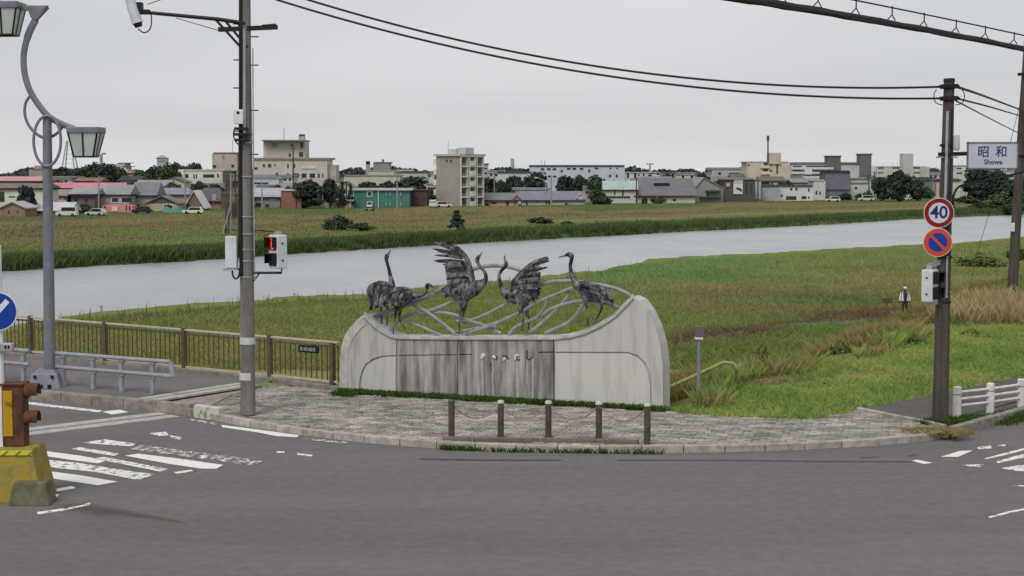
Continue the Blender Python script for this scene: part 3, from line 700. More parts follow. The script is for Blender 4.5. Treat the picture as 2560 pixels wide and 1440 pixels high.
def wing(root, lead, roots, tips, n, w, off, splay=0.0, name='wing'):
    """leading edge bar with a fan of separate overlapping feathers"""
    P = smooth_path([W(x, y, off) for x, y, r in lead], 3); s = pxm(P[0]); rr = [r * s for *_, r in lead]; R = []
    for i in range(len(rr) - 1): R += [rr[i] + (rr[i + 1] - rr[i]) * k / 3 for k in range(3)]
    wg = MB().tube(P, R + [rr[-1]], 8, flat=.6, ref=WN).build(name, m_bronze, root, smooth=True)
    for k in range(n):
        t = k / (n - 1); a, b = lerp_list(roots, t), lerp_list(tips, t)
        o = off + .012 * (k % 2) + .006; m_ = ((a[0] + b[0]) / 2 + random.uniform(-1.5, 1.5), (a[1] + b[1]) / 2 + random.uniform(-2, 1))
        q = [W(*a, o), W(*m_, o + splay * .5), W(a[0] + (b[0] - a[0]) * .8, a[1] + (b[1] - a[1]) * .8, o + splay * .85), W(*b, o + splay)]
        ww = w * s * random.uniform(.9, 1.1)
        MB().tube(smooth_path(q, 3), [ww * .6, ww * .85, ww, ww * 1.02, ww, ww * .97, ww * .9, ww * .8, ww * .7, ww * .25], 6, flat=.22, ref=WN).build('feather', m_bronze if k % 3 else m_bronzed, wg, smooth=True)
    return wg
def fingers(root, L, off, splay):
    for k, (a, b, w) in enumerate(L):
        o = off + .012 * (k % 2); q = [W(*a, o), W((a[0] + b[0]) / 2, (a[1] + b[1]) / 2 - 2, o + splay * .5), W(*b, o + splay)]; s = pxm(q[0]) * w
        MB().tube(smooth_path(q, 4), [s * .8, s * .95, s, s, s * .95, s * .85, s * .72, s * .5, s * .15], 6, flat=.22, ref=WN).build('flight_feather', m_bronze if k % 2 else m_bronzed, root, smooth=True)
def toes(x, y, d=1, r=1.6):
    return [([(x, y, r), (x + 7 * d, y + 3, r * .9), (x + 14 * d, y + 5, r * .6)], 1, 0.0), ([(x, y, r), (x + 6 * d, y + 3, r * .9), (x + 11 * d, y + 6, r * .6)], 1, -.07), ([(x, y, r), (x - 6 * d, y + 3, r * .8), (x - 9 * d, y + 4, r * .5)], 1, .02)]
c1 = crane('bronze crane with its beak raised and drooping tail plumes beside the bowing crane', (954, 830), [
    ([(925, 742, 8), (932, 730, 20), (948, 728, 27), (965, 728, 26), (980, 724, 15), (984, 714, 6)], .75, .03),
    ([(978, 722, 13), (979, 706, 8), (976, 690, 5.2), (971, 668, 4.2), (967, 654, 4.2), (966, 645, 5.6), (968, 639, 5.6), (972, 633, 2.6), (977, 624, 1)], 1, .03),
    ([(953, 748, 7), (953, 768, 3), (954, 795, 2.0), (954, 829, 1.8)], 1, .03), ([(966, 750, 7), (969, 775, 3), (968, 800, 2.0), (967, 832, 1.8)], 1, .16)] + toes(954, 829) + toes(967, 831))
wing(c1, [(985, 716, 4), (960, 708, 6), (935, 712, 6), (925, 728, 4)], [(975, 714), (955, 708), (940, 710), (928, 720)], [(962, 768), (950, 768), (938, 772), (927, 776), (922, 745)], 9, 6.5, -.02 + .06, -.03, 'tail_plumes')
c2 = crane('bronze crane bowing its neck low beside the crane with drooping plumes', (985, 838), [
    ([(955, 752, 6), (968, 745, 16), (985, 742, 24), (1003, 741, 25), (1020, 740, 18), (1035, 738, 9)], .75, -.12),
    ([(1028, 740, 12), (1042, 740, 6.5), (1056, 738, 4.6), (1064, 731, 4.2), (1067, 722, 4.2), (1068, 715, 6), (1073, 712, 5.6), (1081, 716, 2.6), (1095, 719, 1)], 1, -.12),
    ([(992, 758, 10), (990, 778, 4.5), (988, 792, 2.4), (985, 815, 2), (983, 836, 2)], 1, -.14), ([(1001, 758, 9), (1000, 780, 4), (998, 797, 2.4), (1004, 808, 2), (1011, 818, 2), (1022, 830, 1.4)], 1, -.02)] + toes(983, 836))
wing(c2, [(1036, 729, 3), (1015, 722, 5), (990, 724, 6), (970, 734, 4)], [(1030, 732), (1010, 727), (990, 728), (972, 736)], [(1000, 762), (985, 764), (968, 766), (952, 760)], 8, 6, -.20 + .28 - .26 + .02, -.02, 'folded_wing')
c3 = crane('bronze crane dancing with both wings raised high and its beak to the sky', (1160, 828), [
    ([(1106, 728, 4), (1120, 726, 12), (1140, 726, 22), (1162, 726, 26), (1184, 720, 22), (1200, 712, 14), (1210, 704, 7)], .75, 0),
    ([(1196, 718, 14), (1208, 708, 9), (1215, 696, 5.5), (1212, 681, 4.2), (1203, 669, 4), (1195, 658, 4.2), (1193, 650, 6), (1196, 643, 5), (1201, 637, 2.4), (1207, 628, 1)], 1, 0),
    ([(1157, 742, 15), (1156, 762, 10), (1153, 780, 6), (1150, 792, 3), (1148, 810, 2), (1148, 828, 2)], 1, -.03), ([(1162, 742, 14), (1160, 765, 9), (1156, 784, 5), (1158, 798, 2.6), (1165, 814, 2), (1172, 829, 2)], 1, .10)] + toes(1148, 828, -1) + toes(1172, 829, -1))
L3 = [(1178, 716, 7), (1178, 690, 8), (1171, 660, 7), (1163, 640, 6), (1146, 622, 5), (1124, 609, 3), (1102, 601, 1.5)]
R3 = [(1172, 712), (1172, 698), (1168, 672), (1162, 655), (1158, 646), (1152, 636), (1142, 625), (1128, 614)]
T3 = [(1121, 716), (1116, 700), (1114, 682), (1110, 662), (1082, 651), (1083, 636), (1080, 621), (1090, 606), (1101, 601)]
wing(c3, L3, R3[:4], T3[:4], 9, 6.4, .20, -.10)
fingers(c3, [((1160, 655), (1084, 652), 5), ((1158, 646), (1086, 638), 4.6), ((1155, 638), (1080, 622), 4.6), ((1148, 628), (1088, 606), 4.6), ((1136, 617), (1102, 600), 4.2), ((1160, 662), (1106, 662), 6.5)], .20, -.10)
wing(c3, [(x + 2, y + 3, r) for x, y, r in L3], [(x, y + 3) for x, y in R3[:4]], [(x + 3, y + 3) for x, y in T3[:4]], 8, 6.4, .40, .16)
fingers(c3, [((1160, 657), (1092, 655), 4.6), ((1156, 642), (1092, 628), 4.6), ((1150, 632), (1097, 612), 4.6)], .40, .16)
wing(c3, [(1130, 712, 4), (1112, 718, 4)], [(1140, 722), (1135, 735)], [(1104, 722), (1102, 733), (1112, 742)], 4, 4.5, .24, 0, 'tail_plumes')
c4 = crane('bronze crane dancing with wings lifted and its throat stretched upward', (1312, 828), [
    ([(1252, 716, 6), (1262, 730, 12), (1278, 738, 19), (1298, 740, 23), (1318, 738, 19), (1338, 734, 9)], .75, 0),
    ([(1262, 733, 12), (1254, 718, 7), (1249, 702, 5), (1248, 688, 4.4), (1253, 677, 4.2), (1261, 669, 4.4), (1265, 662, 5.6), (1264, 655, 4.6), (1262, 648, 2.4), (1261, 637, 1)], 1, 0),
    ([(1300, 752, 13), (1301, 768, 8), (1303, 784, 4.4), (1307, 803, 2.2), (1304, 824, 2)], 1, -.03), ([(1312, 752, 12), (1315, 770, 8), (1319, 784, 4.4), (1323, 804, 2.2), (1319, 830, 2)], 1, .09)] + toes(1304, 824, -1) + toes(1319, 829, -1))
L4 = [(1278, 728, 8), (1286, 704, 8), (1306, 680, 6), (1330, 659, 5), (1352, 648, 3.5), (1369, 643, 2)]
R4 = [(1284, 732), (1286, 716), (1295, 702), (1306, 690), (1316, 678), (1328, 667), (1340, 657)]
T4 = [(1342, 726), (1349, 710), (1351, 692), (1352, 682), (1369, 669), (1368, 661), (1373, 652), (1371, 644)]
wing(c4, L4, R4[:4], T4[:4], 8, 6.2, .20, -.09)
fingers(c4, [((1310, 686), (1370, 668), 5), ((1322, 672), (1352, 668), 6), ((1322, 668), (1374, 652), 5), ((1326, 664), (1371, 644), 4.5)], .20, -.09)
wing(c4, [(x + 3, y + 4, r) for x, y, r in L4], [(x + 2, y + 4) for x, y in R4[:4]], [(x - 2, y + 4) for x, y in T4[:4]], 7, 6, .40, .14)
wing(c4, [(1320, 735, 5), (1345, 730, 3)], [(1312, 738), (1314, 746)], [(1354, 720), (1354, 732), (1350, 742), (1338, 750)], 5, 4.5, .23, 0, 'tail_plumes')
c5 = crane('bronze crane standing upright and looking level with folded wings', (1480, 812), [
    ([(1434, 704, 6), (1446, 714, 14), (1464, 722, 22), (1484, 731, 24), (1504, 738, 20), (1520, 746, 13), (1533, 756, 4)], .75, 0),
    ([(1448, 716, 13), (1438, 704, 9), (1431, 692, 6.4), (1427, 678, 5), (1426, 662, 4.8), (1429, 648, 5), (1428, 639, 7), (1421, 636, 6.4), (1412, 639, 3), (1395, 644, 1)], 1, 0),
    ([(1463, 740, 10), (1465, 757, 5), (1468, 772, 2.6), (1469, 790, 2.2), (1470, 814, 2)], 1, -.04), ([(1505, 748, 9), (1505, 762, 4.4), (1502, 777, 2.4), (1495, 790, 2), (1488, 801, 2)], 1, .10)] + toes(1470, 812, -1) + toes(1488, 800, -1))
wing(c5, [(1448, 714, 5), (1470, 714, 7), (1500, 726, 6), (1528, 748, 3)], [(1455, 722), (1475, 722), (1495, 728), (1508, 734)], [(1494, 750), (1510, 756), (1525, 762), (1534, 756), (1533, 746)], 9, 6, .05 + .03, -.01, 'folded_wing')
# ================================================================ street furniture
m_black = M('black_metal', (.022, .022, .024), .55, metal=.3, var=.25, scale=10)
m_wire = M('wire_black', (.02, .02, .022), .7, var=.2, scale=10)
m_white = M('white_paint', (.70, .71, .72), .5, var=.10, scale=5, fine=.06)
m_galv = M('galvanised', (.42, .43, .45), .5, metal=.5, var=.18, scale=7)
m_pole_c = M('pole_concrete', (.185, .175, .162), .9, var=.28, scale=2.2, stretch=(2, 2, .5), bump=.25, fine=.16)
m_pole_w = M('pole_brown', (.082, .068, .058), .88, var=.30, scale=2.0, stretch=(4, 4, .3), bump=.4, fine=.18)
m_lamp = M('lamp_paint', (.195, .20, .235), .5, metal=.15, var=.14, scale=3, fine=.06)
m_glass = M('frosted_glass', (.52, .57, .54), .25, var=.08, scale=3, spec=.5)
m_dark = M('dark_plastic', (.012, .012, .013), .45, var=.2, scale=8)
m_sigw = M('signal_housing', (.62, .65, .68), .45, var=.10, scale=5)
Zv = Vector((0, 0, 1))
def yz(px, py, Y): return D(px, py, Y)
# ---- twin lantern street lamp
LB = G(122, 966, FZ); LY = LB.y
lamp = thing('street_lamp', 'grey street lamp with sweeping curved arm, two lanterns and ring ornaments', 'street lamp', LB)
def L_(x, y, dy=0.0): return D(x, y, LY + dy)
tube('post', m_lamp, lamp, [L_(124, 962), L_(123, 800), L_(121, 600), L_(119, 440), L_(118, 290)], [.135, .13, .122, .112, .10], 16)
c = [L_(84, 948), L_(98, 917), L_(150, 917), L_(158, 962), L_(76, 962)]
bmid = LB + Vector((-.02, 0, 0))
MB().add([bmid + Vector((s * w, t * w2, z)) for z, w, w2 in ((-.02, .40, .40), (.32, .30, .30), (.42, .19, .19)) for s, t in ((-1, -1), (1, -1), (1, 1), (-1, 1))],
         [(0, 1, 2, 3)] + [(4 * k + i, 4 * k + (i + 1) % 4, 4 * k + 4 + (i + 1) % 4, 4 * k + 4 + i) for k in (0, 1) for i in range(4)] + [(8, 9, 10, 11)]).build('base_skirt', m_lamp, lamp, bevel=.015)
for sx in (-.2, .2): box('bolt', m_dark, lamp, bmid + Vector((sx, -.35, .27)), (.06, .05, .06))
for sx in (-.25, -.05, .15): box('anchor_bolt', m_dark, lamp, bmid + Vector((sx, -.41, .05)), (.07, .05, .09))
arm = smooth_path([L_(119, 17), L_(103, 34), L_(88, 52), L_(72, 84), L_(62, 120), L_(59, 150), L_(62, 185), L_(72, 220), L_(88, 250), L_(116, 286), L_(148, 307), L_(186, 322)], 4)
nA = len(arm); MB().tube(arm, [.055 if i < 8 else .085 if i < 14 else .074 for i in range(nA)], 10, flat=.6, ref=(0, 1, 0)).build('curved_arm', m_lamp, lamp, smooth=True)
MB().prism([L_(52, 13, -.07), L_(119, 13, -.07), L_(104, 36, -.07), L_(90, 52, -.07), L_(76, 44, -.07), L_(70, 27, -.07), L_(52, 24, -.07)], (0, .14, 0)).build('arm_gusset', m_lamp, lamp, bevel=.02)
tube('ring', m_lamp, lamp, [L_(118 + 34 * math.cos(a_), 352 + 63 * math.sin(a_), -.13) for a_ in [2 * math.pi * k / 36 for k in range(37)]], .034, 8)
tube('ring', m_lamp, lamp, smooth_path([L_(76, 238, .13), L_(64, 258, .13), L_(62, 285, .13), L_(70, 310, .13), L_(88, 332, .13), L_(112, 345, .13), L_(136, 338, .13), L_(153, 322, .13), L_(156, 312, .13)], 4), .034, 8)
def lantern(x0, x1, yt, yc, yb, xb0, xb1):
    h = (L_(x1, yc) - L_(x0, yc)).x / 2; hb = (L_(xb1, yb) - L_(xb0, yb)).x / 2; ct = L_((x0 + x1) / 2, yc); cb = L_((xb0 + xb1) / 2, yb); top = L_((x0 + x1) / 2, yt)
    cap = box('lantern_cap', m_lamp, lamp, (ct + top) / 2, (2 * h + .04, 2 * h + .04, (top - ct).length), bevel=.02)
    sq = lambda c, r: [c + Vector((i * r, j * r, 0)) for i, j in ((-1, -1), (1, -1), (1, 1), (-1, 1))]
    A, B = sq(ct, h * .96), sq(cb, hb * .96)
    for k in range(4):
        q = [A[k], A[(k + 1) % 4], B[(k + 1) % 4], B[k]]; nn = (q[1] - q[0]).cross(q[3] - q[0]).normalized()
        MB().prism(q, nn * .012).build('pane', m_glass, cap)
    fr = MB()
    for k in range(4):
        fr.bar(A[k], B[k], .03, .03); fr.bar(B[k], B[(k + 1) % 4], .035, .035)
        fr.bar((A[k] + A[(k + 1) % 4]) / 2, (B[k] + B[(k + 1) % 4]) / 2, .035, .03)
    fr.build('lantern_frame', m_dark, cap)
    MB().prism(sq(cb + Vector((0, 0, .01)), hb * .95), (0, 0, .02)).build('lantern_floor', m_dark, cap)
lantern(178, 253, 318, 333, 392, 190, 240); lantern(-27, 53, 6, 23, 88, -15, 40)
# ---- bridge railing
m_rail = M('railing_bronze', (.125, .105, .072), .55, metal=.3, var=.2, scale=5, fine=.08)
m_railt = M('railing_top', (.50, .47, .38), .45, metal=.2, var=.15, scale=5)
rail = thing('bridge_railing', 'brown metal railing with upright bars along the bridge footway', 'railing', F0)
def FB(t, z): p = F0 + BDIR * t; return Vector((p.x, p.y, z))
flen = (F1 - F0).length
def f_at(px): 
    d = ray(px, 900); nb = Vector((-BDIR.y, BDIR.x, 0)); o = Vector((0, 0, CAM_H)); t = (F0 - o).dot(nb) / d.dot(nb); p = o + d * t
    return (p - F0).dot(BDIR)
def fz(t): return .12 + .08 * min(1, t / 2.2)
top_z = lambda t: fz(t) + 1.10
ends = [-.05, 30]
MB().bar(FB(-.05, top_z(0)), FB(30, top_z(30) + .1), .075, .05).build('top_rail', m_railt, rail, bevel=.015)
MB().bar(FB(-.05, top_z(0) - .10), FB(30, top_z(30)), .05, .045).build('under_rail', m_rail, rail)
MB().bar(FB(-.05, fz(0) + .17), FB(30, fz(30) + .25), .05, .05).build('bottom_rail', m_railt, rail)
step_t = f_at(672) - f_at(838); post_t = [f_at(838) + .08] + [f_at(x) for x in (675, 461, 264, 78)]
sp = post_t[-1] - post_t[-2]
while post_t[-1] < 28: post_t.append(post_t[-1] + sp)
bal_me = None
def zoff(t): return .1 * t / 30
for t in post_t:
    MB().box(FB(t, fz(t) + .53 + zoff(t)), (.10, .12, 1.12), BDIR).build('post', m_rail, rail, bevel=.01)
    box('post_foot', m_rail, rail, FB(t + .16, fz(t) + .05), (.16, .10, .06), BDIR)
bm0 = None
for a_, b_ in zip([-.55] + post_t[:-1], post_t):
    n = max(2, round((b_ - a_) / .165))
    for k in range(1, n):
        t = a_ + (b_ - a_) * k / n
        if t < -.1: continue
        c = FB(t, (top_z(t) - .10 + fz(t) + .17) / 2 + zoff(t))
        if bm0 is None:
            bm0 = MB().box(c, (.019, .024, .80), BDIR).build('baluster', m_rail, rail); c_0 = c
        else:
            o = bm0.copy(); put(o, rail); o.location = _root[rail].inverted().to_3x3() @ (c - c_0)
# foot wall below the railing
m_ledge = M('ledge_concrete', (.24, .22, .19), .9, var=.25, scale=4, bump=.3, fine=.15)
led = thing('railing_kerb', 'low mossy concrete ledge under the brown bridge railing', 'kerb', F0)
bn = Vector((-BDIR.y, BDIR.x, 0)); bn = bn if bn.y < 0 else -bn
for k in range(16):
    a_, b_ = -.3 + k * 2.0, -.3 + k * 2.0 + 1.985
    MB().bar(FB(a_, fz(a_) + .03), FB(b_, fz(b_) + .03), .34, .12).build('ledge_block', m_ledge, led, bevel=.012)
# name plate hung on the railing
tpl = (f_at(754) + f_at(797)) / 2
plate = thing('name_plate', 'small black plate with pale lettering on the brown railing', 'sign', FB(tpl, .85))
ppos = FB(tpl, fz(tpl) + .87) + bn * .05
MB().box(ppos, (.62, .03, .17), -BDIR).build('board', m_dark, plate, bevel=.006)
m_plt = M('plate_lettering', (.36, .37, .38), .6, var=.1, scale=6)
for k, (u, w_, h_) in enumerate([(-.21, .07, .09), (-.12, .05, .05), (-.05, .06, .08), (.03, .06, .06), (.10, .06, .08), (.18, .07, .08)]):
    g_ = MB(); cc = ppos + bn * .0165 + (-BDIR) * u
    for s in (-1, 0, 1): g_.box(cc + Zv * s * h_ * .42, (w_, .004, .016), -BDIR)
    g_.box(cc - BDIR * w_ * (.3 if k % 2 else -.3), (.014, .005, h_), -BDIR); g_.build('character', m_plt, plate)
# ---- two-pipe guard rails on the footway edge
m_guard = M('guard_paint', (.33, .335, .37), .45, metal=.2, var=.15, scale=4, fine=.08)
def guard(label, ax, bx, posts, cap_end):
    def gp(px, z):
        d = ray(px, 950); o = Vector((0, 0, CAM_H)); a0 = G(155, 967, FZ); n_ = Vector((-KDIR.y, KDIR.x, 0)); t = (a0 - o).dot(n_) / d.dot(n_); p = o + d * t
        return Vector((p.x, p.y, z))
    r = thing('guard_rail', label, 'guard rail', gp((ax + bx) / 2, FZ), 0, 'pipe guard rails along the footway')
    for z in (FZ + .78, FZ + .46): tube('pipe', m_guard, r, [gp(ax, z), gp(bx, z)], .048, 10)
    for x in posts:
        MB().box(gp(x, FZ + .40) + Vector((0, .05, 0)), (.10, .09, .80), KDIR).build('post', m_guard, r, bevel=.01)
        for z in (FZ + .72, FZ + .41): box('bracket', m_guard, r, gp(x, z) + Vector((0, .02, 0)), (.2, .08, .05), KDIR)
    if cap_end: MB().bar(gp(bx, FZ + .78), gp(bx + 4, FZ + .46), .09, .09).build('end_bar', m_guard, r)
guard('two-pipe grey guard rail by the lamp post base', 122, 428, (157, 232, 303, 380), True)
guard('two-pipe grey guard rail behind the keep-side traffic sign', -190, 74, (-150, -70, 5, 58), False)
# ---- concrete utility pole with its fittings
PB = G(620, 1038, SZ); PY = PB.y
def C_(x, y, dy=0.0): return D(x, y, PY + dy)
pole = thing('utility_pole', 'tall round concrete utility pole with conduits, camera arm and signal', 'utility pole', PB)
shaft = [C_(620, 1036), C_(619, 860), C_(617, 640), C_(615, 400), C_(613, 120), C_(612, -120)]; sr = [.160, .152, .142, .131, .119, .110]
MB().tube(shaft, sr, 20).build('shaft', m_pole_c, pole, smooth=True)
m_tag = M('pole_label', (.55, .56, .56), .6, var=.1, scale=8)
for y0, y1, x in ((843, 860, 619), (931, 949, 618)):
    MB().tube([C_(x, y0), C_(x, y1)], .162, 20).build('label_band', m_tag, pole, smooth=True)
for y in (355, 440, 540, 583, 622, 650, 690): MB().tube([C_(616, y), C_(616, y + 3)], .155, 18).build('steel_band', m_galv, pole, smooth=True)
tube('conduit', m_black, pole, [C_(602, -100, -.10), C_(602, 250, -.10), C_(601, 420, -.11), C_(603, 640, -.12), C_(604, 690, -.12)], .042, 8)
tube('conduit', m_black, pole, [C_(600, 340, -.06), C_(600, 640, -.06)], .035, 8)
tube('conduit', m_galv, pole, [C_(611, 72, -.14), C_(611, 330, -.15), C_(612, 335, -.15)], .030, 8)
tube('conduit', m_galv, pole, [C_(632, 120, -.05), C_(634, 500, -.06), C_(637, 700, -.06)], .014, 6)
for k, y in enumerate((60, 92, 150, 163, 220, 276, 328, 386, 455, 515, 590, 640)):
    s = 1 if k % 2 else -1; p = C_(615, y); tube('step_bolt', m_black, pole, [p, p + Vector((s * .26, -.02, 0))], .013, 6)
cb_ = MB(); p = C_(597, 292, -.16); box('junction_box', m_white, pole, p, (.20, .16, .30), bevel=.015); disc(cb_, p + Vector((0, -.081, .08)), (0, -1, 0), .03, .008); cb_.build('box_vent', m_dark, pole)
for y, w_ in ((322, .26), (336, .34), (350, .30)): box('clamp', m_black, pole, C_(607, y, -.05), (w_, .34, .05))
tube('cable_loop', m_black, pole, smooth_path([C_(588, 318, -.16), C_(584, 335, -.2), C_(588, 352, -.2), C_(600, 362, -.2), C_(612, 352, -.2), C_(616, 335, -.16)], 4), .016, 6)
p = C_(579, 630, -.12); box('control_box', m_sigw, pole, p, (.235, .2, .66), bevel=.015); box('box_foot', m_galv, pole, p + Vector((-.02, 0, -.36)), (.3, .2, .04))
tube('cable_loop', m_black, pole, smooth_path([C_(581, 672, -.14), C_(582, 688, -.16), C_(589, 697, -.16), C_(597, 690, -.16), C_(600, 668, -.13)], 4), .020, 6)
# camera arm
MB().tube([C_(612, 58, -.1), C_(545, 48, -.1), C_(376, 32, -.1)], [.040, .040, .036], 8).build('camera_arm', m_black, pole, smooth=True)
for a_, b_ in (((540, 50), (600, 116)), ((563, 52), (618, 118)), ((588, 53), (606, 70))): MB().bar(C_(*a_, -.1), C_(*b_, -.1), .04, .05).build('brace', m_black, pole)
MB().bar(C_(546, 74, -.06), C_(694, 68, -.06), .09, .09).build('cross_arm', m_black, pole)
MB().bar(C_(655, 65, -.06), C_(690, 62, -.06), .05, .05).build('arm_stud', m_black, pole)
tube('stay_wire', m_wire, pole, [C_(440, 45, -.1), C_(490, 60, -.1), C_(546, 76, -.08)], .008, 5)
tube('stay_wire', m_wire, pole, [C_(368, 11, -.1), C_(400, 0, -.1), C_(470, -22, -.1), C_(612, -70, -.1)], .008, 5)
camo = MB().tube([C_(319, -30, -.2), C_(331, 20, -.2), C_(344, 58, -.2)], [.10, .105, .11], 14).build('camera_body', m_sigw, pole, smooth=True)
MB().tube([C_(344, 58, -.2), C_(347, 67, -.2)], [.095, .075], 14).build('lens', m_dark, camo, smooth=True)
box('camera_bracket', m_black, pole, C_(343, 20, -.12), (.22, .18, .22)); box('camera_bracket', m_black, pole, C_(358, 30, -.12), (.28, .12, .10), bevel=.02)
tube('camera_cable', m_black, pole, smooth_path([C_(377, 32, -.1), C_(379, 55, -.14), C_(374, 74, -.16), C_(360, 82, -.18), C_(345, 72, -.2)], 4), .013, 6)
# ---- pedestrian signals
m_red = M('red_lamp', (.65, .03, .02), .3, var=.05, scale=9, emit=(1.0, .07, .03, 1.6)); m_redd = M('red_lens', (.16, .012, .012), .3, var=.3, scale=7); m_grn = M('dark_lens', (.018, .03, .034), .25, var=.3, scale=7)
def ped_signal(label, c, nrm, w, h, dp, lit, group='pedestrian signals'):
    nrm = Vector(nrm).normalized(); X = Zv.cross(nrm).normalized()
    r = thing('pedestrian_signal', label, 'traffic signal', c - Zv * h / 2, 0, group)
    box('housing', m_sigw, r, c, (w, dp, h), X, Zv, bevel=.03)
    for k, zz in enumerate((h * .235, -h * .235)):
        f = c + nrm * (dp / 2) + Zv * zz
        box('lens', (m_redd if k == 0 else m_grn), r, f + nrm * .006, (w * .80, .02, h * .36), X)
        if k == 0 and lit:
            g_ = MB(); g_.tube([f + nrm * .02 + Zv * .07, f + nrm * .02 + Zv * .02, f + nrm * .02 - Zv * .11], [.03, .045, .03], 8, flat=.3, ref=nrm); g_.ell(f + nrm * .02 + Zv * .1, (.03, .03, .03)); g_.build('red_figure', m_red, r, smooth=True)
        hd = MB(); t_ = .012; e = .15
        hd.box(f + nrm * (e / 2) + Zv * h * .19, (w * .86, e, t_), X); hd.box(f + nrm * (e * .42) + X * w * .42 + Zv * h * .04, (t_, e * .8, h * .30), X); hd.box(f + nrm * (e * .42) - X * w * .42 + Zv * h * .04, (t_, e * .8, h * .30), X)
        hd.build('visor', m_dark, r)
    box('cap', m_galv, r, c + Zv * (h / 2 + .03), (w * .5, dp * .5, .07), X, bevel=.01)
    for zz in (.25, -.25): box('latch', m_dark, r, c - X * (w / 2 + .004) * (1 if nrm.x > 0 else -1) + Zv * h * zz, (.02, .035, .035), X)
    return r
ps = ped_signal('white pedestrian signal showing a red figure beside the concrete pole', C_(695, 629, -.05), (-.72, -.70, 0), .31, .70, .26, True)
tube('signal_bracket', m_black, ps, [C_(632, 682, -.05), C_(704, 682, -.05), C_(704, 668, -.05)], .026, 8); tube('signal_brace', m_black, ps, [C_(634, 703, -.05), C_(648, 684, -.05)], .014, 6)
tube('signal_wire', m_wire, ps, [C_(634, 575, -.05), C_(665, 578, -.05), C_(692, 580, -.05)], .012, 6)
# ---- brown pole on the verge with signs
QB = G(2350, 1056, .08); QY = QB.y
def Q_(x, y, dy=0.0): return D(x, y, QY + dy)
qp = thing('utility_pole', 'dark brown utility pole carrying the round traffic signs by the white fence', 'utility pole', QB)
MB().tube([Q_(2350, 1058), Q_(2353, 950), Q_(2356, 800), Q_(2361, 620), Q_(2367, 430), Q_(2373, 200)], [.168, .158, .148, .135, .122, .105], 18).build('shaft', m_pole_w, qp, smooth=True)
for y in (216, 246): box('clamp', m_black, qp, Q_(2373, y), (.30, .30, .09), bevel=.015)
MB().tube([Q_(2373, 196), Q_(2373, 204)], [.11, .12], 16).build('pole_cap', m_black, qp, smooth=True)
for s in (-1, 1):
    for y in (216, 246): MB().tube([Q_(2373 + s * 17, y, -.02), Q_(2373 + s * 26, y - 1, -.02)], [.035, .02], 8).build('insulator', m_dark, qp, smooth=True)
    tube('jumper', m_wire, qp, smooth_path([Q_(2373 + s * 32, 224, -.05), Q_(2373 + s * 38, 236, -.08), Q_(2373 + s * 34, 256, -.08), Q_(2373 + s * 16, 263, -.08)], 4), .010, 6)
tube('conduit', m_galv, qp, [Q_(2369, 278, -.14), Q_(2364, 480, -.16), Q_(2362, 500, -.16)], .030, 8); tube('conduit', m_galv, qp, [Q_(2368, 640, -.14), Q_(2366, 745, -.15)], .022, 8)
tube('conduit', m_black, qp, [Q_(2379, 270, -.08), Q_(2372, 500, -.10), Q_(2366, 750, -.12)], .030, 8)
MB().tube([Q_(2391, 338, -.12), Q_(2391, 372, -.12), Q_(2390, 376, -.12)], [.065, .068, .045], 12).build('meter_cylinder', m_sigw, qp, smooth=True)
for y in (360, 384, 640, 752): MB().tube([Q_(2368 - (y - 360) * .022, y), Q_(2368 - (y - 360) * .022, y + 6)], .15, 16).build('band', m_black, qp, smooth=True)
MB().bar(Q_(2346, 386, -.1), Q_(2424, 384, -.1), .06, .08).build('sign_arm', m_black, qp); MB().bar(Q_(2340, 393, -.1), Q_(2394, 393, -.1), .03, .03).build('sign_arm', m_galv, qp)
tube('service_cable', m_wire, qp, smooth_path([Q_(2384, 520, -.05), Q_(2383, 495, -.05), Q_(2392, 472, -.05), Q_(2412, 461, 0), Q_(2460, 452, .4), Q_(2560, 429, 1.5), Q_(2680, 396, 3)], 4), .024, 6)
MB().bar(Q_(2318, 667, -.06), Q_(2352, 655, -.06), .07, .09).build('signal_bracket', m_galv, qp); MB().bar(Q_(2320, 758, -.06), Q_(2356, 757, -.06), .05, .05).build('signal_bracket', m_galv, qp)
# place-name board
def plank(cx_p, cy_p, Y): return D(cx_p, cy_p, Y)
ds = thing('street_sign', 'white place-name board with blue Japanese characters on the brown pole', 'sign', Q_(2481, 420, -.1))
m_signw = M('sign_white', (.56, .58, .64), .4, var=.07, scale=3); m_navy = M('sign_navy', (.012, .028, .13), .5, var=.1, scale=8); m_fr = M('sign_frame', (.20, .21, .23), .5, metal=.4, var=.15, scale=6)
sc_ = Q_(2481, 389, -.12); swd, sht = (Q_(2543, 389) - Q_(2419, 389)).x, .52
box('board', m_signw, ds, sc_, (swd, .03, sht))
frm = MB()
for z in (-1, 1): frm.box(sc_ + Zv * z * sht / 2, (swd + .04, .05, .028))
for s in (-1, 1): frm.box(sc_ + Vector((s * swd / 2, 0, 0)), (.028, .05, sht + .02))
frm.build('frame', m_fr, ds)
X1 = Vector((1, 0, 0)); fo = Vector((0, -.019, 0))
text_mesh('lettering', '昭', m_navy, ds, Q_(2458, 381, -.12) + fo, X1, Zv, .245, .006, bold=.001); text_mesh('lettering', '和', m_navy, ds, Q_(2503, 381, -.12) + fo, X1, Zv, .245, .006, bold=.001)
text_mesh('lettering', 'Showa', m_navy, ds, Q_(2482, 405, -.12) + fo, X1, Zv, .14, .006, bold=.001)
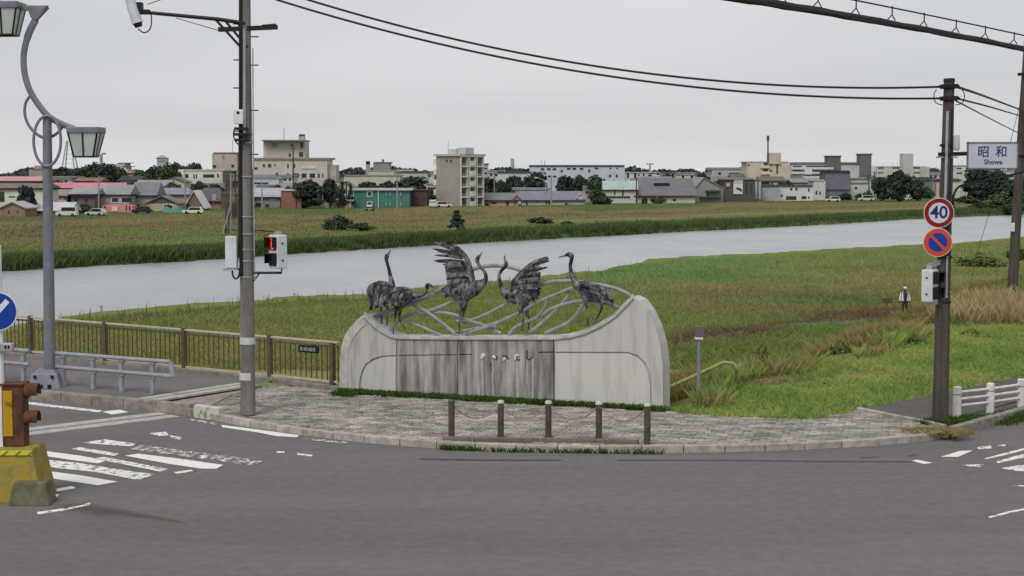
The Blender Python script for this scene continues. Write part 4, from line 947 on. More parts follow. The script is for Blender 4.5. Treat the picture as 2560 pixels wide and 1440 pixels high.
# round signs
m_signr = M('sign_red', (.26, .008, .012), .4, var=.1, scale=5); m_signr2 = M('sign_red_faded', (.62, .075, .03), .4, var=.14, scale=6); m_signb = M('sign_blue', (.010, .045, .34), .4, var=.12, scale=5); m_pk = M('sign_edge', (.66, .60, .56), .5, var=.1, scale=6)
def rsign(label, cx_, cy_, r_px, kind, nrm=(-.06, -1, 0)):
    c = Q_(cx_, cy_, -.22); r_ = r_px * QY / F_PX; o = thing('traffic_sign', label, 'traffic sign', c - Zv * r_, 0, None); nrm = Vector(nrm).normalized(); X = Zv.cross(-nrm).normalized() * 1
    X = Vector((-nrm.y, nrm.x, 0)).normalized()
    disc(MB(), c, nrm, r_, .02)
    a = MB(); disc(a, c, nrm, r_ * 1.0, .02); a.build('plate', m_pk, o)
    if kind == 40:
        a = MB(); disc(a, c + nrm * .02, nrm, r_ * .95, .004, r_in=r_ * .68); a.build('ring', m_signr, o)
        a = MB(); disc(a, c + nrm * .02, nrm, r_ * .675, .003); a.build('face', m_signw2, o)
        text_mesh('number', '40', m_navy, o, c + nrm * .026 - Zv * .0, X, Zv, r_ * 1.15, .005, bold=.006)
    else:
        a = MB(); disc(a, c + nrm * .02, nrm, r_ * .95, .004, r_in=r_ * .66); a.build('ring', m_signr2, o)
        a = MB(); disc(a, c + nrm * .02, nrm, r_ * .655, .003); a.build('face', m_signb, o)
        q = (X * .707 - Zv * .707); a = MB(); a.box(c + nrm * .026, (r_ * 1.36, .005, r_ * .20), q, Zv.cross(nrm).cross(q) if False else nrm.cross(q)); a.build('slash', m_signr2, o)
    MB().bar(c - nrm * .01, c - nrm * .01 + Vector((.0, .25, 0)) + X * .09, .05, .05).build('bracket', m_galv, o)
m_signw2 = M('sign_face', (.62, .66, .72), .4, var=.06, scale=3)
rsign('round red-ringed sign with the number 40 on the brown pole', 2347, 532, 37.5, 40); rsign('round blue no-parking sign with red slash on the brown pole', 2344, 606, 36, 0)
ped_signal('white pedestrian signal seen from behind on the brown pole', Q_(2325, 714, -.12), (.80, -.60, 0), .34, .66, .24, False)
# ---- leaning far pole and wires
EB = G(2531, 752, .05); EY = EB.y
def E_(x, y, dy=0.0): return D(x, y, EY + dy)
ep = thing('utility_pole', 'plain leaning utility pole standing on the bank lane', 'utility pole', EB)
MB().tube([E_(2530, 753), E_(2539, 580), E_(2549, 420), E_(2562, 220), E_(2573, 60)], [.21, .195, .18, .16, .15], 14).build('shaft', m_pole_w, ep, smooth=True)
MB().bar(E_(2545, 186, -.2), E_(2590, 184, -.2), .12, .12).build('cross_arm', m_black, ep); box('number_plate', m_white, ep, E_(2532, 568, -.24), (.14, .03, .34))
MB().bar(E_(2540, 389, -.2), E_(2600, 389, -.2), .06, .06).build('cross_arm', m_black, ep)
tube('stay_wire', m_wire, ep, [E_(2561, 215, -.1), E_(2515, 400, 1), E_(2440, 640, 3), E_(2420, 745, 3)], .012, 5)
def wire(name, label, pts, r, mat=None, grp=None):
    o = MB().tube(smooth_path(pts, 6), r, 6).build(name, mat or m_wire, None, smooth=True); return tag(o, label, 'wire', grp)
def fit(px0, px1, px2):     # parabola through three photo points
    A = np.array([[x * x, x, 1] for x, _ in (px0, px1, px2)], float); return np.linalg.solve(A, np.array([y for _, y in (px0, px1, px2)], float))
for nm, pts, grp in (('upper', ((612, -52), (1500, 167), (2356, 217)), 0), ('lower', ((612, -26), (1500, 187), (2356, 246)), 0)):
    k = fit(*pts); P = [D(x, k[0] * x * x + k[1] * x + k[2], PY + (QY - PY) * (x - 612) / (2356 - 612)) for x in np.linspace(612, 2356, 14)]
    wire('power_line', 'black overhead wire sagging between the concrete pole and the brown pole, the %s of two' % nm, P, .022)
wire('power_line', 'thick overhead wire from the brown pole top towards the leaning pole', [Q_(2392, 217), D(2460, 240, QY + 9), E_(2558, 277)], .030)
wire('power_line', 'middle overhead wire from the brown pole towards the leaning pole', [Q_(2392, 246), D(2470, 266, QY + 9), E_(2556, 291)], .022)
wire('power_line', 'low thin overhead wire from the brown pole to the leaning pole', [Q_(2390, 252), D(2470, 294, QY + 12), E_(2553, 336)], .018)
# heavy telephone cable with its messenger wire
def H_(t, up=0.0): 
    x = 1600 + (2800 - 1600) * t; Y = 21.0 + 14 * t; kk = fit((1850, -4), (2300, 72), (2560, 122)); return D(x, kk[0] * x * x + kk[1] * x + kk[2], Y) + Vector((0, 0, up))
cab = thing('telephone_cable', 'thick black bundled overhead cable hung from a messenger wire', 'cable', H_(.5))
hv = lambda t: .31 - .06 * t
ts = [k / 40 for k in range(41)]; Hc = H_
def H_(t, up=0.0):
    if t < 0: return Hc(0, up) + (Hc(0) - Hc(.05)) * (-t / .05)
    if t > 1: return Hc(1, up) + (Hc(1) - Hc(.95)) * ((t - 1) / .05)
    return Hc(t, up)
ts = [-1.6] + ts + [2.4]; hv = lambda t: .31 - .06 * min(max(t, 0), 1)
MB().tube([H_(t) + Vector((0, 0, .005 * math.sin(t * 55))) for t in ts], [.070 + .004 * math.sin(t * 90) - .02 * min(max(t, 0), 1) for t in ts], 8).build('cable_bundle', m_wire, cab, smooth=True)
MB().tube([H_(t) + Vector((.02, -.05, -.03 + .015 * math.sin(t * 37))) for t in ts], .03, 6).build('drop_cable', m_wire, cab, smooth=True)
MB().tube([H_(t, hv(t)) for t in ts], .014, 6).build('messenger_wire', m_wire, cab, smooth=True)
for x in (1955, 2045, 2140, 2230, 2310, 2390, 2463, 2535, 2602, 2665):
    t = (x - 1600) / 1200; a_, b_ = H_(t, hv(t)), H_(t)
    g_ = MB(); m_ = a_ * .55 + b_ * .45; g_.tube([a_ + Zv * .03, m_], .012, 6); g_.tube([m_, b_ + Vector((-.10, 0, .05))], .010, 6); g_.tube([m_, b_ + Vector((.06, 0, .05))], .010, 6); g_.build('hanger', m_wire, cab)
# ---- bollards with chains, on their raised kerb
m_boll = M('bollard_brown', (.095, .080, .062), .6, metal=.2, var=.22, scale=5, fine=.1); m_bcap = M('bollard_cap', (.52, .50, .44), .5, var=.15, scale=8); m_chain = M('chain_rope', (.30, .26, .21), .8, var=.2, scale=20)
BOL = [(1129, 1101, 998), (1252, 1094, 1000), (1371, 1094, 1001), (1497, 1100, 1003), (1618, 1113, 1007)]
bx = []
blab = ['brown bollard without a pale cap at the end of the chain row', 'brown bollard beside the uncapped end post of the chain row', 'brown bollard in the middle of the chain row', 'brown bollard beside the end post by the wall edge', 'brown end bollard of the chain row by the monument edge']
for i, (x, yb, yt) in enumerate(BOL):
    b0 = G(x, yb, SZ); h = (D(x, yt, b0.y)).z - SZ; r_ = .062
    t = thing('bollard', blab[i], 'bollard', b0, 0, 'bollards in front of the monument')
    MB().tube([b0 - Zv * .05, b0 + Zv * (h - .06)], [r_, r_ * .97], 14).build('post', m_boll, t, smooth=True)
    MB().tube([b0 + Zv * (h - .06), b0 + Zv * (h - .03), b0 + Zv * (h - .005), b0 + Zv * h], [r_ * 1.12, r_ * 1.1, r_ * .8, r_ * .2], 14).build('cap', m_bcap if i else m_boll, t, smooth=True)
    MB().tube([b0 + Zv * .0, b0 + Zv * .03], r_ * 1.3, 14).build('collar', m_boll, t, smooth=True)
    bx.append((b0, h))
for i in range(4):
    a_, b_ = bx[i][0] + Zv * (bx[i][1] - .07), bx[i + 1][0] + Zv * (bx[i + 1][1] - .07)
    P = [a_ + (b_ - a_) * t + Zv * (-1.15 * t * (1 - t)) for t in [k / 16 for k in range(17)]]
    o = MB().tube(P, .014, 6).build('chain', m_chain, None, smooth=True)
    tag(o, 'sagging pale rope chain ' + ['next to the uncapped bollard', 'from the second capped bollard to the middle bollard', 'just past the middle bollard', 'next to the end bollard by the monument edge'][i], 'chain', 'chains between bollards')
m_pk_k = M('pink_kerb', (.17, .14, .115), .9, var=.25, scale=5, bump=.3, rnd=.1, fine=.18)
kerb('raised_kerb', 'raised mossy kerb in front of the bollards', [G(1105, 1119), G(1240, 1121), G(1400, 1122), G(1560, 1126), G(1650, 1130)], .62, .13, .20, m_pk_k)
# ---- small post and hand rail by the bank steps
m_bp = M('blue_grey_post', (.24, .27, .33), .5, metal=.2, var=.12, scale=6)
sb = G(1746, 1006, .05)
t = thing('marker_post', 'slim blue-grey post with a small brown box on top', 'post', sb)
tube('stem', m_bp, t, [sb - Zv * .1, sb + Zv * 1.5], .042, 10); tp = D(1749, 828, sb.y); box('head_box', M('box_brown', (.16, .13, .12), .7, var=.2, scale=6), t, tp, (.20, .16, .24), bevel=.015); box('collar', m_white, t, D(1747, 845, sb.y), (.18, .15, .05))
m_yg = M('rail_yellow_green', (.27, .33, .10), .5, var=.15, scale=6); m_ygd = M('rail_dark', (.10, .13, .055), .6, var=.2, scale=6)
hb = G(1840, 978, .03); hY = hb.y
t = thing('hand_rail', 'bent yellow-green hand rail beside the steps down the bank', 'hand rail', hb)
hp = [D(1600, 992, hY - 1.4), D(1676, 967, hY - .9), D(1740, 938, hY - .45), D(1808, 906, hY - .05), D(1833, 909, hY), D(1841, 922, hY)]
tube('rail', m_yg, t, hp, .045, 8); tube('post', m_ygd, t, [D(1841, 918, hY), hb - Zv * .1], .040, 8)
for x, y in ((1700, 957), (1770, 924)): 
    q = D(x, y, hY - (1841 - x) / 170 * .9); tube('post', m_ygd, t, [q, Vector((q.x, q.y, q.z - .85))], .035, 8)
# ---- white wooden fence on the verge
m_wood = M('white_timber', (.66, .65, .60), .7, var=.16, scale=4, stretch=(1, 1, .5), bump=.2, fine=.1)
fp = [G(2392, 1046, .08), G(2475, 1036, .08), G(2552, 1024, .08)]
fd = (fp[2] - fp[0]) / 2; fp += [fp[2] + fd, fp[2] + 2 * fd]
t = thing('white_fence', 'low white three-rail fence beside the asphalt footpath', 'fence', fp[0])
for p in fp:
    MB().tube([p - Zv * .1, p + Zv * .655], .088, 12).build('post', m_wood, t, smooth=True); MB().tube([p + Zv * .655, p + Zv * .67], [.085, .06], 12).build('post_cap', m_wood, t, smooth=True); MB().tube([p + Zv * .50, p + Zv * .515], .091, 12).build('post_ring', M('ring_dark', (.10, .10, .09), .6), t, smooth=True)
for a_, b_ in zip(fp[:-1], fp[1:]):
    for z in (.545, .40, .26): tube('rail', m_wood, t, [a_ + Zv * z, b_ + Zv * z], .032, 8)
# ---- yellow traffic island block with rusty signal lamp and keep-side sign
IB = G(52, 1258); IY = IB.y
def I_(x, y, dy=0.0): return D(x, y, IY + dy)
m_yel = M('yellow_paint', (.34, .265, .045), .85, col2=(.20, .17, .075), lo=.42, hi=.68, scale=4, bump=.35, fine=.18); m_mossy = M('mossy_concrete', (.135, .125, .085), .92, var=.3, scale=5, bump=.4, fine=.18)
isl = thing('island_block', 'yellow painted concrete traffic block with a mossy concrete step', 'traffic block', IB)
def frustum(name, mat, c, bx_, by_, tx, ty, h, par, bevel=.02):
    V = [c + Vector((s * bx_, t * by_, 0)) for s, t in ((-1, -1), (1, -1), (1, 1), (-1, 1))] + [c + Vector((s * tx, t * ty, h)) for s, t in ((-1, -1), (1, -1), (1, 1), (-1, 1))]
    return MB().add(V, [(3, 2, 1, 0), (4, 5, 6, 7)] + [(i, (i + 1) % 4, 4 + (i + 1) % 4, 4 + i) for i in range(4)]).build(name, mat, par, bevel=bevel)
bc = I_(28, 1250, .42); bc.z = -.01
frustum('yellow_block', m_yel, bc, .62, .45, .46, .34, .86, isl, .03)
sc2 = I_(82, 1258, .0); sc2.z = -.01
frustum('front_step', m_mossy, sc2, .33, .24, .25, .17, .37, isl, .03)
m_tape = M('yellow_tape', (.52, .56, .04), .5, var=.12, scale=8)
tpz = bc.z + .80; box('reflective_tape', m_tape, isl, Vector((bc.x, bc.y - .365, tpz)), (.93, .012, .075), Z=(0, .12, 1))
for k in range(4): MB().bar(Vector((bc.x - .2 + k * .2, bc.y - .374, tpz - .03)), Vector((bc.x - .12 + k * .2, bc.y - .372, tpz + .03)), .03, .006).build('tape_mark', m_dark, isl)
m_rust = M('rusty_steel', (.072, .036, .022), .9, col2=(.17, .075, .03), lo=.4, hi=.72, scale=6, bump=.4, fine=.2); m_ry = M('flaking_yellow', (.48, .27, .012), .7, col2=(.20, .09, .02), lo=.52, hi=.62, scale=5, bump=.2)
rl = thing('warning_lamp', 'rusty two-lamp warning box with flaking yellow front on the yellow block', 'warning lamp', bc + Zv * .86)
lc = I_(38, 1034, .42); lh = (I_(38, 957, .42) - I_(38, 1110, .42)).z
box('lamp_box', m_rust, rl, Vector((lc.x, lc.y, bc.z + .86 + lh / 2)), (.36, .30, lh), bevel=.025)
box('yellow_front', m_ry, rl, Vector((lc.x - .07, lc.y - .155, bc.z + .90 + lh / 2)), (.15, .02, lh * .74), bevel=.005)
box('lid', m_rust, rl, Vector((lc.x - .02, lc.y, bc.z + .87 + lh)), (.42, .34, .03))
for y in (978, 1046):
    c = I_(64, y, .34); hd = MB(); n = 14; R0 = .13; V = []
    for j in (0, 1):
        for rr in (R0, R0 - .014):
            for k in range(n + 1):
                a_ = math.radians(-25 + 230 * k / n); V.append(c + Vector((.21 * j, rr * math.cos(a_), rr * math.sin(a_))))
    m1 = n + 1
    Fs = [(g + k, g + k + 1, g + k + 1 + 2 * m1, g + k + 2 * m1) for g in (0, m1) for k in range(n)] + [(2 * m1 + k, 2 * m1 + k + 1, 3 * m1 + k + 1, 3 * m1 + k) for k in range(n)]
    hd.add(V, Fs).build('lamp_hood', m_rust, rl, smooth=False)
    a = MB(); disc(a, c + Vector((.02, 0, 0)), (1, 0, 0), .105, .03, 24); a.build('lens', m_dark, rl)
m_kb = M('keep_blue', (.008, .05, .33), .35, var=.1, scale=4); m_kw = M('keep_white', (.72, .74, .76), .4, var=.06, scale=4)
kc = I_(-4, 778, .25); kg = thing('traffic_sign', 'round blue keep-side sign with white slanting arrow on a white post', 'traffic sign', Vector((kc.x, kc.y + .1, .85)))
a = MB(); disc(a, kc, (0, -1, 0), .305, .02); a.build('plate', m_kw, kg); a = MB(); disc(a, kc + Vector((0, -.02, 0)), (0, -1, 0), .288, .004); a.build('face', m_kb, kg)
ad = Vector((-.68, 0, -.73)).normalized(); an = Vector((.73, 0, -.68)); k0 = kc + Vector((0, -.027, 0)); tip = k0 + ad * .20
MB().prism([k0 - ad * .23 + an * .042, k0 + ad * .08 + an * .042, k0 + ad * .08 + an * .12, tip, k0 + ad * .08 - an * .12, k0 + ad * .08 - an * .042, k0 - ad * .23 - an * .042], (0, -.004, 0)).build('arrow', m_kw, kg)
pc = Vector((kc.x - .01, kc.y + .07, 0)); tube('post', m_kw, kg, [pc + Zv * .5, pc + Zv * 4.05], .055, 12)
q = I_(14, 868, .25); box('sensor', m_galv, kg, q, (.24, .14, .13), bevel=.012)
for dx in (.02, .07): box('sensor_eye', m_dark, kg, q + Vector((dx, -.072, .01)), (.03, .01, .05))
# ================================================================ the town across the river
def c3(h): return tuple(((int(h[i:i + 2], 16) / 255) ** 2.2) for i in (0, 2, 4))
def wm(h, rough=.85): return M('wall_' + h, c3(h), rough, var=.10, scale=.35, fine=.05, coord='Position')
def rm(h): return M('roof_' + h, c3(h), .7, var=.12, scale=.4, stretch=(1, 1, 1), fine=.06, coord='Position')
m_win = M('window_glass', (.035, .04, .045), .2, var=.4, scale=.3, coord='Position', spec=.5); m_winf = M('window_frame', (.55, .55, .53), .6, var=.1, scale=1)
def Yf(px): return 34800.0 / (float(town_y(px)) - 430.0)
m_eave_shade = M('eaves_shade', (.045, .040, .038), .8, var=.2, scale=1)  # eaves coloured dark to paint the shadow line below each pitched roof
class B:
    """a building facing the viewer: x0..x1 photo columns, yt photo row of the wall's top, standing on the town's ground"""
    def __init__(s, label, x0, x1, yt, wall, Y=None, back=0, depth=9, name='house', cat='house', group=None):
        s.Y = (Y if Y else Yf((x0 + x1) / 2) + 4) + back; s.x0, s.x1 = x0, x1; s.d = depth
        a, b = D(x0, yt, s.Y), D(x1, yt, s.Y); s.zt = a.z; s.xa, s.xb = a.x, b.x; s.k = s.Y / F_PX
        s.r = thing(name, label, cat, ((a.x + b.x) / 2, s.Y + depth / 2, -4.0), 0, group)
        s.block(x0, x1, yt, wall, 'wall')
    def block(s, x0, x1, yt, wall, name='wing', yb=None, dy=0.0, depth=None):
        a, b = D(x0, yt, s.Y), D(x1, yt, s.Y); zb = D(x0, yb, s.Y).z if yb else -4.2; dd = depth or s.d
        return MB().box(((a.x + b.x) / 2, s.Y + dy + dd / 2, (a.z + zb) / 2), (b.x - a.x, dd, a.z - zb)).build(name, wm(wall), s.r)
    def flat(s, col, h=.35, o=.25, x0=None, x1=None, yt=None):
        a, b = D(x0 or s.x0, yt or 0, s.Y), D(x1 or s.x1, yt or 0, s.Y); z = a.z if yt else s.zt
        MB().box(((a.x + b.x) / 2, s.Y + s.d / 2, z + h / 2 + .004), (b.x - a.x + 2 * o, s.d + 2 * o, h)).build('roof', rm(col), s.r); return s
    def gx(s, yr, col, o=.45, x0=None, x1=None, ye=None, inset=0.0, dy=0.0):
        """ridge across the view; inset > 0 gives a hipped roof"""
        x0, x1 = x0 or s.x0, x1 or s.x1; ze = D(x0, ye, s.Y).z if ye else s.zt; zr = D(x0, yr, s.Y).z; xa, xb = D(x0, 500, s.Y).x - o, D(x1, 500, s.Y).x + o; ya, yb = s.Y - o + dy, s.Y + s.d + o; ym = (ya + yb) / 2; i = inset; t = .18
        lo = [(xa, ya, ze), (xb, ya, ze), (xb, yb, ze), (xa, yb, ze), (xa + i, ym, zr), (xb - i, ym, zr)]
        V = lo + [(p[0], p[1], p[2] - t) for p in lo[:4]]
        MB().add(lo, [(0, 1, 5, 4), (2, 3, 4, 5), (1, 2, 5), (3, 0, 4), (3, 2, 1, 0)]).build('roof', rm(col), s.r)
        MB().box(((xa + xb) / 2, (ya + yb) / 2, ze - t - .01), (xb - xa - .06, yb - ya - .06, 2 * t)).build('eaves', m_eave_shade, s.r); return s
    def gy(s, yr, col, o=.4, x0=None, x1=None, ye=None, wall=None, peak=.5):
        """gable towards the viewer"""
        x0, x1 = x0 or s.x0, x1 or s.x1; ze = D(x0, ye, s.Y).z if ye else s.zt; zr = D(x0, yr, s.Y).z; xa, xb = D(x0, 500, s.Y).x, D(x1, 500, s.Y).x; xm = xa + (xb - xa) * peak; ya, yb = s.Y - o, s.Y + s.d + o; t = .22
        sl = (zr - ze) / max(xm - xa, .1); sr_ = (zr - ze) / max(xb - xm, .1)
        for P in (((xa - o, ze - o * sl), (xm, zr)), ((xb + o, ze - o * sr_), (xm, zr))):
            (u0, w0), (u1, w1) = P
            MB().prism([(u0, ya, w0), (u1, ya, w1), (u1, ya, w1 + t), (u0, ya, w0 + t)], (0, yb - ya, 0)).build('roof', rm(col), s.r)
        if wall: MB().prism([(xa, s.Y + .02, ze), (xb, s.Y + .02, ze), (xm, s.Y + .02, zr)], (0, s.d - .04, 0)).build('gable', wm(wall), s.r)
        return s
    def win(s, L, frame=False, dy=0.0, mat=None):
        for cx, cy, w, h in L:
            p = D(cx, cy, s.Y); kk = s.k
            if frame:
                f = MB().box((p.x, s.Y + dy - .03, p.z), ((w + 5) * kk, .10, (h + 5) * kk)).build('window', m_winf, s.r)
                MB().box((p.x, s.Y + dy - .085, p.z), (w * kk, .03, h * kk)).build('pane', mat or m_win, f)
            else: MB().box((p.x, s.Y + dy - .02, p.z), (w * kk, .09, h * kk)).build('window', mat or m_win, s.r)
        return s
    def band(s, cx, cy, w, h, col, name='trim', dy=0.0, dp=.3):
        p = D(cx, cy, s.Y); MB().box((p.x, s.Y + dy - dp / 2, p.z), (w * s.k, dp, h * s.k)).build(name, wm(col), s.r); return s
    def mast(s, x, y0, y1, r=.15, col='6c6f73', name='antenna', dy=3.0):
        MB().tube([D(x, y1, s.Y) + Vector((0, dy, 0)), D(x, y0, s.Y) + Vector((0, dy, 0))], r, 6).build(name, wm(col), s.r); return s
# --- near row, following the bank
B('low house with pale sheet roof and brown gable at the end of the row', 0, 62, 520, '8f7666', back=-6, depth=8).gy(506, 'a9abb0', wall='8f7666').win([(22, 530, 4, 8), (44, 530, 3, 6)])
B('long low shed with white sheet roof beside the brown gabled house', 64, 174, 527, 'b5b3a8', back=-4, depth=7).gx(506, 'b7b9be', o=.5)
B('cream two-storey house half hidden by a round tree', -40, 112, 470, 'cfcdbd', back=10, depth=10).gx(459, '7b6f66').win([(17, 471, 8, 4), (5, 492, 12, 25), (30, 492, 16, 3)])
B('long cream block with pink roof behind the cream house', -60, 108, 452, 'cdbfb2', back=70, depth=10, name='apartment_block', cat='building').gx(441, 'bb8f94').win([(90, 460, 10, 6)])
B('pale pink house with red-edged roof beside the brown-walled house', 128, 166, 489, 'd3bdb9', back=14).gx(474, '8f837e').win([(134, 497, 4, 8), (163, 495, 3, 10)])
B('long low house with bright red-pink roof below the wooded hill', 132, 322, 470, 'b9aca4', back=60, depth=10, name='row_house', cat='house').gx(457, 'c47e8a').win([(187, 474, 30, 4)])
B('dark brown-walled house with grey sheet roof', 178, 236, 485, '6f6263', back=8).gx(469, '8f9395', o=.6).win([(190, 500, 8, 6), (215, 500, 8, 6)])
B('grey house with white triangular gable trim and slate roof', 232, 322, 486, '96938f', back=6).gx(462, '878b8c', x0=258).gy(470, 'b9b9b5', x0=236, x1=268, wall='e6e6e2').win([(288, 500, 16, 10), (310, 500, 12, 12)], True)
f = B('pink boarded shop front with dark upper window', 256, 331, 513, 'd78f8d', back=0, depth=4, name='shop', cat='shop'); f.band(288, 522, 14, 12, 'e3c9c4', 'sign_board'); f.win([(320, 500, 18, 12), (262, 520, 4, 8), (316, 520, 3, 12), (324, 520, 3, 12)])
B('grey house with a steep broad slate roof', 331, 388, 488, 'a5a4a1', back=6).gx(456, '77767d', o=.5).win([(341, 492, 7, 9), (345, 515, 8, 8)])
B('beige house with blue-grey hipped roof behind the parked car', 386, 470, 486, 'b59a88', back=12).gx(470, '86868f', inset=1.0).win([(398, 492, 6, 5)])
B('small tan house with low dark gable roof by the green tarpaulin', 364, 444, 509, 'b5a287', back=0, depth=7).gy(491, '75716d', wall='5f5b57').win([(415, 516, 10, 8), (427, 517, 9, 8)], True)
B('house with a steep brown triangular gable and white bargeboards', 463, 507, 515, '7d6e66', back=2, depth=8).gy(478, 'd2d0cb', wall='7d6e66').win([(470, 514, 8, 9)])
B('house with a dark hipped roof and pinkish chimney stack', 490, 552, 502, '8d7a75', back=10).gx(470, '5c5b60', inset=1.5).band(536, 496, 9, 22, 'b69c9c', 'chimney')
B('brown brick warehouse behind the concrete pole', 552, 612, 487, '6d4f48', back=4, depth=8, name='warehouse', cat='building').flat('555250').win([(590, 470, 3, 3)])
B('blue-grey house with low curved roof beside the brick block', 632, 700, 492, '8c8b89', back=8).gx(470, 'a3a5ad', o=.5).win([(682, 494, 10, 9)], True).win([(646, 512, 14, 9), (668, 514, 10, 7)])
B('white row of shops with blue awnings below the big hospital', 632, 697, 446, 'bfc0c6', back=60, depth=8, name='shop_row', cat='shop').flat('a2a5af').win([(651, 458, 40, 4), (692, 437, 6, 10)]).band(664, 440, 58, 7, '8f94a3', 'awning')
B('small red-brown brick block with white coping', 702, 753, 477, '8a6357', back=0, depth=6, name='brick_shed', cat='building').flat('c9c6bd').win([(741, 500, 2, 40)])
g = B('long green corrugated two-storey house with white eaves', 880, 1024, 476, '4d786c', depth=9).flat('b8beb8', .5, .5); g.win([(924, 485, 9, 9), (924, 510, 9, 9)], True); g.band(946, 496, 3, 46, '9fb5a8', 'downpipe'); g.band(884, 498, 3, 46, '86a597', 'corner_trim')
for x in (966, 976, 1002): g.band(x, 486, 3, 9, '7fa396', 'vent'); g.band(x, 511, 3, 9, '7fa396', 'vent')
B('dark brown annex joined to the green house', 1025, 1067, 477, '544845', depth=9, back=1).flat('4a4443').win([(1061, 498, 5, 10)])
# five-storey apartment house seen on its corner
aY = Yf(1147); k_ = aY / F_PX; cph = math.radians(42)
ca = D(1150, 390, aY); L1, L2 = 62 * k_ / math.cos(cph), 56 * k_ / math.sin(cph)
ap = thing('apartment_house', 'five-storey grey apartment house with stacked white balconies', 'apartment house', (ca.x, ca.y, -4))
e1, e2 = Vector((-math.cos(cph), math.sin(cph), 0)), Vector((math.sin(cph), math.cos(cph), 0)); zt = ca.z; c0_ = Vector((ca.x, ca.y, 0))
MB().prism([Vector((p.x, p.y, -4.2)) for p in (c0_, c0_ + e1 * L1, c0_ + e1 * L1 + e2 * L2, c0_ + e2 * L2)], (0, 0, zt + 4.2)).build('wall', wm('98958f'), ap)
MB().prism([Vector((p.x, p.y, zt + .01)) for p in (c0_ - e1 * .5 - e2 * .5, c0_ + e1 * (L1 + .5) - e2 * .5, c0_ + e1 * (L1 + .5) + e2 * (L2 + .5), c0_ - e1 * .5 + e2 * (L2 + .5))], (0, 0, .5)).build('roof', rm('b1b0ac'), ap)
for (x, w, h) in ((1110, 3.2, 1.3), (1160, 2.8, 1.6)): MB().box(c0_ + e1 * (L1 * .5 if x < 1150 else L1 * .1) + e2 * 3 + Zv * (zt + .5 + h / 2), (w, 3, h), e1).build('roof_house', wm('bdbab4'), ap)
MB().tube([c0_ + e1 * 6 + e2 * 2 + Zv * zt, c0_ + e1 * 6 + e2 * 2 + Zv * (zt + 4)], .06, 5).build('antenna', m_galv, ap)
fh = (zt + 3.6) / 5
for fl in range(5):
    zb = -3.6 + fl * fh
    for u in (.14, .50, .84):
        if u == .5: 
            MB().box(c0_ + e2 * (L2 * u) - e1 * .3 + Zv * (zb + fh * .30), (L2 * .24, .6, fh * .5), e2).build('balcony', wm('d3d1cb'), ap); MB().box(c0_ + e2 * (L2 * u) - e1 * .02 + Zv * (zb + fh * .72), (L2 * .17, .08, fh * .34), e2).build('window', m_win, ap)
        else:
            w_ = MB().box(c0_ + e2 * (L2 * u) - e1 * .02 + Zv * (zb + fh * .48), (L2 * .17, .08, fh * .74), e2).build('window', m_win, ap); MB().box(c0_ + e2 * (L2 * u) - e1 * .08 + Zv * (zb + fh * .22), (L2 * .17, .05, fh * .12), e2).build('sill', wm('8f8c88'), w_)
    MB().box(c0_ + e2 * (L2 * .5) - e1 * .22 + Zv * (zb + fh * .97), (L2, .42, fh * .10), e2).build('floor_band', wm('d8d6d0'), ap)
    MB().box(c0_ + e1 * (L1 + .5) + e2 * 1.2 + Zv * (zb + fh * .42), (1.2, 2.2, fh * .55), e1).build('stair_landing', wm('cfcdc8'), ap)
for u in (.015, .30, .38, .62, .70, .985): MB().box(c0_ + e2 * (L2 * u) - e1 * .2 + Zv * ((zt - 4) / 2), (.22, .4, zt + 4), e2).build('pier', wm('cbc9c3'), ap)
for z, u in ((zt - 1.2, .55), (zt - 1.3, .38)): MB().box(c0_ + e1 * L1 * u - e2 * .02 + Zv * z, (.6, .06, .7), e1).build('window', m_win, ap)
B('peach house with grey-green tiled roof beside the apartment house', 1205, 1296, 500, 'b79f85', depth=8).gx(482, '757c78', o=.5).gy(490, '5d5a55', x0=1281, x1=1303, ye=501, wall='c9b39b').win([(1217, 511, 10, 6), (1235, 508, 12, 4), (1269, 509, 7, 9), (1288, 508, 3, 9)])
B('long white house with slate-blue roof', 1302, 1460, 500, 'c5c4b7', depth=9, back=2).gx(478, '7a7a87', o=.5).gy(484, 'c0bfc6', x0=1440, x1=1462, ye=497, wall='d9d8cf').win([(1317, 508, 4, 9), (1342, 505, 9, 2), (1366, 507, 4, 8), (1373, 507, 4, 8), (1416, 511, 8, 6)])
B('white house with a flat dark-edged roof behind the slate-blue roof', 1288, 1372, 475, 'c9c9c6', back=30, depth=8).flat('8b8b90', .6, .8)
B('pair of white houses with pale green sheet roofs', 1512, 1592, 474, 'bfc3bc', back=14, depth=9).gx(452, '9fb0a6', o=.5).win([(1537, 481, 3, 14), (1557, 480, 4, 18)]).band(1545, 492, 60, 3, '33332f', 'fence_board')
B('white two-storey flats with dark stairwells', 1562, 1650, 432, 'c7c9c9', Y=640, depth=10, name='apartment_block', cat='building').flat('b4b6b6').win([(1570, 438, 5, 14), (1588, 437, 6, 16), (1597, 437, 4, 5), (1609, 437, 5, 5), (1624, 444, 10, 16), (1630, 432, 16, 5), (1645, 433, 7, 8)])
h_ = B('large hall with a broad sloping grey roof and clipped gable', 1590, 1738, 489, 'b8b5ab', depth=26, name='hall', cat='building'); h_.gx(446, '6f6d71', o=.6, dy=0, x1=1738); h_.band(1660, 462, 40, 8, '2c2b2b', 'clerestory', dy=7.2, dp=.5); h_.win([(1612, 497, 8, 12), (1686, 500, 8, 6), (1640, 498, 14, 10)])
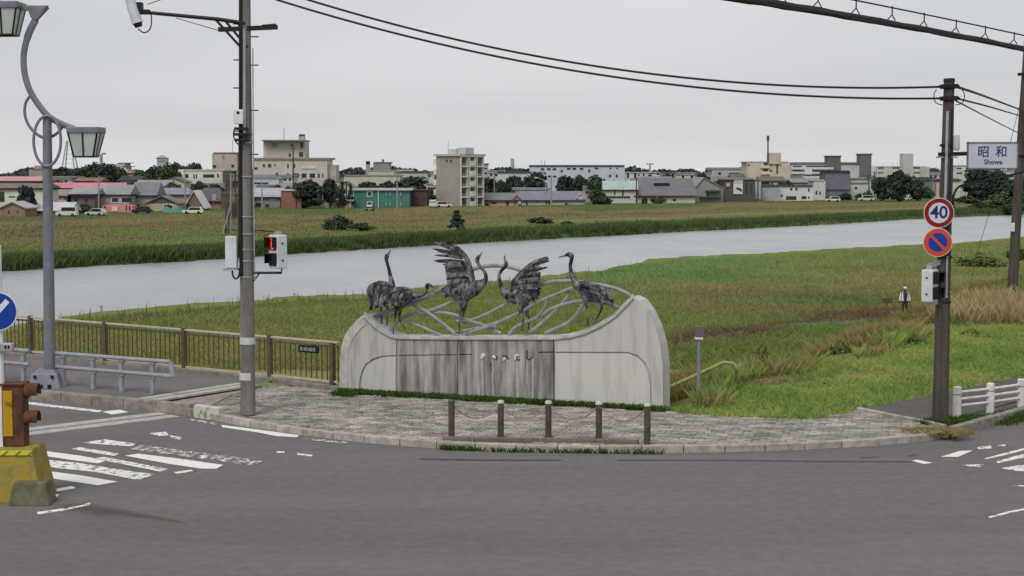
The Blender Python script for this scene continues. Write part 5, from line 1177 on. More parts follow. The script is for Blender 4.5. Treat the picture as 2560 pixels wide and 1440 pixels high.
h2 = B('grey gabled wing of the large hall with sloping stair roof', 1738, 1808, 470, '93918f', depth=24, back=-1, name='hall_wing', cat='building'); h2.gy(445, '8d8a8c', wall='93918f', peak=.3); h2.band(1782, 476, 38, 4, '6c6a6b', 'canopy', dp=2.0); h2.band(1775, 492, 56, 3, '5b5a5a', 'canopy', dp=1.6); h2.win([(1770, 488, 6, 9)])
b_ = B('dark brown apartment block carrying a white poster board', 1809, 1886, 449, '5b5250', depth=9, name='apartment_block', cat='building'); b_.flat('8b8a8c', .6, .4); b_.band(1845, 470, 23, 30, 'd2d3d0', 'poster_board', dp=.25); b_.band(1820, 462, 9, 9, 'a7a6a4', 'balcony'); b_.band(1846, 454, 22, 8, 'b3b3b1', 'balcony'); b_.win([(1866, 470, 5, 30), (1878, 472, 4, 26)])
p_ = D(1841, 470, b_.Y - .3); MB().tube([p_, p_ + Vector((1.2, 0, -.4)), p_ + Vector((1.6, 0, -.9))], [.3, .35, .2], 6).build('poster_figure', wm('3c4245'), b_.r)
B('grey panelled house with vertical white strips', 1886, 1904, 452, '77767b', depth=8, back=1).flat('6a696c').band(1890, 476, 5, 44, 'b1b0ad', 'strip').band(1899, 476, 5, 44, 'b1b0ad', 'strip')
B('pale blue-grey shed with dark roof', 1903, 1952, 466, 'a1a4a8', depth=9, back=2, name='shed', cat='building').flat('4d5152', .5, .3)
w_ = B('white two-storey house with round windows and dark eaves', 1952, 2034, 466, 'd2d2cf', depth=9); w_.flat('4a4544', .35, .4); w_.win([(1978, 473, 5, 6), (1991, 473, 5, 6), (2022, 475, 4, 8), (2010, 494, 12, 7), (2022, 494, 4, 5), (1978, 495, 26, 9), (1954, 489, 6, 5)])
B('tall white house with stepped side walls', 2034, 2064, 452, 'c8c8c5', depth=9, back=6).flat('b5b5b2').win([(2041, 482, 4, 9), (2050, 483, 3, 8)])
v_ = B('big windowless house clad in mauve-grey sheet', 2064, 2126, 430, '73737e', depth=10, back=4); v_.flat('3f3e44', .5, .5); v_.band(2095, 474, 56, 3, '5a5a63', 'ledge')
B('white house with grey eaves beside the mauve-grey house', 2127, 2178, 447, 'c6c7c3', depth=9, back=4).flat('9b9c9a', .4, .5).band(2148, 457, 44, 3, '8f908d', 'canopy').win([(2140, 470, 6, 5)])
x_ = B('white gabled house partly hidden by a round clipped tree', 2188, 2298, 474, 'd0d1ca', depth=9); x_.gy(450, '8b8c88', wall='d0d1ca', x0=2216, x1=2272); x_.win([(2208, 481, 11, 8), (2228, 481, 10, 5), (2280, 470, 4, 14)], True)
B('grey-green shed beside the white gabled house', 2298, 2334, 452, '6f766f', depth=8, back=3, name='shed', cat='building').flat('4b504c', .5, .3)
B('white house with brown upright boards behind the brown pole', 2330, 2400, 450, 'c6c2bb', depth=8, back=2).gx(446, '4a4747').band(2338, 468, 4, 40, '8f7b6c', 'board').band(2350, 468, 4, 40, '8f7b6c', 'board')
B('pale grey house with low roof under the place-name board', 2395, 2440, 462, 'b6b6b2', depth=8, back=8).gx(452, '8a8b89')
# --- infill behind the near row
for lb, x0, x1, yt, wl_, rk, ry, rc, bk in (('small white house with blue-grey roof behind the brick block', 700, 748, 470, 'bdbbb6', 'gx', 458, '7d828c', 40), ('pale low wall-like shed between the conifers', 812, 878, 503, 'b0ada2', 'flat', 0, '97948b', 2), ('cream house with grey gable behind the tall narrow tree', 842, 884, 470, 'b7b1a4', 'gy', 455, '767472', 50),
    ('white box house behind the apartment stairs', 1066, 1092, 462, 'c3c2be', 'flat', 0, '8f8d8a', 40), ('grey house with dark roof between slate-blue and green roofs', 1462, 1520, 478, '9c9a95', 'gx', 464, '5e5d60', 40), ('white house with grey roof behind the large hall', 1600, 1680, 452, 'c2c3c2', 'gx', 441, '7c7d80', 90),
    ('cream house with brown roof beside the grey panelled house', 1900, 1960, 452, 'c0b8a9', 'gx', 441, '6b625c', 60), ('white house with low roof behind the round-windowed house', 1960, 2060, 456, 'bfc0c0', 'gx', 446, '86868a', 50), ('pale house with dark roof behind the white eaves house', 2170, 2222, 452, 'bdbdb8', 'gx', 442, '4f4f52', 60),
    ('white house with dark eaves behind the grey-green shed', 2270, 2345, 446, 'c4c5c1', 'flat', 0, '3d3d40', 50), ('brown-roofed house behind the dark hipped roof', 500, 560, 472, 'a39a92', 'gx', 458, '6f635c', 60), ('pale house with grey roof behind the steep slate roof', 340, 420, 466, 'b3b1ac', 'gx', 450, '8b8c91', 50),
    ('white house with dark roof behind the blue-grey house', 640, 690, 474, 'b9b9b8', 'gx', 462, '5c5d63', 40), ('pale grey flats at the foot of the wooded hill', 110, 180, 444, 'aeaba6', 'flat', 0, '8b8884', 130), ('white house with rust roof at the foot of the wooded hill', 190, 250, 452, 'bcb7b0', 'gx', 444, '84655c', 110), ('grey house with black roof below the red-roofed low house', 300, 350, 450, '98958f', 'gx', 440, '3f3e40', 110), ('cream house with steep roof below the wooded slope', 410, 460, 455, 'b9b2a6', 'gy', 444, '6a6766', 90),
    ('white flats behind the shop row with blue awnings', 690, 735, 440, 'c3c1bd', 'flat', 0, '92908c', 150), ('tan depot behind the conifers', 840, 900, 448, 'aba498', 'flat', 0, '827b71', 160), ('white mid-rise behind the brown annex', 1040, 1084, 430, 'c1c0bc', 'flat', 0, '8b8a86', 260), ('pale mid-rise beyond the small two-balcony flats', 1218, 1262, 428, 'b9bab9', 'flat', 0, '8d8e8e', 260),
    ('grey mid-rise between the factory and the white flats', 1600, 1680, 434, 'a9abad', 'flat', 0, '77797b', 240), ('white mid-rise over the large hall roof', 1690, 1770, 433, 'c0c1c0', 'flat', 0, '8d8e8d', 240), ('tan house behind the dark brown apartment block', 1830, 1880, 443, 'b3a797', 'gx', 434, '6b5f56', 90), ('white flats between cream and long balcony buildings', 1950, 2010, 440, 'c6c6c3', 'flat', 0, '7a7a7c', 110),
    ('grey flats below the second dark lift house', 2120, 2180, 440, 'a3a3a4', 'flat', 0, '6f6f72', 120), ('cream flats behind the clipped round tree', 2210, 2290, 440, 'bdb8ab', 'flat', 0, '8b867b', 120), ('white flats between the brown pole and the cream tower', 2318, 2360, 432, 'c2c2bf', 'flat', 0, '8f8f8c', 200), ('tan flats behind the long pale building', 1100, 1140, 446, 'b2aba0', 'flat', 0, '8c867e', 120), ('light grey depot behind the peach house', 1210, 1290, 468, 'b5b6b4', 'flat', 0, '8a8b8b', 60), ('pale depot behind the bushy trees', 1400, 1500, 462, 'b9bbbc', 'gx', 452, '8f9296', 60)):
    q_ = B(lb, x0, x1, yt, wl_, back=bk, depth=9)
    if bk > 100: q_.band((x0 + x1) / 2, yt + 4, x1 - x0, 2, '8a8a88', 'floor_band')
    if rk == 'flat': q_.flat(rc, .4, .3)
    elif rk == 'gx': q_.gx(ry, rc)
    else: q_.gy(ry, rc, wall=wl_)
    w_ = (x1 - x0); q_.win([(x0 + w_ * .22, yt + 9, 6, 6), (x0 + w_ * .5, yt + 9, 7, 6), (x0 + w_ * .78, yt + 9, 6, 6)])
# --- far buildings
hos = B('big cream hospital block with a tall blank tower and rooftop chimney', 634, 818, 399, 'c3bbb2', Y=600, depth=18, name='hospital', cat='building'); hos.flat('8d8882', .7, .5)
hos.block(655, 760, 352, 'b7b0a8', 'tower', yb=398, dy=3, depth=12); hos.flat('938d86', .4, .2, 655, 760, 352); hos.block(742, 757, 338, 'aaa49d', 'chimney', yb=352, dy=5, depth=2.4); hos.block(743, 756, 335, '3b3a39', 'chimney_cap', yb=339, dy=4.9, depth=2.6); hos.mast(707, 320, 352, .12)
hos.block(816, 838, 412, 'b5b0aa', 'wing', dy=2, depth=12)
hos.win([(660, 414, 6, 7), (674, 414, 8, 9), (688, 413, 4, 4), (720, 415, 4, 11), (736, 415, 4, 9), (720, 439, 5, 11), (741, 439, 12, 11), (760, 439, 12, 11), (781, 439, 13, 11), (797, 439, 5, 11), (807, 439, 3, 10), (640, 421, 8, 6)]); hos.band(772, 419, 34, 5, 'd5cfc6', 'ledge')
hos.win([(752, 363, 8, 14), (726, 363, 4, 8), (722, 388, 5, 8), (750, 386, 10, 12)], dy=3.0)
em = MB(); p_ = D(687, 363, 603); disc(em, Vector((p_.x, 602.9, p_.z)), (0, -1, 0), .85, .08, 24, .5); em.build('emblem_ring', wm('6d6a66'), hos.r)
B('pinkish rooftop block with a small tower behind the white hall', 530, 592, 384, 'b5aaa2', Y=620, depth=14, name='office_block', cat='building').flat('77716c', .5, .2).win([(536, 416, 8, 7), (582, 415, 7, 7)]).mast(578, 350, 384, .1).band(558, 391, 4, 8, '8f8680', 'emblem')
wh = B('low white hall with dark strip windows near the wooded hill', 447, 556, 427, 'cfcfc7', Y=560, depth=12, name='hall', cat='building'); wh.flat('b9b9b3', .5, .2); wh.win([(522, 440, 28, 8), (467, 440, 8, 9), (485, 441, 3, 10), (491, 441, 3, 10), (545, 439, 4, 9), (480, 462, 6, 7), (495, 463, 12, 6)]); wh.block(446, 460, 424, 'd6d6cf', 'wing', dy=-.5, depth=4)
B('dark slatted block joining the white hall', 556, 580, 428, '5d5c5a', Y=555, depth=9, name='store', cat='building').flat('8b8882')
B('distant flat-roofed block on the wooded hill', 290, 312, 408, 'b2b0ac', Y=900, depth=14, name='office_block', cat='building').flat('9d9b98')
B('small white house on the slope beside the hill trees', 300, 318, 417, 'c7c5c0', Y=780, depth=9).flat('6b5550').win([(316, 420, 2, 4)])
B('red-roofed low house between the two wooded slopes', 318, 345, 433, 'b9a8a1', Y=650, depth=9).gx(427, 'a3686b')
B('domed grey water tower rising over the trees', 392, 416, 395, 'a4a6a8', Y=1100, depth=7, name='water_tower', cat='tower').gx(388, '909396', inset=2.4, o=.3).band(404, 402, 18, 3, '8e9194', 'ring_band')
B('old brown stepped building beside the lamp post', 72, 108, 424, '9d948d', Y=700, depth=12, name='office_block', cat='building').flat('78726d').block(82, 100, 414, '9d948d', 'upper_storey', yb=425, dy=2, depth=6)
B('tall thin brick chimney over the wooded hill', 249, 255, 386, '96918d', Y=1000, depth=1.6, name='chimney', cat='chimney').flat('6e6a67', .9, .3)
B('cream block with a rooftop plant house and striped chimney', 920, 985, 427, 'b9b6ad', Y=620, depth=14, name='office_block', cat='building').flat('a9a69e'); 
q_ = B('grey plant house on stilts with a short chimney', 933, 974, 407, '8d8a87', Y=640, depth=10, name='plant_house', cat='building'); q_.flat('77736f'); q_.block(915, 925, 404, 'a39f98', 'chimney', dy=-1, depth=1.6); q_.block(915, 925, 403, '2b2a2a', 'chimney_cap', yb=411, dy=-1.05, depth=1.7); q_.mast(956, 398, 408, .5)
B('long pale low building behind the green house', 860, 1000, 440, 'bcbab0', Y=520, depth=10, name='workshop', cat='building').flat('8f8d86')
B('pale flats with dark roof behind the tree clump', 990, 1068, 432, 'b7b6b1', Y=560, depth=12, name='apartment_block', cat='building').flat('55524f', .6, .3).win([(1004, 446, 8, 6), (1022, 446, 8, 6), (1050, 446, 14, 5)]).block(990, 1032, 424, 'a9a8a4', 'upper_storey', yb=433, dy=2, depth=8)
B('small two-balcony flats beside the apartment house', 1200, 1220, 411, 'a4a29e', Y=560, depth=8, name='apartment_block', cat='building').flat('6b6966').win([(1212, 421, 10, 3), (1212, 433, 10, 4)])
fa = B('long blue-white factory with small dark windows', 1325, 1562, 417, 'bcc2cc', Y=620, depth=22, name='factory', cat='factory'); fa.flat('4d5157', .7, .2)
fa.win([(1356, 423, 9, 5), (1372, 423, 9, 5), (1386, 423, 9, 5), (1404, 428, 5, 6), (1422, 422, 9, 5), (1436, 422, 9, 5), (1454, 422, 9, 5), (1473, 427, 5, 7), (1491, 421, 10, 4), (1526, 421, 4, 4), (1543, 421, 4, 4), (1525, 440, 5, 7), (1542, 440, 5, 7), (1535, 452, 4, 4), (1374, 441, 9, 4), (1387, 441, 9, 4)])
fa.mast(1362, 401, 418, .1).mast(1354, 397, 417, .06)
B('low white factory wing with dark eaves', 1245, 1326, 433, 'c3c8c7', Y=610, depth=16, name='factory', cat='factory').flat('4c5150', .6, .3)
B('grey two-storey hall with strip window behind the brown block', 1780, 1872, 424, 'a6a8ab', Y=600, depth=14, name='hall', cat='building').flat('8d8f92', .8, .2).win([(1799, 434, 6, 7), (1836, 434, 28, 4)]).block(1776, 1880, 440, '9a9b9d', 'lower_storey', dy=-.6, depth=4)
cr = B('cream apartment building with a square lift tower', 1868, 1975, 406, 'c4b8a6', Y=560, depth=14, name='apartment_building', cat='building'); cr.block(1922, 1952, 382, 'bdb3a2', 'lift_tower', yb=410, dy=-.6, depth=5); cr.flat('a89e8f', .3, .1); cr.win([(1914, 410, 10, 6), (1914, 425, 12, 6), (1943, 422, 4, 24), (1928, 412, 4, 5), (1928, 427, 4, 5), (1872, 413, 4, 5), (1927, 388, 3, 7)]); cr.band(1912, 418, 22, 5, 'd3c9b9', 'balcony', dp=.8); cr.band(1912, 433, 22, 6, 'd3c9b9', 'balcony', dp=.8)
cr.mast(1919, 339, 406, .28, '4e5154', 'antenna_mast', dy=-.8); cr.mast(1919, 339, 352, .5, '4e5154', 'antenna_head', dy=-.8)
lg = B('long white balcony flats with two dark rooftop lift houses', 1976, 2158, 411, 'bcbcbc', Y=600, depth=14, name='apartment_building', cat='building'); lg.flat('6e6b70', .8, .3)
for y in (418, 429, 440): lg.band(2030, y + 3, 104, 5, 'd0d0cf', 'balcony', dp=1.0); lg.win([(1993, y - 2, 22, 3), (2045, y - 2, 60, 3)])
lg.block(2068, 2101, 391, '68656b', 'lift_house', yb=424, dy=-.7, depth=6); lg.block(2066, 2103, 389, '57545a', 'lift_roof', yb=392, dy=-.9, depth=6.4)
lg.block(2149, 2178, 386, '6c696f', 'lift_house', yb=450, dy=-.7, depth=6); lg.block(2147, 2180, 384, '57545a', 'lift_roof', yb=387, dy=-.9, depth=6.4); lg.band(2020, 427, 18, 18, 'd6d6d4', 'stair_front', dp=1.3)
cm = B('cream balcony flats with a pale square tower', 2156, 2322, 418, 'c0bfb6', Y=640, depth=14, name='apartment_building', cat='building'); cm.flat('a9a8a1', .4, .1)
for y in (421, 433): cm.win([(2202, y - 1, 14, 3), (2240, y - 1, 18, 3), (2292, y - 1, 16, 3)])
cm.band(2172, 428, 30, 22, 'cdccc6', 'stair_front', dp=1.0); cm.block(2257, 2282, 384, 'b4b5ae', 'tower', dy=-.8, depth=6); cm.block(2300, 2323, 417, 'aeafae', 'end_wall', dy=-.5, depth=2)
for x in (2212, 2236, 2248): cm.mast(x, 407, 419, .06)
B('pale flats half hidden behind the brown pole', 2384, 2421, 415, 'c1c1bd', Y=660, depth=12, name='apartment_building', cat='building').flat('aaaaa6').win([(2398, 421, 12, 3), (2398, 433, 14, 4)]).mast(2402, 402, 415, .06).mast(2410, 400, 415, .06)
B('pale flats glimpsed beyond the place-name board', 2508, 2600, 428, 'bcbcb7', Y=560, depth=10, name='apartment_block', cat='building').flat('a4a4a0').win([(2530, 440, 10, 4), (2540, 455, 12, 4)])
# distant masts and towers
def tower(name, label, x, y0, Y, r0, r1, cat='mast', bars=0):
    a, b = D(x, y0, Y), Vector((D(x, y0, Y).x, Y, -4)); t = thing(name, label, cat, b); mt = wm('a6a8ac')
    if bars:
        for s, u in ((-1, -1), (1, -1), (1, 1), (-1, 1)): MB().tube([b + Vector((s * r0, u * r0, 0)), a + Vector((s * r1, u * r1, 0))], r0 * .09, 5).build('leg', mt, t)
        for k in range(1, bars):
            q = k / bars; c = b.lerp(a, q); w = r0 + (r1 - r0) * q; g_ = MB()
            for s in (-1, 1): g_.bar(c + Vector((-w, s * w, 0)), c + Vector((w, s * w, 0)), .25, .25)
            g_.build('platform', mt, t)
    else: MB().tube([b, a], [r0, r1], 8).build('shaft', mt, t, smooth=True)
    return t
tower('lattice_tower', 'faint lattice tower far beyond the lamp post', 173, 352, 1500, 7.5, 2.0, 'tower', 9)
tower('radio_mast', 'slim grey mast beyond the low factory wing', 1281, 396, 1300, 2.2, 1.4); tower('radio_mast', 'slender mast above the large hall roof', 1700, 420, 900, .8, .5)
t_ = tower('lamp_mast', 'T-shaped floodlight mast over the white flats', 1625, 409, 700, .5, .4); MB().box(D(1625, 410, 700), (3.2, .6, .6)).build('floodlight_bar', wm('a6a8ac'), t_)
# utility poles and street lamps along the far bank
m_fp = wm('8e8f8d'); m_fpd = wm('3f3f40')
def far_pole(label, x, y0, y1, mat, lamp_=0, cross=False):
    Y = 34800.0 / (max(y1, float(town_y(x)) - 2) - 430); a, b = D(x, y0, Y), D(x, y1 + 3, Y); t = thing('far_pole' if not lamp_ else 'far_street_lamp', label, 'utility pole' if not lamp_ else 'street lamp', b, 0, 'poles along the far bank')
    MB().tube([b, a], [.20, .14], 7).build('shaft', mat, t, smooth=True)
    if lamp_:
        e = a + Vector((lamp_ * 2.2, 0, 1.4)); MB().tube([a, a + Vector((lamp_ * .8, 0, .9)), e], .09, 6).build('arm', mat, t, smooth=True); MB().ell(e + Vector((lamp_ * .3, 0, .05)), (.55, .25, .16)).build('lamp_head', wm('c9cac6'), t, smooth=True)
    if cross: MB().bar(a + Vector((-1.0, 0, -.4)), a + Vector((1.0, 0, -.4)), .12, .12).build('cross_arm', mat, t); MB().bar(a + Vector((-.8, 0, -1.1)), a + Vector((.8, 0, -1.1)), .12, .12).build('cross_arm', mat, t)
    return t
for lb, x, y0, y1, m_, lp, cr_ in (('dark utility pole in front of the hospital wing', 733, 360, 520, m_fpd, 0, True), ('pale street lamp beside the brick block leaning over the tree', 807, 468, 518, m_fp, -1, False), ('pale utility pole by the hospital end wall', 836, 440, 518, m_fp, 0, True),
    ('dark pole between the bare trees', 866, 452, 517, m_fpd, 0, True), ('white utility pole before the green house', 993, 425, 522, m_fp, 0, True), ('pale pole beside the blue-grey house', 655, 452, 524, m_fp, 0, False), ('thin pole beside the apartment house balconies', 1236, 430, 500, m_fp, 0, True),
    ('pole standing before the long white house', 1378, 440, 516, m_fp, 0, True), ('street lamp above the flat dark-edged roof', 1364, 458, 500, m_fp, -1, False), ('dark pole at the edge of the green-roofed pair', 1591, 444, 505, m_fpd, 0, False), ('dark pole before the hall wing', 1777, 452, 505, m_fpd, 0, False),
    ('pole before the white gabled row near the mauve-grey house', 2172, 436, 498, m_fpd, 0, True), ('second pole between the white houses', 2186, 428, 498, m_fpd, 0, True), ('pale pole before the hill house row', 247, 440, 530, m_fp, 0, True), ('pale pole in front of the beige house', 463, 448, 526, m_fp, 0, False)):
    far_pole(lb, x, y0, y1, m_, lp, cr_)
# sluice gate frame standing on the far flood plain
sy = 224.0; t = thing('sluice_frame', 'dark steel sluice frame with sloping ladder on the far river bank', 'sluice gate', D(580, 588, sy)); m_sl = wm('5a5552'); m_sl2 = wm('9b9690')
for x in (564, 577, 596): 
    for dy in (0, 2.2): tube('leg', m_sl2 if x == 577 else m_sl, t, [D(x, 592, sy) + Vector((0, dy, 0)), D(x, 434, sy) + Vector((0, dy, 0))], .13, 6)
for y in (440, 470, 505, 545, 575): MB().bar(D(562, y, sy), D(598, y, sy), .16, .22).build('cross_beam', m_sl, t)
for y0, y1 in ((452, 468), (508, 542)): MB().prism([D(566, y0, sy + 1), D(595, y0, sy + 1), D(595, y1, sy + 1), D(566, y1, sy + 1)], (0, .1, 0)).build('gate_panel', m_sl, t)
for d_ in (0, .6): MB().bar(D(556, 588, sy - .4 - d_), D(578, 505, sy - .4 - d_), .12, .14).build('ladder_rail', m_sl2, t)
for k in range(9): MB().bar(D(557 + k * 2.4, 584 - k * 9, sy - .4), D(557 + k * 2.4, 584 - k * 9, sy - 1.0), .06, .06).build('rung', m_sl2, t)
# parked cars and vans on the far bank
m_tyre = M('tyre', (.02, .02, .02), .8); m_cgl = M('car_glass', (.02, .024, .028), .15, spec=.6)
def car(label, x, y, col, heading, name='parked_car', cat='car', L=4.2, Wd=1.7, H=1.45, van=False):
    Y = 34800.0 / (y - 430); b = D(x, y, Y); b.z = float(land([b.x], [b.y])[0]) + .02; t = thing(name, label, cat, b, heading, 'cars parked along the far bank'); mt = M('car_' + col, c3(col), .35, var=.05, scale=1, spec=.5)
    h1 = .55 * H; pr = [(-L / 2, .28), (L / 2, .28), (L / 2, h1 * .9), (L * .30, h1), (-L / 2, h1)]; cb2 = [(-L * .47, h1), (L * .28, h1), (L * .12 if not van else L * .24, H), (-L * .38 if not van else -L * .47, H)]
    MB().prism([(u, -Wd / 2, w) for u, w in pr], (0, Wd, 0)).build('body', mt, t, bevel=.06, local=True); MB().prism([(u, -Wd * .45, w) for u, w in cb2], (0, Wd * .9, 0)).build('cabin', mt, t, bevel=.05, local=True)
    for s in (-1, 1): MB().prism([(u * .88 - .05, s * (Wd * .45 + .015), h1 + (w - h1) * .85 + .04) for u, w in cb2], (0, -s * .03, 0)).build('side_window', m_cgl, t, local=True)
    MB().box((cb2[1][0] * .74 + .32 * 0 + L * .05, 0, (h1 + H) / 2), (.12, Wd * .78, (H - h1) * .66), Z=(-.5, 0, 1)).build('windscreen', m_cgl, t, local=True)
    for u in (-L * .3, L * .3):
        for s in (-1, 1): MB().tube([(u, s * (Wd / 2 - .16), .31), (u, s * (Wd / 2 + .02), .31)], .31, 14).build('wheel', m_tyre, t, local=True)
    MB().box((L / 2 + .01, 0, .45), (.03, .5, .16)).build('number_plate', m_white, t, local=True)
    for s in (-1, 1): MB().box((L / 2, s * Wd * .36, h1 * .75), (.05, .3, .14)).build('headlight', m_winf, t, local=True)
PI = math.pi
car('white parked car before the brown triangular gable', 483, 534, 'd8d5c4', PI); car('small silver hatchback by the dark shrub', 240, 538, 'b9c0c0', PI * .9); car('white van half hidden behind the long shed', 168, 540, 'cfcfc4', PI, van=True, H=1.9)
car('black car with pale number plate before the green house', 925, 526, '20262a', -PI / 2); car('dark car parked by the grey slate-roofed house', 355, 534, '23272a', PI); car('white car at the foot of the apartment house', 1108, 519, 'd2d4d2', .3); car('white kei van beside the apartment stairs', 1082, 519, 'c9cac4', -PI / 2, van=True, H=1.8, L=3.4)
car('white car below the mauve-grey house', 2082, 504, 'd5d6cc', PI); car('cream light truck before the white house row', 2165, 503, 'c7cab2', PI, van=True, H=1.7, L=4.8); car('white car beside the white gabled house', 2268, 501, 'd6d7cd', -PI * .7)
# orange post and green tarpaulin
tp_ = D(866, 527, 34800 / 97.0); t = thing('marker_post', 'short orange marker post on the far bank', 'post', tp_ - Zv * .5); MB().tube([tp_ - Zv * .8, tp_ + Zv * 1.0], .26, 10).build('post', M('orange', c3('b4684a'), .7), t, smooth=True); MB().tube([tp_ + Zv * 1.0, tp_ + Zv * 1.2], [.28, .12], 10).build('cap', M('orange', c3('b4684a')), t, smooth=True)
tl = []; 
for k in range(11):
    p = D(404 + k * 6, 530, 345); zz = .9 + .35 * math.sin(k * 1.3); tl.append((p, zz))
V = []; 
for p, zz in tl: V += [Vector((p.x, p.y, p.z - .6)), Vector((p.x, p.y + .5, p.z + zz * .7)), Vector((p.x, p.y + 2.0, p.z + zz)), Vector((p.x, p.y + 3, p.z - .6))]
o = mesh_obj('tarpaulin', V, [(4 * k + j, 4 * k + 4 + j, 4 * k + 5 + j, 4 * k + 1 + j) for k in range(10) for j in range(3)], M('green_tarp', c3('4f7d6b'), .6, var=.15, scale=1), None, True); tag(o, 'crumpled green tarpaulin before the small tan house', 'tarpaulin')
# ================================================================ plants
U = RNG.random
U = RNG.random
m_leaf = M('foliage', (1, 1, 1), .9, var=.15, scale=.8, attr='Col', coord='Object', spec=.08)
m_bark = M('bark', (.06, .05, .042), .9, var=.25, scale=3)
def leaf_mesh(name, kind, n, seed, col, leaf=.115):
    """crown of unit size (radius 1, height 2, standing on z=0): many leaf-sized faces in uneven clumps"""
    r = np.random.default_rng(seed)
    nc = 26 if kind != 'cone' else 30
    th = r.random(nc) * 2 * np.pi
    if kind == 'cone':
        cz = .15 + 1.75 * r.random(nc) ** 1.1; rad = (1.9 - cz) / 1.9 * (.45 + .5 * r.random(nc)); cr = .16 + .22 * (1.95 - cz) / 1.9
    elif kind == 'shrub':
        rad = .78 * np.sqrt(r.random(nc)); cz = .25 + .9 * r.random(nc) * (1 - rad * .6); cr = .30 + .12 * r.random(nc)
    else:
        u = r.random(nc) * 2 - 1; rad = .72 * np.sqrt(np.clip(1 - u * u, 0, 1)) * (.5 + .5 * r.random(nc)); cz = 1.02 + u * .72; cr = .34 + .16 * r.random(nc)
    cc = np.stack([rad * np.cos(th), rad * np.sin(th), cz], 1); tint = .68 + .6 * r.random(nc)
    k = r.integers(0, nc, n); d = r.normal(size=(n, 3)); d /= np.linalg.norm(d, axis=1)[:, None]
    p = cc[k] + d * (cr[k] * (.55 + .5 * r.random(n)))[:, None] * np.array((1, 1, .8 if kind != 'cone' else .45)); p[:, 2] = np.maximum(p[:, 2], .02)
    a = r.normal(size=(n, 3)); a /= np.linalg.norm(a, axis=1)[:, None]; nrm = d * .8 + r.normal(size=(n, 3)) * .45; nrm[:, 2] += .35
    a = a - nrm * ((a * nrm).sum(1) / (nrm * nrm).sum(1))[:, None]; a /= np.linalg.norm(a, axis=1)[:, None]; b = np.cross(nrm, a); b /= np.linalg.norm(b, axis=1)[:, None]
    s = leaf * (.6 + .8 * r.random(n))[:, None]
    V = np.stack([p - a * s, p + b * s * .7, p + a * s, p - b * s * .7], 1).reshape(-1, 3); f = np.arange(n)[:, None] * 4 + np.arange(4)[None, :]
    me = bpy.data.meshes.new(name); me.from_pydata(V.tolist(), [], f.tolist()); me.materials.append(m_leaf)
    C = np.array(col)[None, :] * (tint[k] * (.75 + .5 * r.random(n)))[:, None]; C = np.repeat(C, 4, 0)
    at = me.color_attributes.new('Col', 'FLOAT_COLOR', 'POINT'); at.data.foreach_set('color', np.concatenate([C, np.ones((len(C), 1))], 1).astype(np.float32).ravel())
    return me
G1, G2, G3, G4 = (.052, .072, .052), (.060, .085, .046), (.044, .060, .050), (.085, .112, .048)
CR = {'round': [leaf_mesh('crown', 'round', 2400, s, c) for s, c in ((1, G1), (2, G3), (3, G2))], 'cone': [leaf_mesh('crown', 'cone', 1300, 4, G3)], 'shrub': [leaf_mesh('foliage', 'shrub', 1400, s, c) for s, c in ((5, G2), (6, G4), (7, G1))], 'weed': [leaf_mesh('foliage', 'shrub', 1500, s, c, .07) for s, c in ((8, (.11, .15, .05)), (9, (.15, .17, .065)), (10, (.085, .125, .042)))]}
tm = MB().tube([(0, 0, -.1), (.02, .01, .35), (0, .02, .8), (.03, 0, 1.3)], [.075, .06, .045, .02], 7)
for a_ in range(5):
    q = a_ * 1.3; tm.tube([(0, .01, .5 + a_ * .1), (.25 * math.cos(q), .25 * math.sin(q), .85 + a_ * .1), (.5 * math.cos(q), .5 * math.sin(q), 1.1 + a_ * .1)], [.035, .022, .008], 5)
trunk_o = tm.build('trunk', m_bark, None, smooth=True); trunk_me = trunk_o.data; bpy.data.objects.remove(trunk_o)
TN = [0]
def tree(label, x, ytop, w, Y=None, kind='round', var=None, ybase=None, name='tree', cat='tree', group=None, dy=4):
    """w: crown width in photo pixels"""
    Y = (Y if Y else Yf(x) + dy); k = Y / F_PX; top = D(x, ytop, Y); zb = float(land([top.x], [Y])[0]) if ybase is None else D(x, ybase, Y).z
    t = thing(name, label, cat, (top.x, Y, zb - .1), random.uniform(0, 6.28), group); H = top.z - zb + .1; R = w * k / 2 * (1.22 if kind == 'round' else 1)
    L = CR[kind]; TN[0] += 1; me = L[(TN[0] if var is None else var) % len(L)]
    o = bpy.data.objects.new('crown' if kind != 'shrub' else 'foliage', me); put(o, t)
    if kind == 'round':
        ch = min(H, 3.0 * R); o.scale = (R, R, ch / 2); o.location = (0, 0, H - ch)
    else: o.scale = (R, R, H / 2 if kind == 'cone' else H / 1.35)
    if kind == 'weed': o.name = 'foliage'
    b = bpy.data.objects.new('trunk', trunk_me); put(b, t); b.scale = (max(H * .35, R * .6), max(H * .35, R * .6), H * .6)
    return t
hill = 'tree on the wooded hill behind the red-pink roof'
for i, (x, y, w) in enumerate([(128, 426, 40), (150, 417, 46), (172, 425, 44), (196, 418, 46), (217, 412, 48), (240, 406, 52), (263, 405, 50), (285, 410, 46), (304, 420, 34), (205, 436, 46), (245, 432, 50), (280, 434, 46), (160, 440, 44)]):
    tree(hill, x, y, w, Y=560 + (i % 3) * 25, group='trees on the wooded hill')
for i, (x, y, w) in enumerate([(352, 425, 44), (375, 419, 44), (398, 412, 46), (420, 407, 46), (442, 404, 44), (460, 412, 36), (365, 436, 50), (400, 432, 52), (436, 430, 50)]):
    tree('tree on the wooded slope below the domed water tower', x, y, w, Y=540 + (i % 3) * 22, group='trees on the wooded slope')
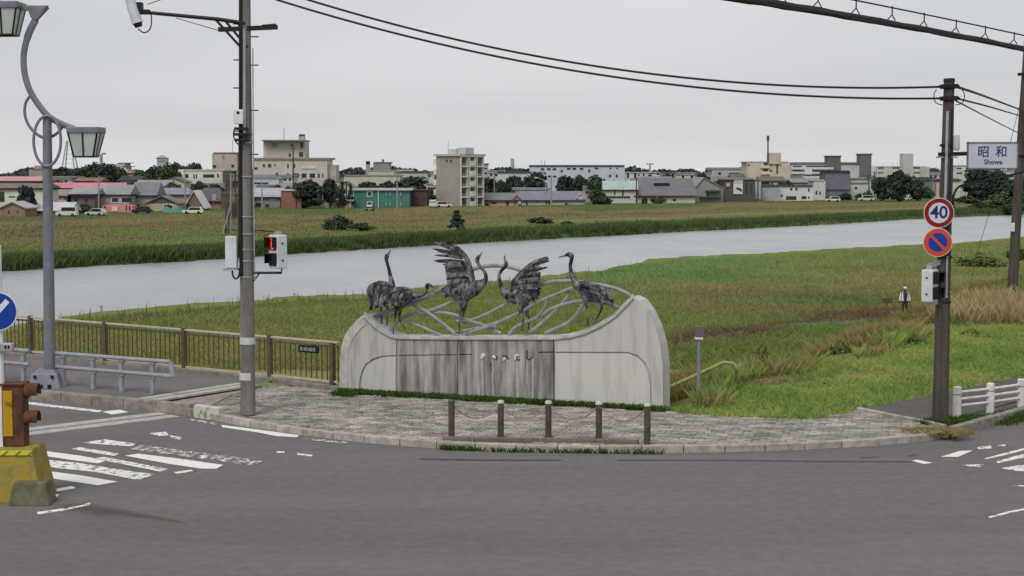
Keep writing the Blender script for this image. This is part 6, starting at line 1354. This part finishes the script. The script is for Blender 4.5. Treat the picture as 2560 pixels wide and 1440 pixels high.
for a_ in [('rounded tree behind the low white hall', 487, 404, 42, 600, 'round', 1), ('dense round tree before the cream two-storey house', 66, 461, 42, None, 'round', 1), ('dark shrub between the brown-walled house and the silver hatchback', 208, 508, 52, None, 'shrub', 2),
           ('broad dark tree beside the small brick block', 768, 449, 78, None, 'round', 0), ('tall narrow dark tree beside the pale street lamp', 824, 444, 36, None, 'round', 1), ('bare-looking dark conifer by the green house', 856, 452, 26, None, 'cone', 0), ('dark conifer next to the green house corner', 876, 456, 24, None, 'cone', 0),
           ('low dark tree peeping over the green house roof', 918, 452, 54, 440, 'round', 1), ('second low tree over the green house roof', 968, 452, 50, 440, 'round', 0), ('big dark tree behind the brown annex', 1032, 438, 74, 450, 'round', 1),
           ('dark tree next to the apartment balconies', 1222, 441, 46, 450, 'round', 1), ('rounded tree behind the peach house roof', 1284, 437, 46, 470, 'round', 1), ('dark tree at the peach house gable', 1252, 450, 40, 470, 'round', 0), ('tall dark tree in front of the factory end', 1340, 427, 52, 500, 'round', 1),
           ('bushy tree before the factory windows', 1413, 436, 44, 480, 'round', 1), ('bushy tree behind the slate-blue roof', 1450, 437, 44, 480, 'round', 0), ('tree at the corner of the slate-blue roofed house', 1492, 437, 46, 470, 'round', 2), ('large light green bush beside the slate-blue roofed house', 1490, 470, 52, None, 'shrub', 0),
           ('small bush below the green-roofed pair', 1512, 492, 40, None, 'shrub', 2), ('bush before the large hall', 1645, 488, 40, None, 'shrub', 1), ('small dark bush at the hall corner', 1611, 490, 16, None, 'shrub', 2), ('dark tree top over the large hall ridge', 1672, 432, 34, 560, 'round', 1), ('tree top behind the hall wing', 1756, 430, 34, 560, 'round', 1),
           ('clipped round tree before the white gabled house', 2251, 455, 38, None, 'round', 1), ('leafy tree behind the white gabled house', 2246, 424, 54, 470, 'round', 0), ('small tree left of the white gabled house roof, by its thin pole', 2207, 442, 40, 480, 'round', 1), ('dark shrub under the mauve-grey house', 2112, 480, 40, None, 'shrub', 2),
           ('low shrub before the white house with grey eaves', 2150, 483, 30, None, 'shrub', 0), ('shrub with pale leaves beside the cream light truck', 2170, 474, 24, None, 'shrub', 1), ('green bush beside the grey-green shed', 2316, 465, 40, None, 'shrub', 2), ('tree beside the brown upright boards', 2292, 446, 34, 480, 'round', 1),
           ('tall dark tree under the place-name board', 2447, 419, 66, 470, 'round', 1), ('dark tree beyond the place-name board edge', 2496, 426, 70, 480, 'round', 0), ('dark bushy tree below the place-name board', 2470, 452, 76, 440, 'round', 1), ('dark tree behind the leaning pole', 2526, 446, 60, 450, 'round', 1), ('tree at the frame edge beyond the leaning pole', 2580, 436, 60, 460, 'round', 0)]:
    lb, x, y, w, Y, kd, vr = a_
    tree(lb.replace('small tree left of', 'small tree beside').replace('tree at the frame edge beyond', 'pale trunked tree standing beyond'), x, y, w, Y, kd, vr, name='bush' if kd == 'shrub' else ('conifer' if kd == 'cone' else 'tree'), cat='bush' if kd == 'shrub' else 'tree')
for lb, x, y, w, dy_ in (('dark tree between the cream block and the lamp post', 112, 448, 44, 60), ('dark tree behind the pink house', 150, 452, 40, 80), ('tree beside the grey slate roof ridge', 328, 452, 30, 40), ('dark tree behind the beige house', 430, 456, 44, 50), ('round tree behind the steep brown gable', 500, 452, 40, 60), ('tree behind the dark hipped roof', 540, 458, 34, 60),
    ('dark tree behind the blue-grey house', 690, 462, 40, 30), ('tree at the small brick block corner', 720, 466, 34, 20), ('dark tree beside the tall narrow tree', 796, 462, 40, 20), ('dark tree between the conifers', 846, 466, 30, 15), ('low tree behind the annex end', 1078, 470, 30, 30), ('tree at the green-roofed pair end', 1526, 452, 36, 50), ('tree behind the large hall end', 1596, 446, 40, 90),
    ('tree between the hall wing and the brown block', 1800, 446, 30, 60), ('dark tree behind the pale blue-grey shed', 1912, 452, 34, 40), ('tree behind the round-windowed white house', 1966, 450, 34, 40), ('dark tree behind the stepped white house', 2048, 448, 34, 50), ('tree beside the mauve-grey house', 2136, 452, 30, 40), ('dark tree behind the twin poles', 2190, 446, 38, 60), ('tree over the white gabled house end', 2284, 440, 34, 60), ('dark tree behind the upright boards', 2356, 452, 40, 40)):
    tree(lb, x, y, w, Yf(x) + dy_, 'round', None)
def fp_bush(label, x, yb, yt, w, kd='shrub', vr=2):
    Y = 34800.0 / (yb - 430); tree(label, x, yt, w, Y, kd, vr, ybase=yb, name='bush' if kd == 'shrub' else 'conifer', cat='bush' if kd == 'shrub' else 'tree')
fp_bush('dark rounded bush on the far flood plain beside a low bush', 843, 573, 537, 74); fp_bush('low spreading bush touching the rounded bush on the far bank', 902, 575, 556, 74, vr=0); fp_bush('small ragged conifer on the far flood plain', 1142, 574, 524, 62, 'cone', 0); fp_bush('flat dark bush on the far plain below the long white house', 1352, 558, 542, 66, vr=2); fp_bush('small low bush near the flat dark bush', 1417, 561, 552, 40, vr=0)
for i, (x, yb, yt, w) in enumerate([(2420, 510, 488, 70), (2500, 520, 480, 90), (2460, 528, 505, 80), (2545, 530, 500, 80), (2580, 520, 470, 90)]):
    fp_bush(['grey-green thicket bush on the far bank near the brown pole', 'tall thicket bush on the far bank before the leaning pole', 'thicket bush close to the far water edge', 'thicket bush behind the leaning pole foot of the far bank', 'largest thicket bush beyond the leaning pole'][i], x, yb, yt, w, vr=i % 3)
# far wood closing the horizon
n = 26000; r_ = RNG; px = U(n) * 2900 - 170; Yw = 880 + 160 * U(n); top = 5.5 + 7 * fbm(px * .012, px * .004 + 3) + 2.5 * fbm(px * .06, px * .02); z = -4 + top * U(n) ** .6; x = (px - 1280) / F_PX * Yw
c_ = np.stack([x, Yw, z], 1); a_ = r_.normal(size=(n, 3)); a_ /= np.linalg.norm(a_, axis=1)[:, None]; b_ = np.cross(a_, r_.normal(size=(n, 3))); b_ /= np.linalg.norm(b_, axis=1)[:, None]; s_ = (.7 + .9 * U(n))[:, None]
V = np.stack([c_ - a_ * s_, c_ + b_ * s_ * .7, c_ + a_ * s_, c_ - b_ * s_ * .7], 1).reshape(-1, 3); me = bpy.data.meshes.new('treeline'); me.from_pydata(V.tolist(), [], (np.arange(n)[:, None] * 4 + np.arange(4)[None, :]).tolist()); me.materials.append(m_leaf)
o = bpy.data.objects.new('treeline', me); put(o); tag(o, 'low band of far-off woods closing the horizon behind the town', kind='stuff'); C = np.repeat(np.array((.062, .078, .066))[None, :] * (.6 + .8 * U(n))[:, None], 4, 0); set_cols(o, C)
# near shrubs on the bank edge
def near_bush(label, x, yb, yt, w, z, vr):
    b = G(x, yb, z); tree(label, x, yt, w, b.y, 'weed', vr, ybase=yb, name='bush', cat='bush', group='weedy bushes on the bank edge')
near_bush('leafy weed bush on the lawn edge by the hand rail', 2095, 905, 838, 80, -.3, 1); near_bush('round weed bush with yellow leaves on the bank edge', 2160, 900, 868, 60, -.2, 1); near_bush('tall reedy bush growing right behind the hand rail', 1915, 935, 850, 96, -.3, 0); near_bush('low weed bush beside the brown pole', 2290, 880, 832, 90, -.2, 2); near_bush('bush patch at the foot of the tall dry grass', 2440, 850, 818, 110, -.1, 0)
near_bush('sprawling dark bush on the near bank by the river', 2450, 668, 628, 130, Z_FLAT, 0); near_bush('dark bush at the water edge behind the leaning pole', 2545, 650, 615, 90, Z_FLAT, 2)
# ---- grasses
def blades(name, P, h, w, C, label, lean=.35, tip=1.25, mat=None):
    """one tapering blade per point, bent over at random"""
    n = len(P); r = RNG; th = r.random(n) * 2 * np.pi; ln = r.normal(size=(n, 2)) * lean * h[:, None]
    dx, dy = np.cos(th) * w / 2, np.sin(th) * w / 2; z0 = P[:, 2] - .03
    A = np.stack([P[:, 0] - dx, P[:, 1] - dy, z0], 1); B_ = np.stack([P[:, 0] + dx, P[:, 1] + dy, z0], 1)
    m1 = np.stack([P[:, 0] + ln[:, 0] * .35 + dx * .6, P[:, 1] + ln[:, 1] * .35 + dy * .6, P[:, 2] + h * .6], 1)
    T = np.stack([P[:, 0] + ln[:, 0], P[:, 1] + ln[:, 1], P[:, 2] + h], 1)
    V = np.stack([A, B_, m1, T], 1).reshape(-1, 3); i = np.arange(n)[:, None] * 4
    F = np.concatenate([i + np.array([0, 1, 2]), i + np.array([0, 2, 3])], 0)
    me = bpy.data.meshes.new(name); me.vertices.add(len(V)); me.vertices.foreach_set('co', V.astype(np.float32).ravel())
    me.loops.add(F.size); me.loops.foreach_set('vertex_index', F.astype(np.int32).ravel()); me.polygons.add(len(F)); me.polygons.foreach_set('loop_start', (np.arange(len(F)) * 3).astype(np.int32)); me.update(calc_edges=True); me.validate()
    o = bpy.data.objects.new(name, me); put(o); me.materials.append(mat or m_grass); q = C * (1.0 + .24 * r.random(n))[:, None]
    CC = np.stack([q * .9, q * .9, q * 1.1, q * tip], 1).reshape(-1, 3)
    at = me.color_attributes.new('Col', 'FLOAT_COLOR', 'POINT'); at.data.foreach_set('color', np.concatenate([CC, np.ones((len(CC), 1))], 1).astype(np.float32).ravel())
    return tag(o, label, None, None, 'stuff')
def grass_mat():
    m = bpy.data.materials.new('grass_blade'); m.use_nodes = True; n, l = m.node_tree.nodes, m.node_tree.links; b = n['Principled BSDF']; b.inputs['Roughness'].default_value = .9; b.inputs['Specular IOR Level'].default_value = .06
    a = n.new('ShaderNodeAttribute'); a.attribute_name = 'Col'; l.new(a.outputs['Color'], b.inputs['Base Color'])
    t = n.new('ShaderNodeBsdfTranslucent'); l.new(a.outputs['Color'], t.inputs['Color']); mx = n.new('ShaderNodeMixShader'); mx.inputs[0].default_value = .4
    l.new(b.outputs[0], mx.inputs[1]); l.new(t.outputs[0], mx.inputs[2]); l.new(mx.outputs[0], n['Material Output'].inputs['Surface']); return m
m_grass = grass_mat()
def ground_pts(px, py, z):
    u, v = (px - 1280) / F_PX, -(py - 720) / F_PX; dx, dy, dz = u, CP + v * SP, -SP + v * CP; t = (z - CAM_H) / dz; return dx * t, dy * t
def on_land(x, y): z = land(x, y); return np.stack([x, y, z], 1)
def dry(P): return P[:, 2] > Z_WATER + .05

# far flood plain tussocks
n = 90000; px = U(n) * 2800 - 120; py = 495 + 190 * U(n) ** 1.2; x, y = ground_pts(px, py, Z_FLAT); P = on_land(x, y); fs = np.interp(px, [p[0] for p in far_px], [p[1] for p in far_px])
k = dry(P) & (py > town_y(px) - 3) & (py < fs + 2); P, px, py, fs = P[k], px[k], py[k], fs[k]
hh = .10 + .40 * U(len(P)) * fbm(P[:, 0] * .08, P[:, 1] * .08); blades('tussock_grass', P, hh, .10 + .14 * U(len(P)), cover(P) * 1.2, 'rough olive and brown grass covering the far flood plain', .5)
# reeds along the far water edge
n = 42000; s = U(n); px = -150 + 2850 * s; yy = np.interp(px, [p[0] for p in far_px], [p[1] for p in far_px]); py = 430 + (yy - 430) * (8.7 / 9.4) + .5 - 9 * U(n) ** 1.3; x, y = ground_pts(px, py, Z_FLAT); P = on_land(x, y); k = P[:, 2] > Z_WATER - .1; P = P[k]
gr = np.array((.078, .108, .044))[None, :] * (.8 + .5 * fbm(P[:, 0] * .15, P[:, 1] * .15))[:, None]; blades('reeds', P, (.55 + .7 * U(len(P))) * (.65 + .6 * fbm(P[:, 0] * .10, P[:, 1] * .10)), .09 + .10 * U(len(P)), gr, 'dense dark green reeds along the far water edge', .3, 1.35)
# near flood plain
n = 170000; px = U(n) * 2760 - 100; py = 590 + 330 * U(n); x, y = ground_pts(px, py, Z_FLAT); P = on_land(x, y); ns = np.interp(px, [p[0] for p in near_px], [p[1] for p in near_px]); d = seg_dist(P[:, 0], P[:, 1], EDGE); ins = inside(P[:, 0], P[:, 1], TOP)
pth = [(G(x_, y_, Z_FLAT).x, G(x_, y_, Z_FLAT).y) for x_, y_ in ((1690, 868), (1800, 845), (1900, 826), (1980, 815), (2100, 812), (2220, 800))]; k = dry(P) & (py > ns - 3) & ~ins & (d > 6) & (seg_dist(P[:, 0], P[:, 1], pth) > .55 * U(n)); P = P[k]; hb_ = fbm(P[:, 0] * .13, P[:, 1] * .13)
blades('meadow_grass', P, .10 + .42 * U(len(P)) * hb_, .03 + .045 * U(len(P)), cover(P) * 1.22, 'mixed green and brown meadow grass on the near flood plain', .5)
# sparse stalks at the near water edge
n = 1300; s = U(n); px = 100 + 1500 * s; yy = np.interp(px, [p[0] for p in near_px], [p[1] for p in near_px]); py = yy + 1 + 9 * U(n) ** 1.5; x, y = ground_pts(px, py, Z_FLAT); P = on_land(x, y); P = P[P[:, 2] > Z_WATER - .3]
blades('water_stalks', P, .2 + .8 * U(len(P)) ** 3, .02 + .02 * U(len(P)), np.zeros((len(P), 3)) + np.array((.14, .15, .07)), 'thin pale stalks at the near water edge', .12)
# lawn
n = 190000; x = 2.5 + 34 * U(n); y = 32.4 + 35.6 * U(n); ins = inside(x, y, TOP); k = ins & (y > np.interp(x, bl_x, bl_y) - .45) & (x < y * .56) & ~inside(x, y, swp2); P = on_land(x[k], y[k]); P[:, 2] = np.maximum(P[:, 2], .03); lanex = [(p.x, p.y) for p in lane_pts]; k = ~inside(P[:, 0], P[:, 1], lanex); P = P[k]
blades('lawn', P, .04 + .12 * U(len(P)) * (.5 + fbm(P[:, 0] * .8, P[:, 1] * .8)), .014 + .014 * U(len(P)), cover(P) * 1.12, 'bright mown lawn between the paved corner and the bank', .6)
# tall weeds and dry grass on the bank edge
n = 150000; t = RNG.random(n); seg = [Vector(p) for p in EDGE[6:14]]; Ls = np.cumsum([0] + [(b - a).length for a, b in zip(seg[:-1], seg[1:])]); q = t * Ls[-1]
ex = np.interp(q, Ls, [p.x for p in seg]); ey = np.interp(q, Ls, [p.y for p in seg]); off = RNG.normal(size=n) * 1.5 + 1.2; x, y = ex - off * .86, ey + off * .5; P = on_land(x, y); den = fbm(P[:, 0] * .35 + 5, P[:, 1] * .35); k = (den > .50) & (off > -.8); P, den = P[k], den[k]
cd = cover(P); dryc = np.array((.26, .20, .09)); wgt = .8 * sstep(.54, .64, fbm(P[:, 0] * .5 + 33, P[:, 1] * .5))[:, None]; cd = cd * (1 - wgt) + dryc * wgt
blades('bank_weeds', P, (.12 + .62 * U(len(P)) ** 2) * (den * 1.3), .007 + .010 * U(len(P)), cd * 1.15, 'tall dry grass and weeds along the edge of the bank', .35)
n = 5200; px = 2330 + 300 * U(n); py = 768 + 62 * U(n); x, y = ground_pts(px, py, -.2); P = on_land(x, y)
blades('dry_grass', P, .25 + .6 * U(n) ** 1.7, .006 + .009 * U(n), np.zeros((n, 3)) + np.array((.36, .29, .15)) * (.7 + .6 * U(n))[:, None], 'tall straw-coloured dry grass beside the brown pole', .22)
# slope behind railing and wall
n = 26000; px = 0 + 900 * U(n); py = 800 + 175 * U(n); x, y = ground_pts(px, py, -2.4); P = on_land(x, y); ins = inside(P[:, 0], P[:, 1], TOP); d = seg_dist(P[:, 0], P[:, 1], EDGE); P = P[~ins & (d < 16)]
blades('slope_grass', P, .15 + .45 * U(len(P)), .025 + .03 * U(len(P)), cover(P) * 1.25 + np.array((.02, .015, 0)), 'yellowish grass on the slope behind the bridge railing', .4)
# grass strip at the monument foot, in the kerb joints and round posts
L_a = []
def strip_grass(a, b, n, sd, z): 
    for _ in range(n): p = a.lerp(b, random.random()) + Vector((random.gauss(0, sd), random.gauss(0, sd), 0)); L_a.append((p.x, p.y, z))
strip_grass(WA + WN * .16 + WX * .1, WB + WN * .16, 4200, .07, SZ); strip_grass(WA + WN * .36 + WX * .6, WB + WN * .30 - WX * 3, 1800, .10, SZ)
strip_grass(G(1105, 1124), G(1210, 1127), 420, .05, .0); strip_grass(G(1230, 1130), G(1655, 1136), 500, .02, .0); strip_grass(G(845, 986, SZ), G(870, 990, SZ), 500, .12, SZ)
strip_grass(G(2320, 1060, .08), G(2440, 1050, .08), 1500, .16, .08); strip_grass(G(2450, 1052, .08), G(2560, 1030, .08), 700, .12, .08); strip_grass(G(2500, 1062), G(2580, 1042), 900, .10, .0); strip_grass(G(470, 1036), G(480, 1024, .1), 200, .05, .02)
P = np.array(L_a); n = len(P); blades('edge_grass', P, .03 + .09 * U(n), .014 + .012 * U(n), np.zeros((n, 3)) + np.array((.062, .105, .028)) * (.7 + .6 * U(n))[:, None], 'short green grass growing along the wall foot and kerbs', .5)
L_a = []; strip_grass(G(2290, 1078, SZ), G(2400, 1084, SZ), 900, .16, SZ); strip_grass(G(1860, 960, .05), G(2000, 950, .05), 900, .2, .06); P = np.array(L_a); n = len(P)
blades('dead_grass', P, .03 + .07 * U(n), .015 + .015 * U(n), np.zeros((n, 3)) + np.array((.30, .24, .13)) * (.8 + .4 * U(n))[:, None], 'dry cut grass lying by the pole and the hand rail', 1.2)
# ---- person on the river track
def person():
    Y = 96.0; px = 2262; b = D(px, 760, Y); b.z = float(land([b.x], [Y])[0]); r = thing('person', 'person in white cap and white jacket over a dark shirt on the river track', 'person', b)
    s = MB(); o = b
    def T(path, R, n=10, **k): s.tube([o + Vector(p) for p in path], R, n, **k)
    T([(0, 0, .85), (0, 0, 1.0), (0, 0, 1.22), (0, 0, 1.40), (0, 0, 1.47)], [.15, .145, .18, .17, .07]); T([(0, 0, 1.42), (0, -.01, 1.52), (0, -.02, 1.60), (0, -.02, 1.68), (0, -.01, 1.73)], [.055, .055, .088, .10, .06])
    for e in (-1, 1):
        T([(e * .18, 0, 1.40), (e * .25, .01, 1.25), (e * .29, .0, 1.08), (e * .30, -.05, .86), (e * .29, -.07, .76)], [.065, .058, .05, .038, .035]); T([(e * .09, 0, .90), (e * .10, -.01, .70), (e * .10, 0, .48), (e * .10, .02, .25), (e * .10, .01, .05), (e * .10, -.12, .03)], [.10, .088, .065, .055, .042, .035])
    remeshed(s, 'body', M('skin_dark_clothes', (.045, .042, .045), .8), r, .02, 4)
    j = MB()
    for e in (-1, 1):
        j.tube([o + Vector((e * .18, 0, 1.41)), o + Vector((e * .25, .01, 1.25)), o + Vector((e * .29, 0, 1.08)), o + Vector((e * .30, -.04, .92))], [.06, .058, .052, .045], 10); j.tube([o + Vector((e * .11, -.03, 1.42)), o + Vector((e * .13, -.05, 1.2)), o + Vector((e * .14, -.04, .92))], [.06, .075, .075], 10)
    j.build('jacket', M('white_cloth', (.66, .66, .62), .9, var=.08, scale=6), r, smooth=True)
    c = MB(); c.ell(o + Vector((0, -.02, 1.70)), (.112, .125, .075), 14, 8); c.box(o + Vector((0, -.15, 1.68)), (.16, .14, .015)); c.build('cap', M('white_cloth', (.66, .66, .62)), r, smooth=True)
    MB().ell(o + Vector((0, -.10, 1.60)), (.065, .045, .075), 10, 6).build('face', M('skin', (.42, .27, .20), .7, var=.1), r, smooth=True)
person()
for lb, x, y0, y1 in (('thin stake standing in the water edge behind the railing', 253, 764, 806), ('thin stake in the shallows right behind the concrete pole', 736, 733, 762)):
    q = G(x, y1, Z_WATER); t = thing('stake', lb.replace('right behind', 'just behind'), 'stake', q - Zv * .4); tube('pole', m_sl2, t, [q - Zv * .5, D(x, y0, q.y)], .05, 6); MB().box(D(x, y0 + 2, q.y), (.2, .1, .12)).build('cap_board', m_sl2, t)
# signboard on the dirt bank
sp_ = D(2218, 752, 100); t = thing('notice_board', 'small dark board on a stake near the person', 'sign', sp_ - Zv * 1.0); MB().box(sp_, (.55, .05, .32)).build('board', m_sl, t); tube('stake', m_sl, t, [sp_ - Zv * 1.2, sp_ + Vector((0, .05, .1))], .035, 6)
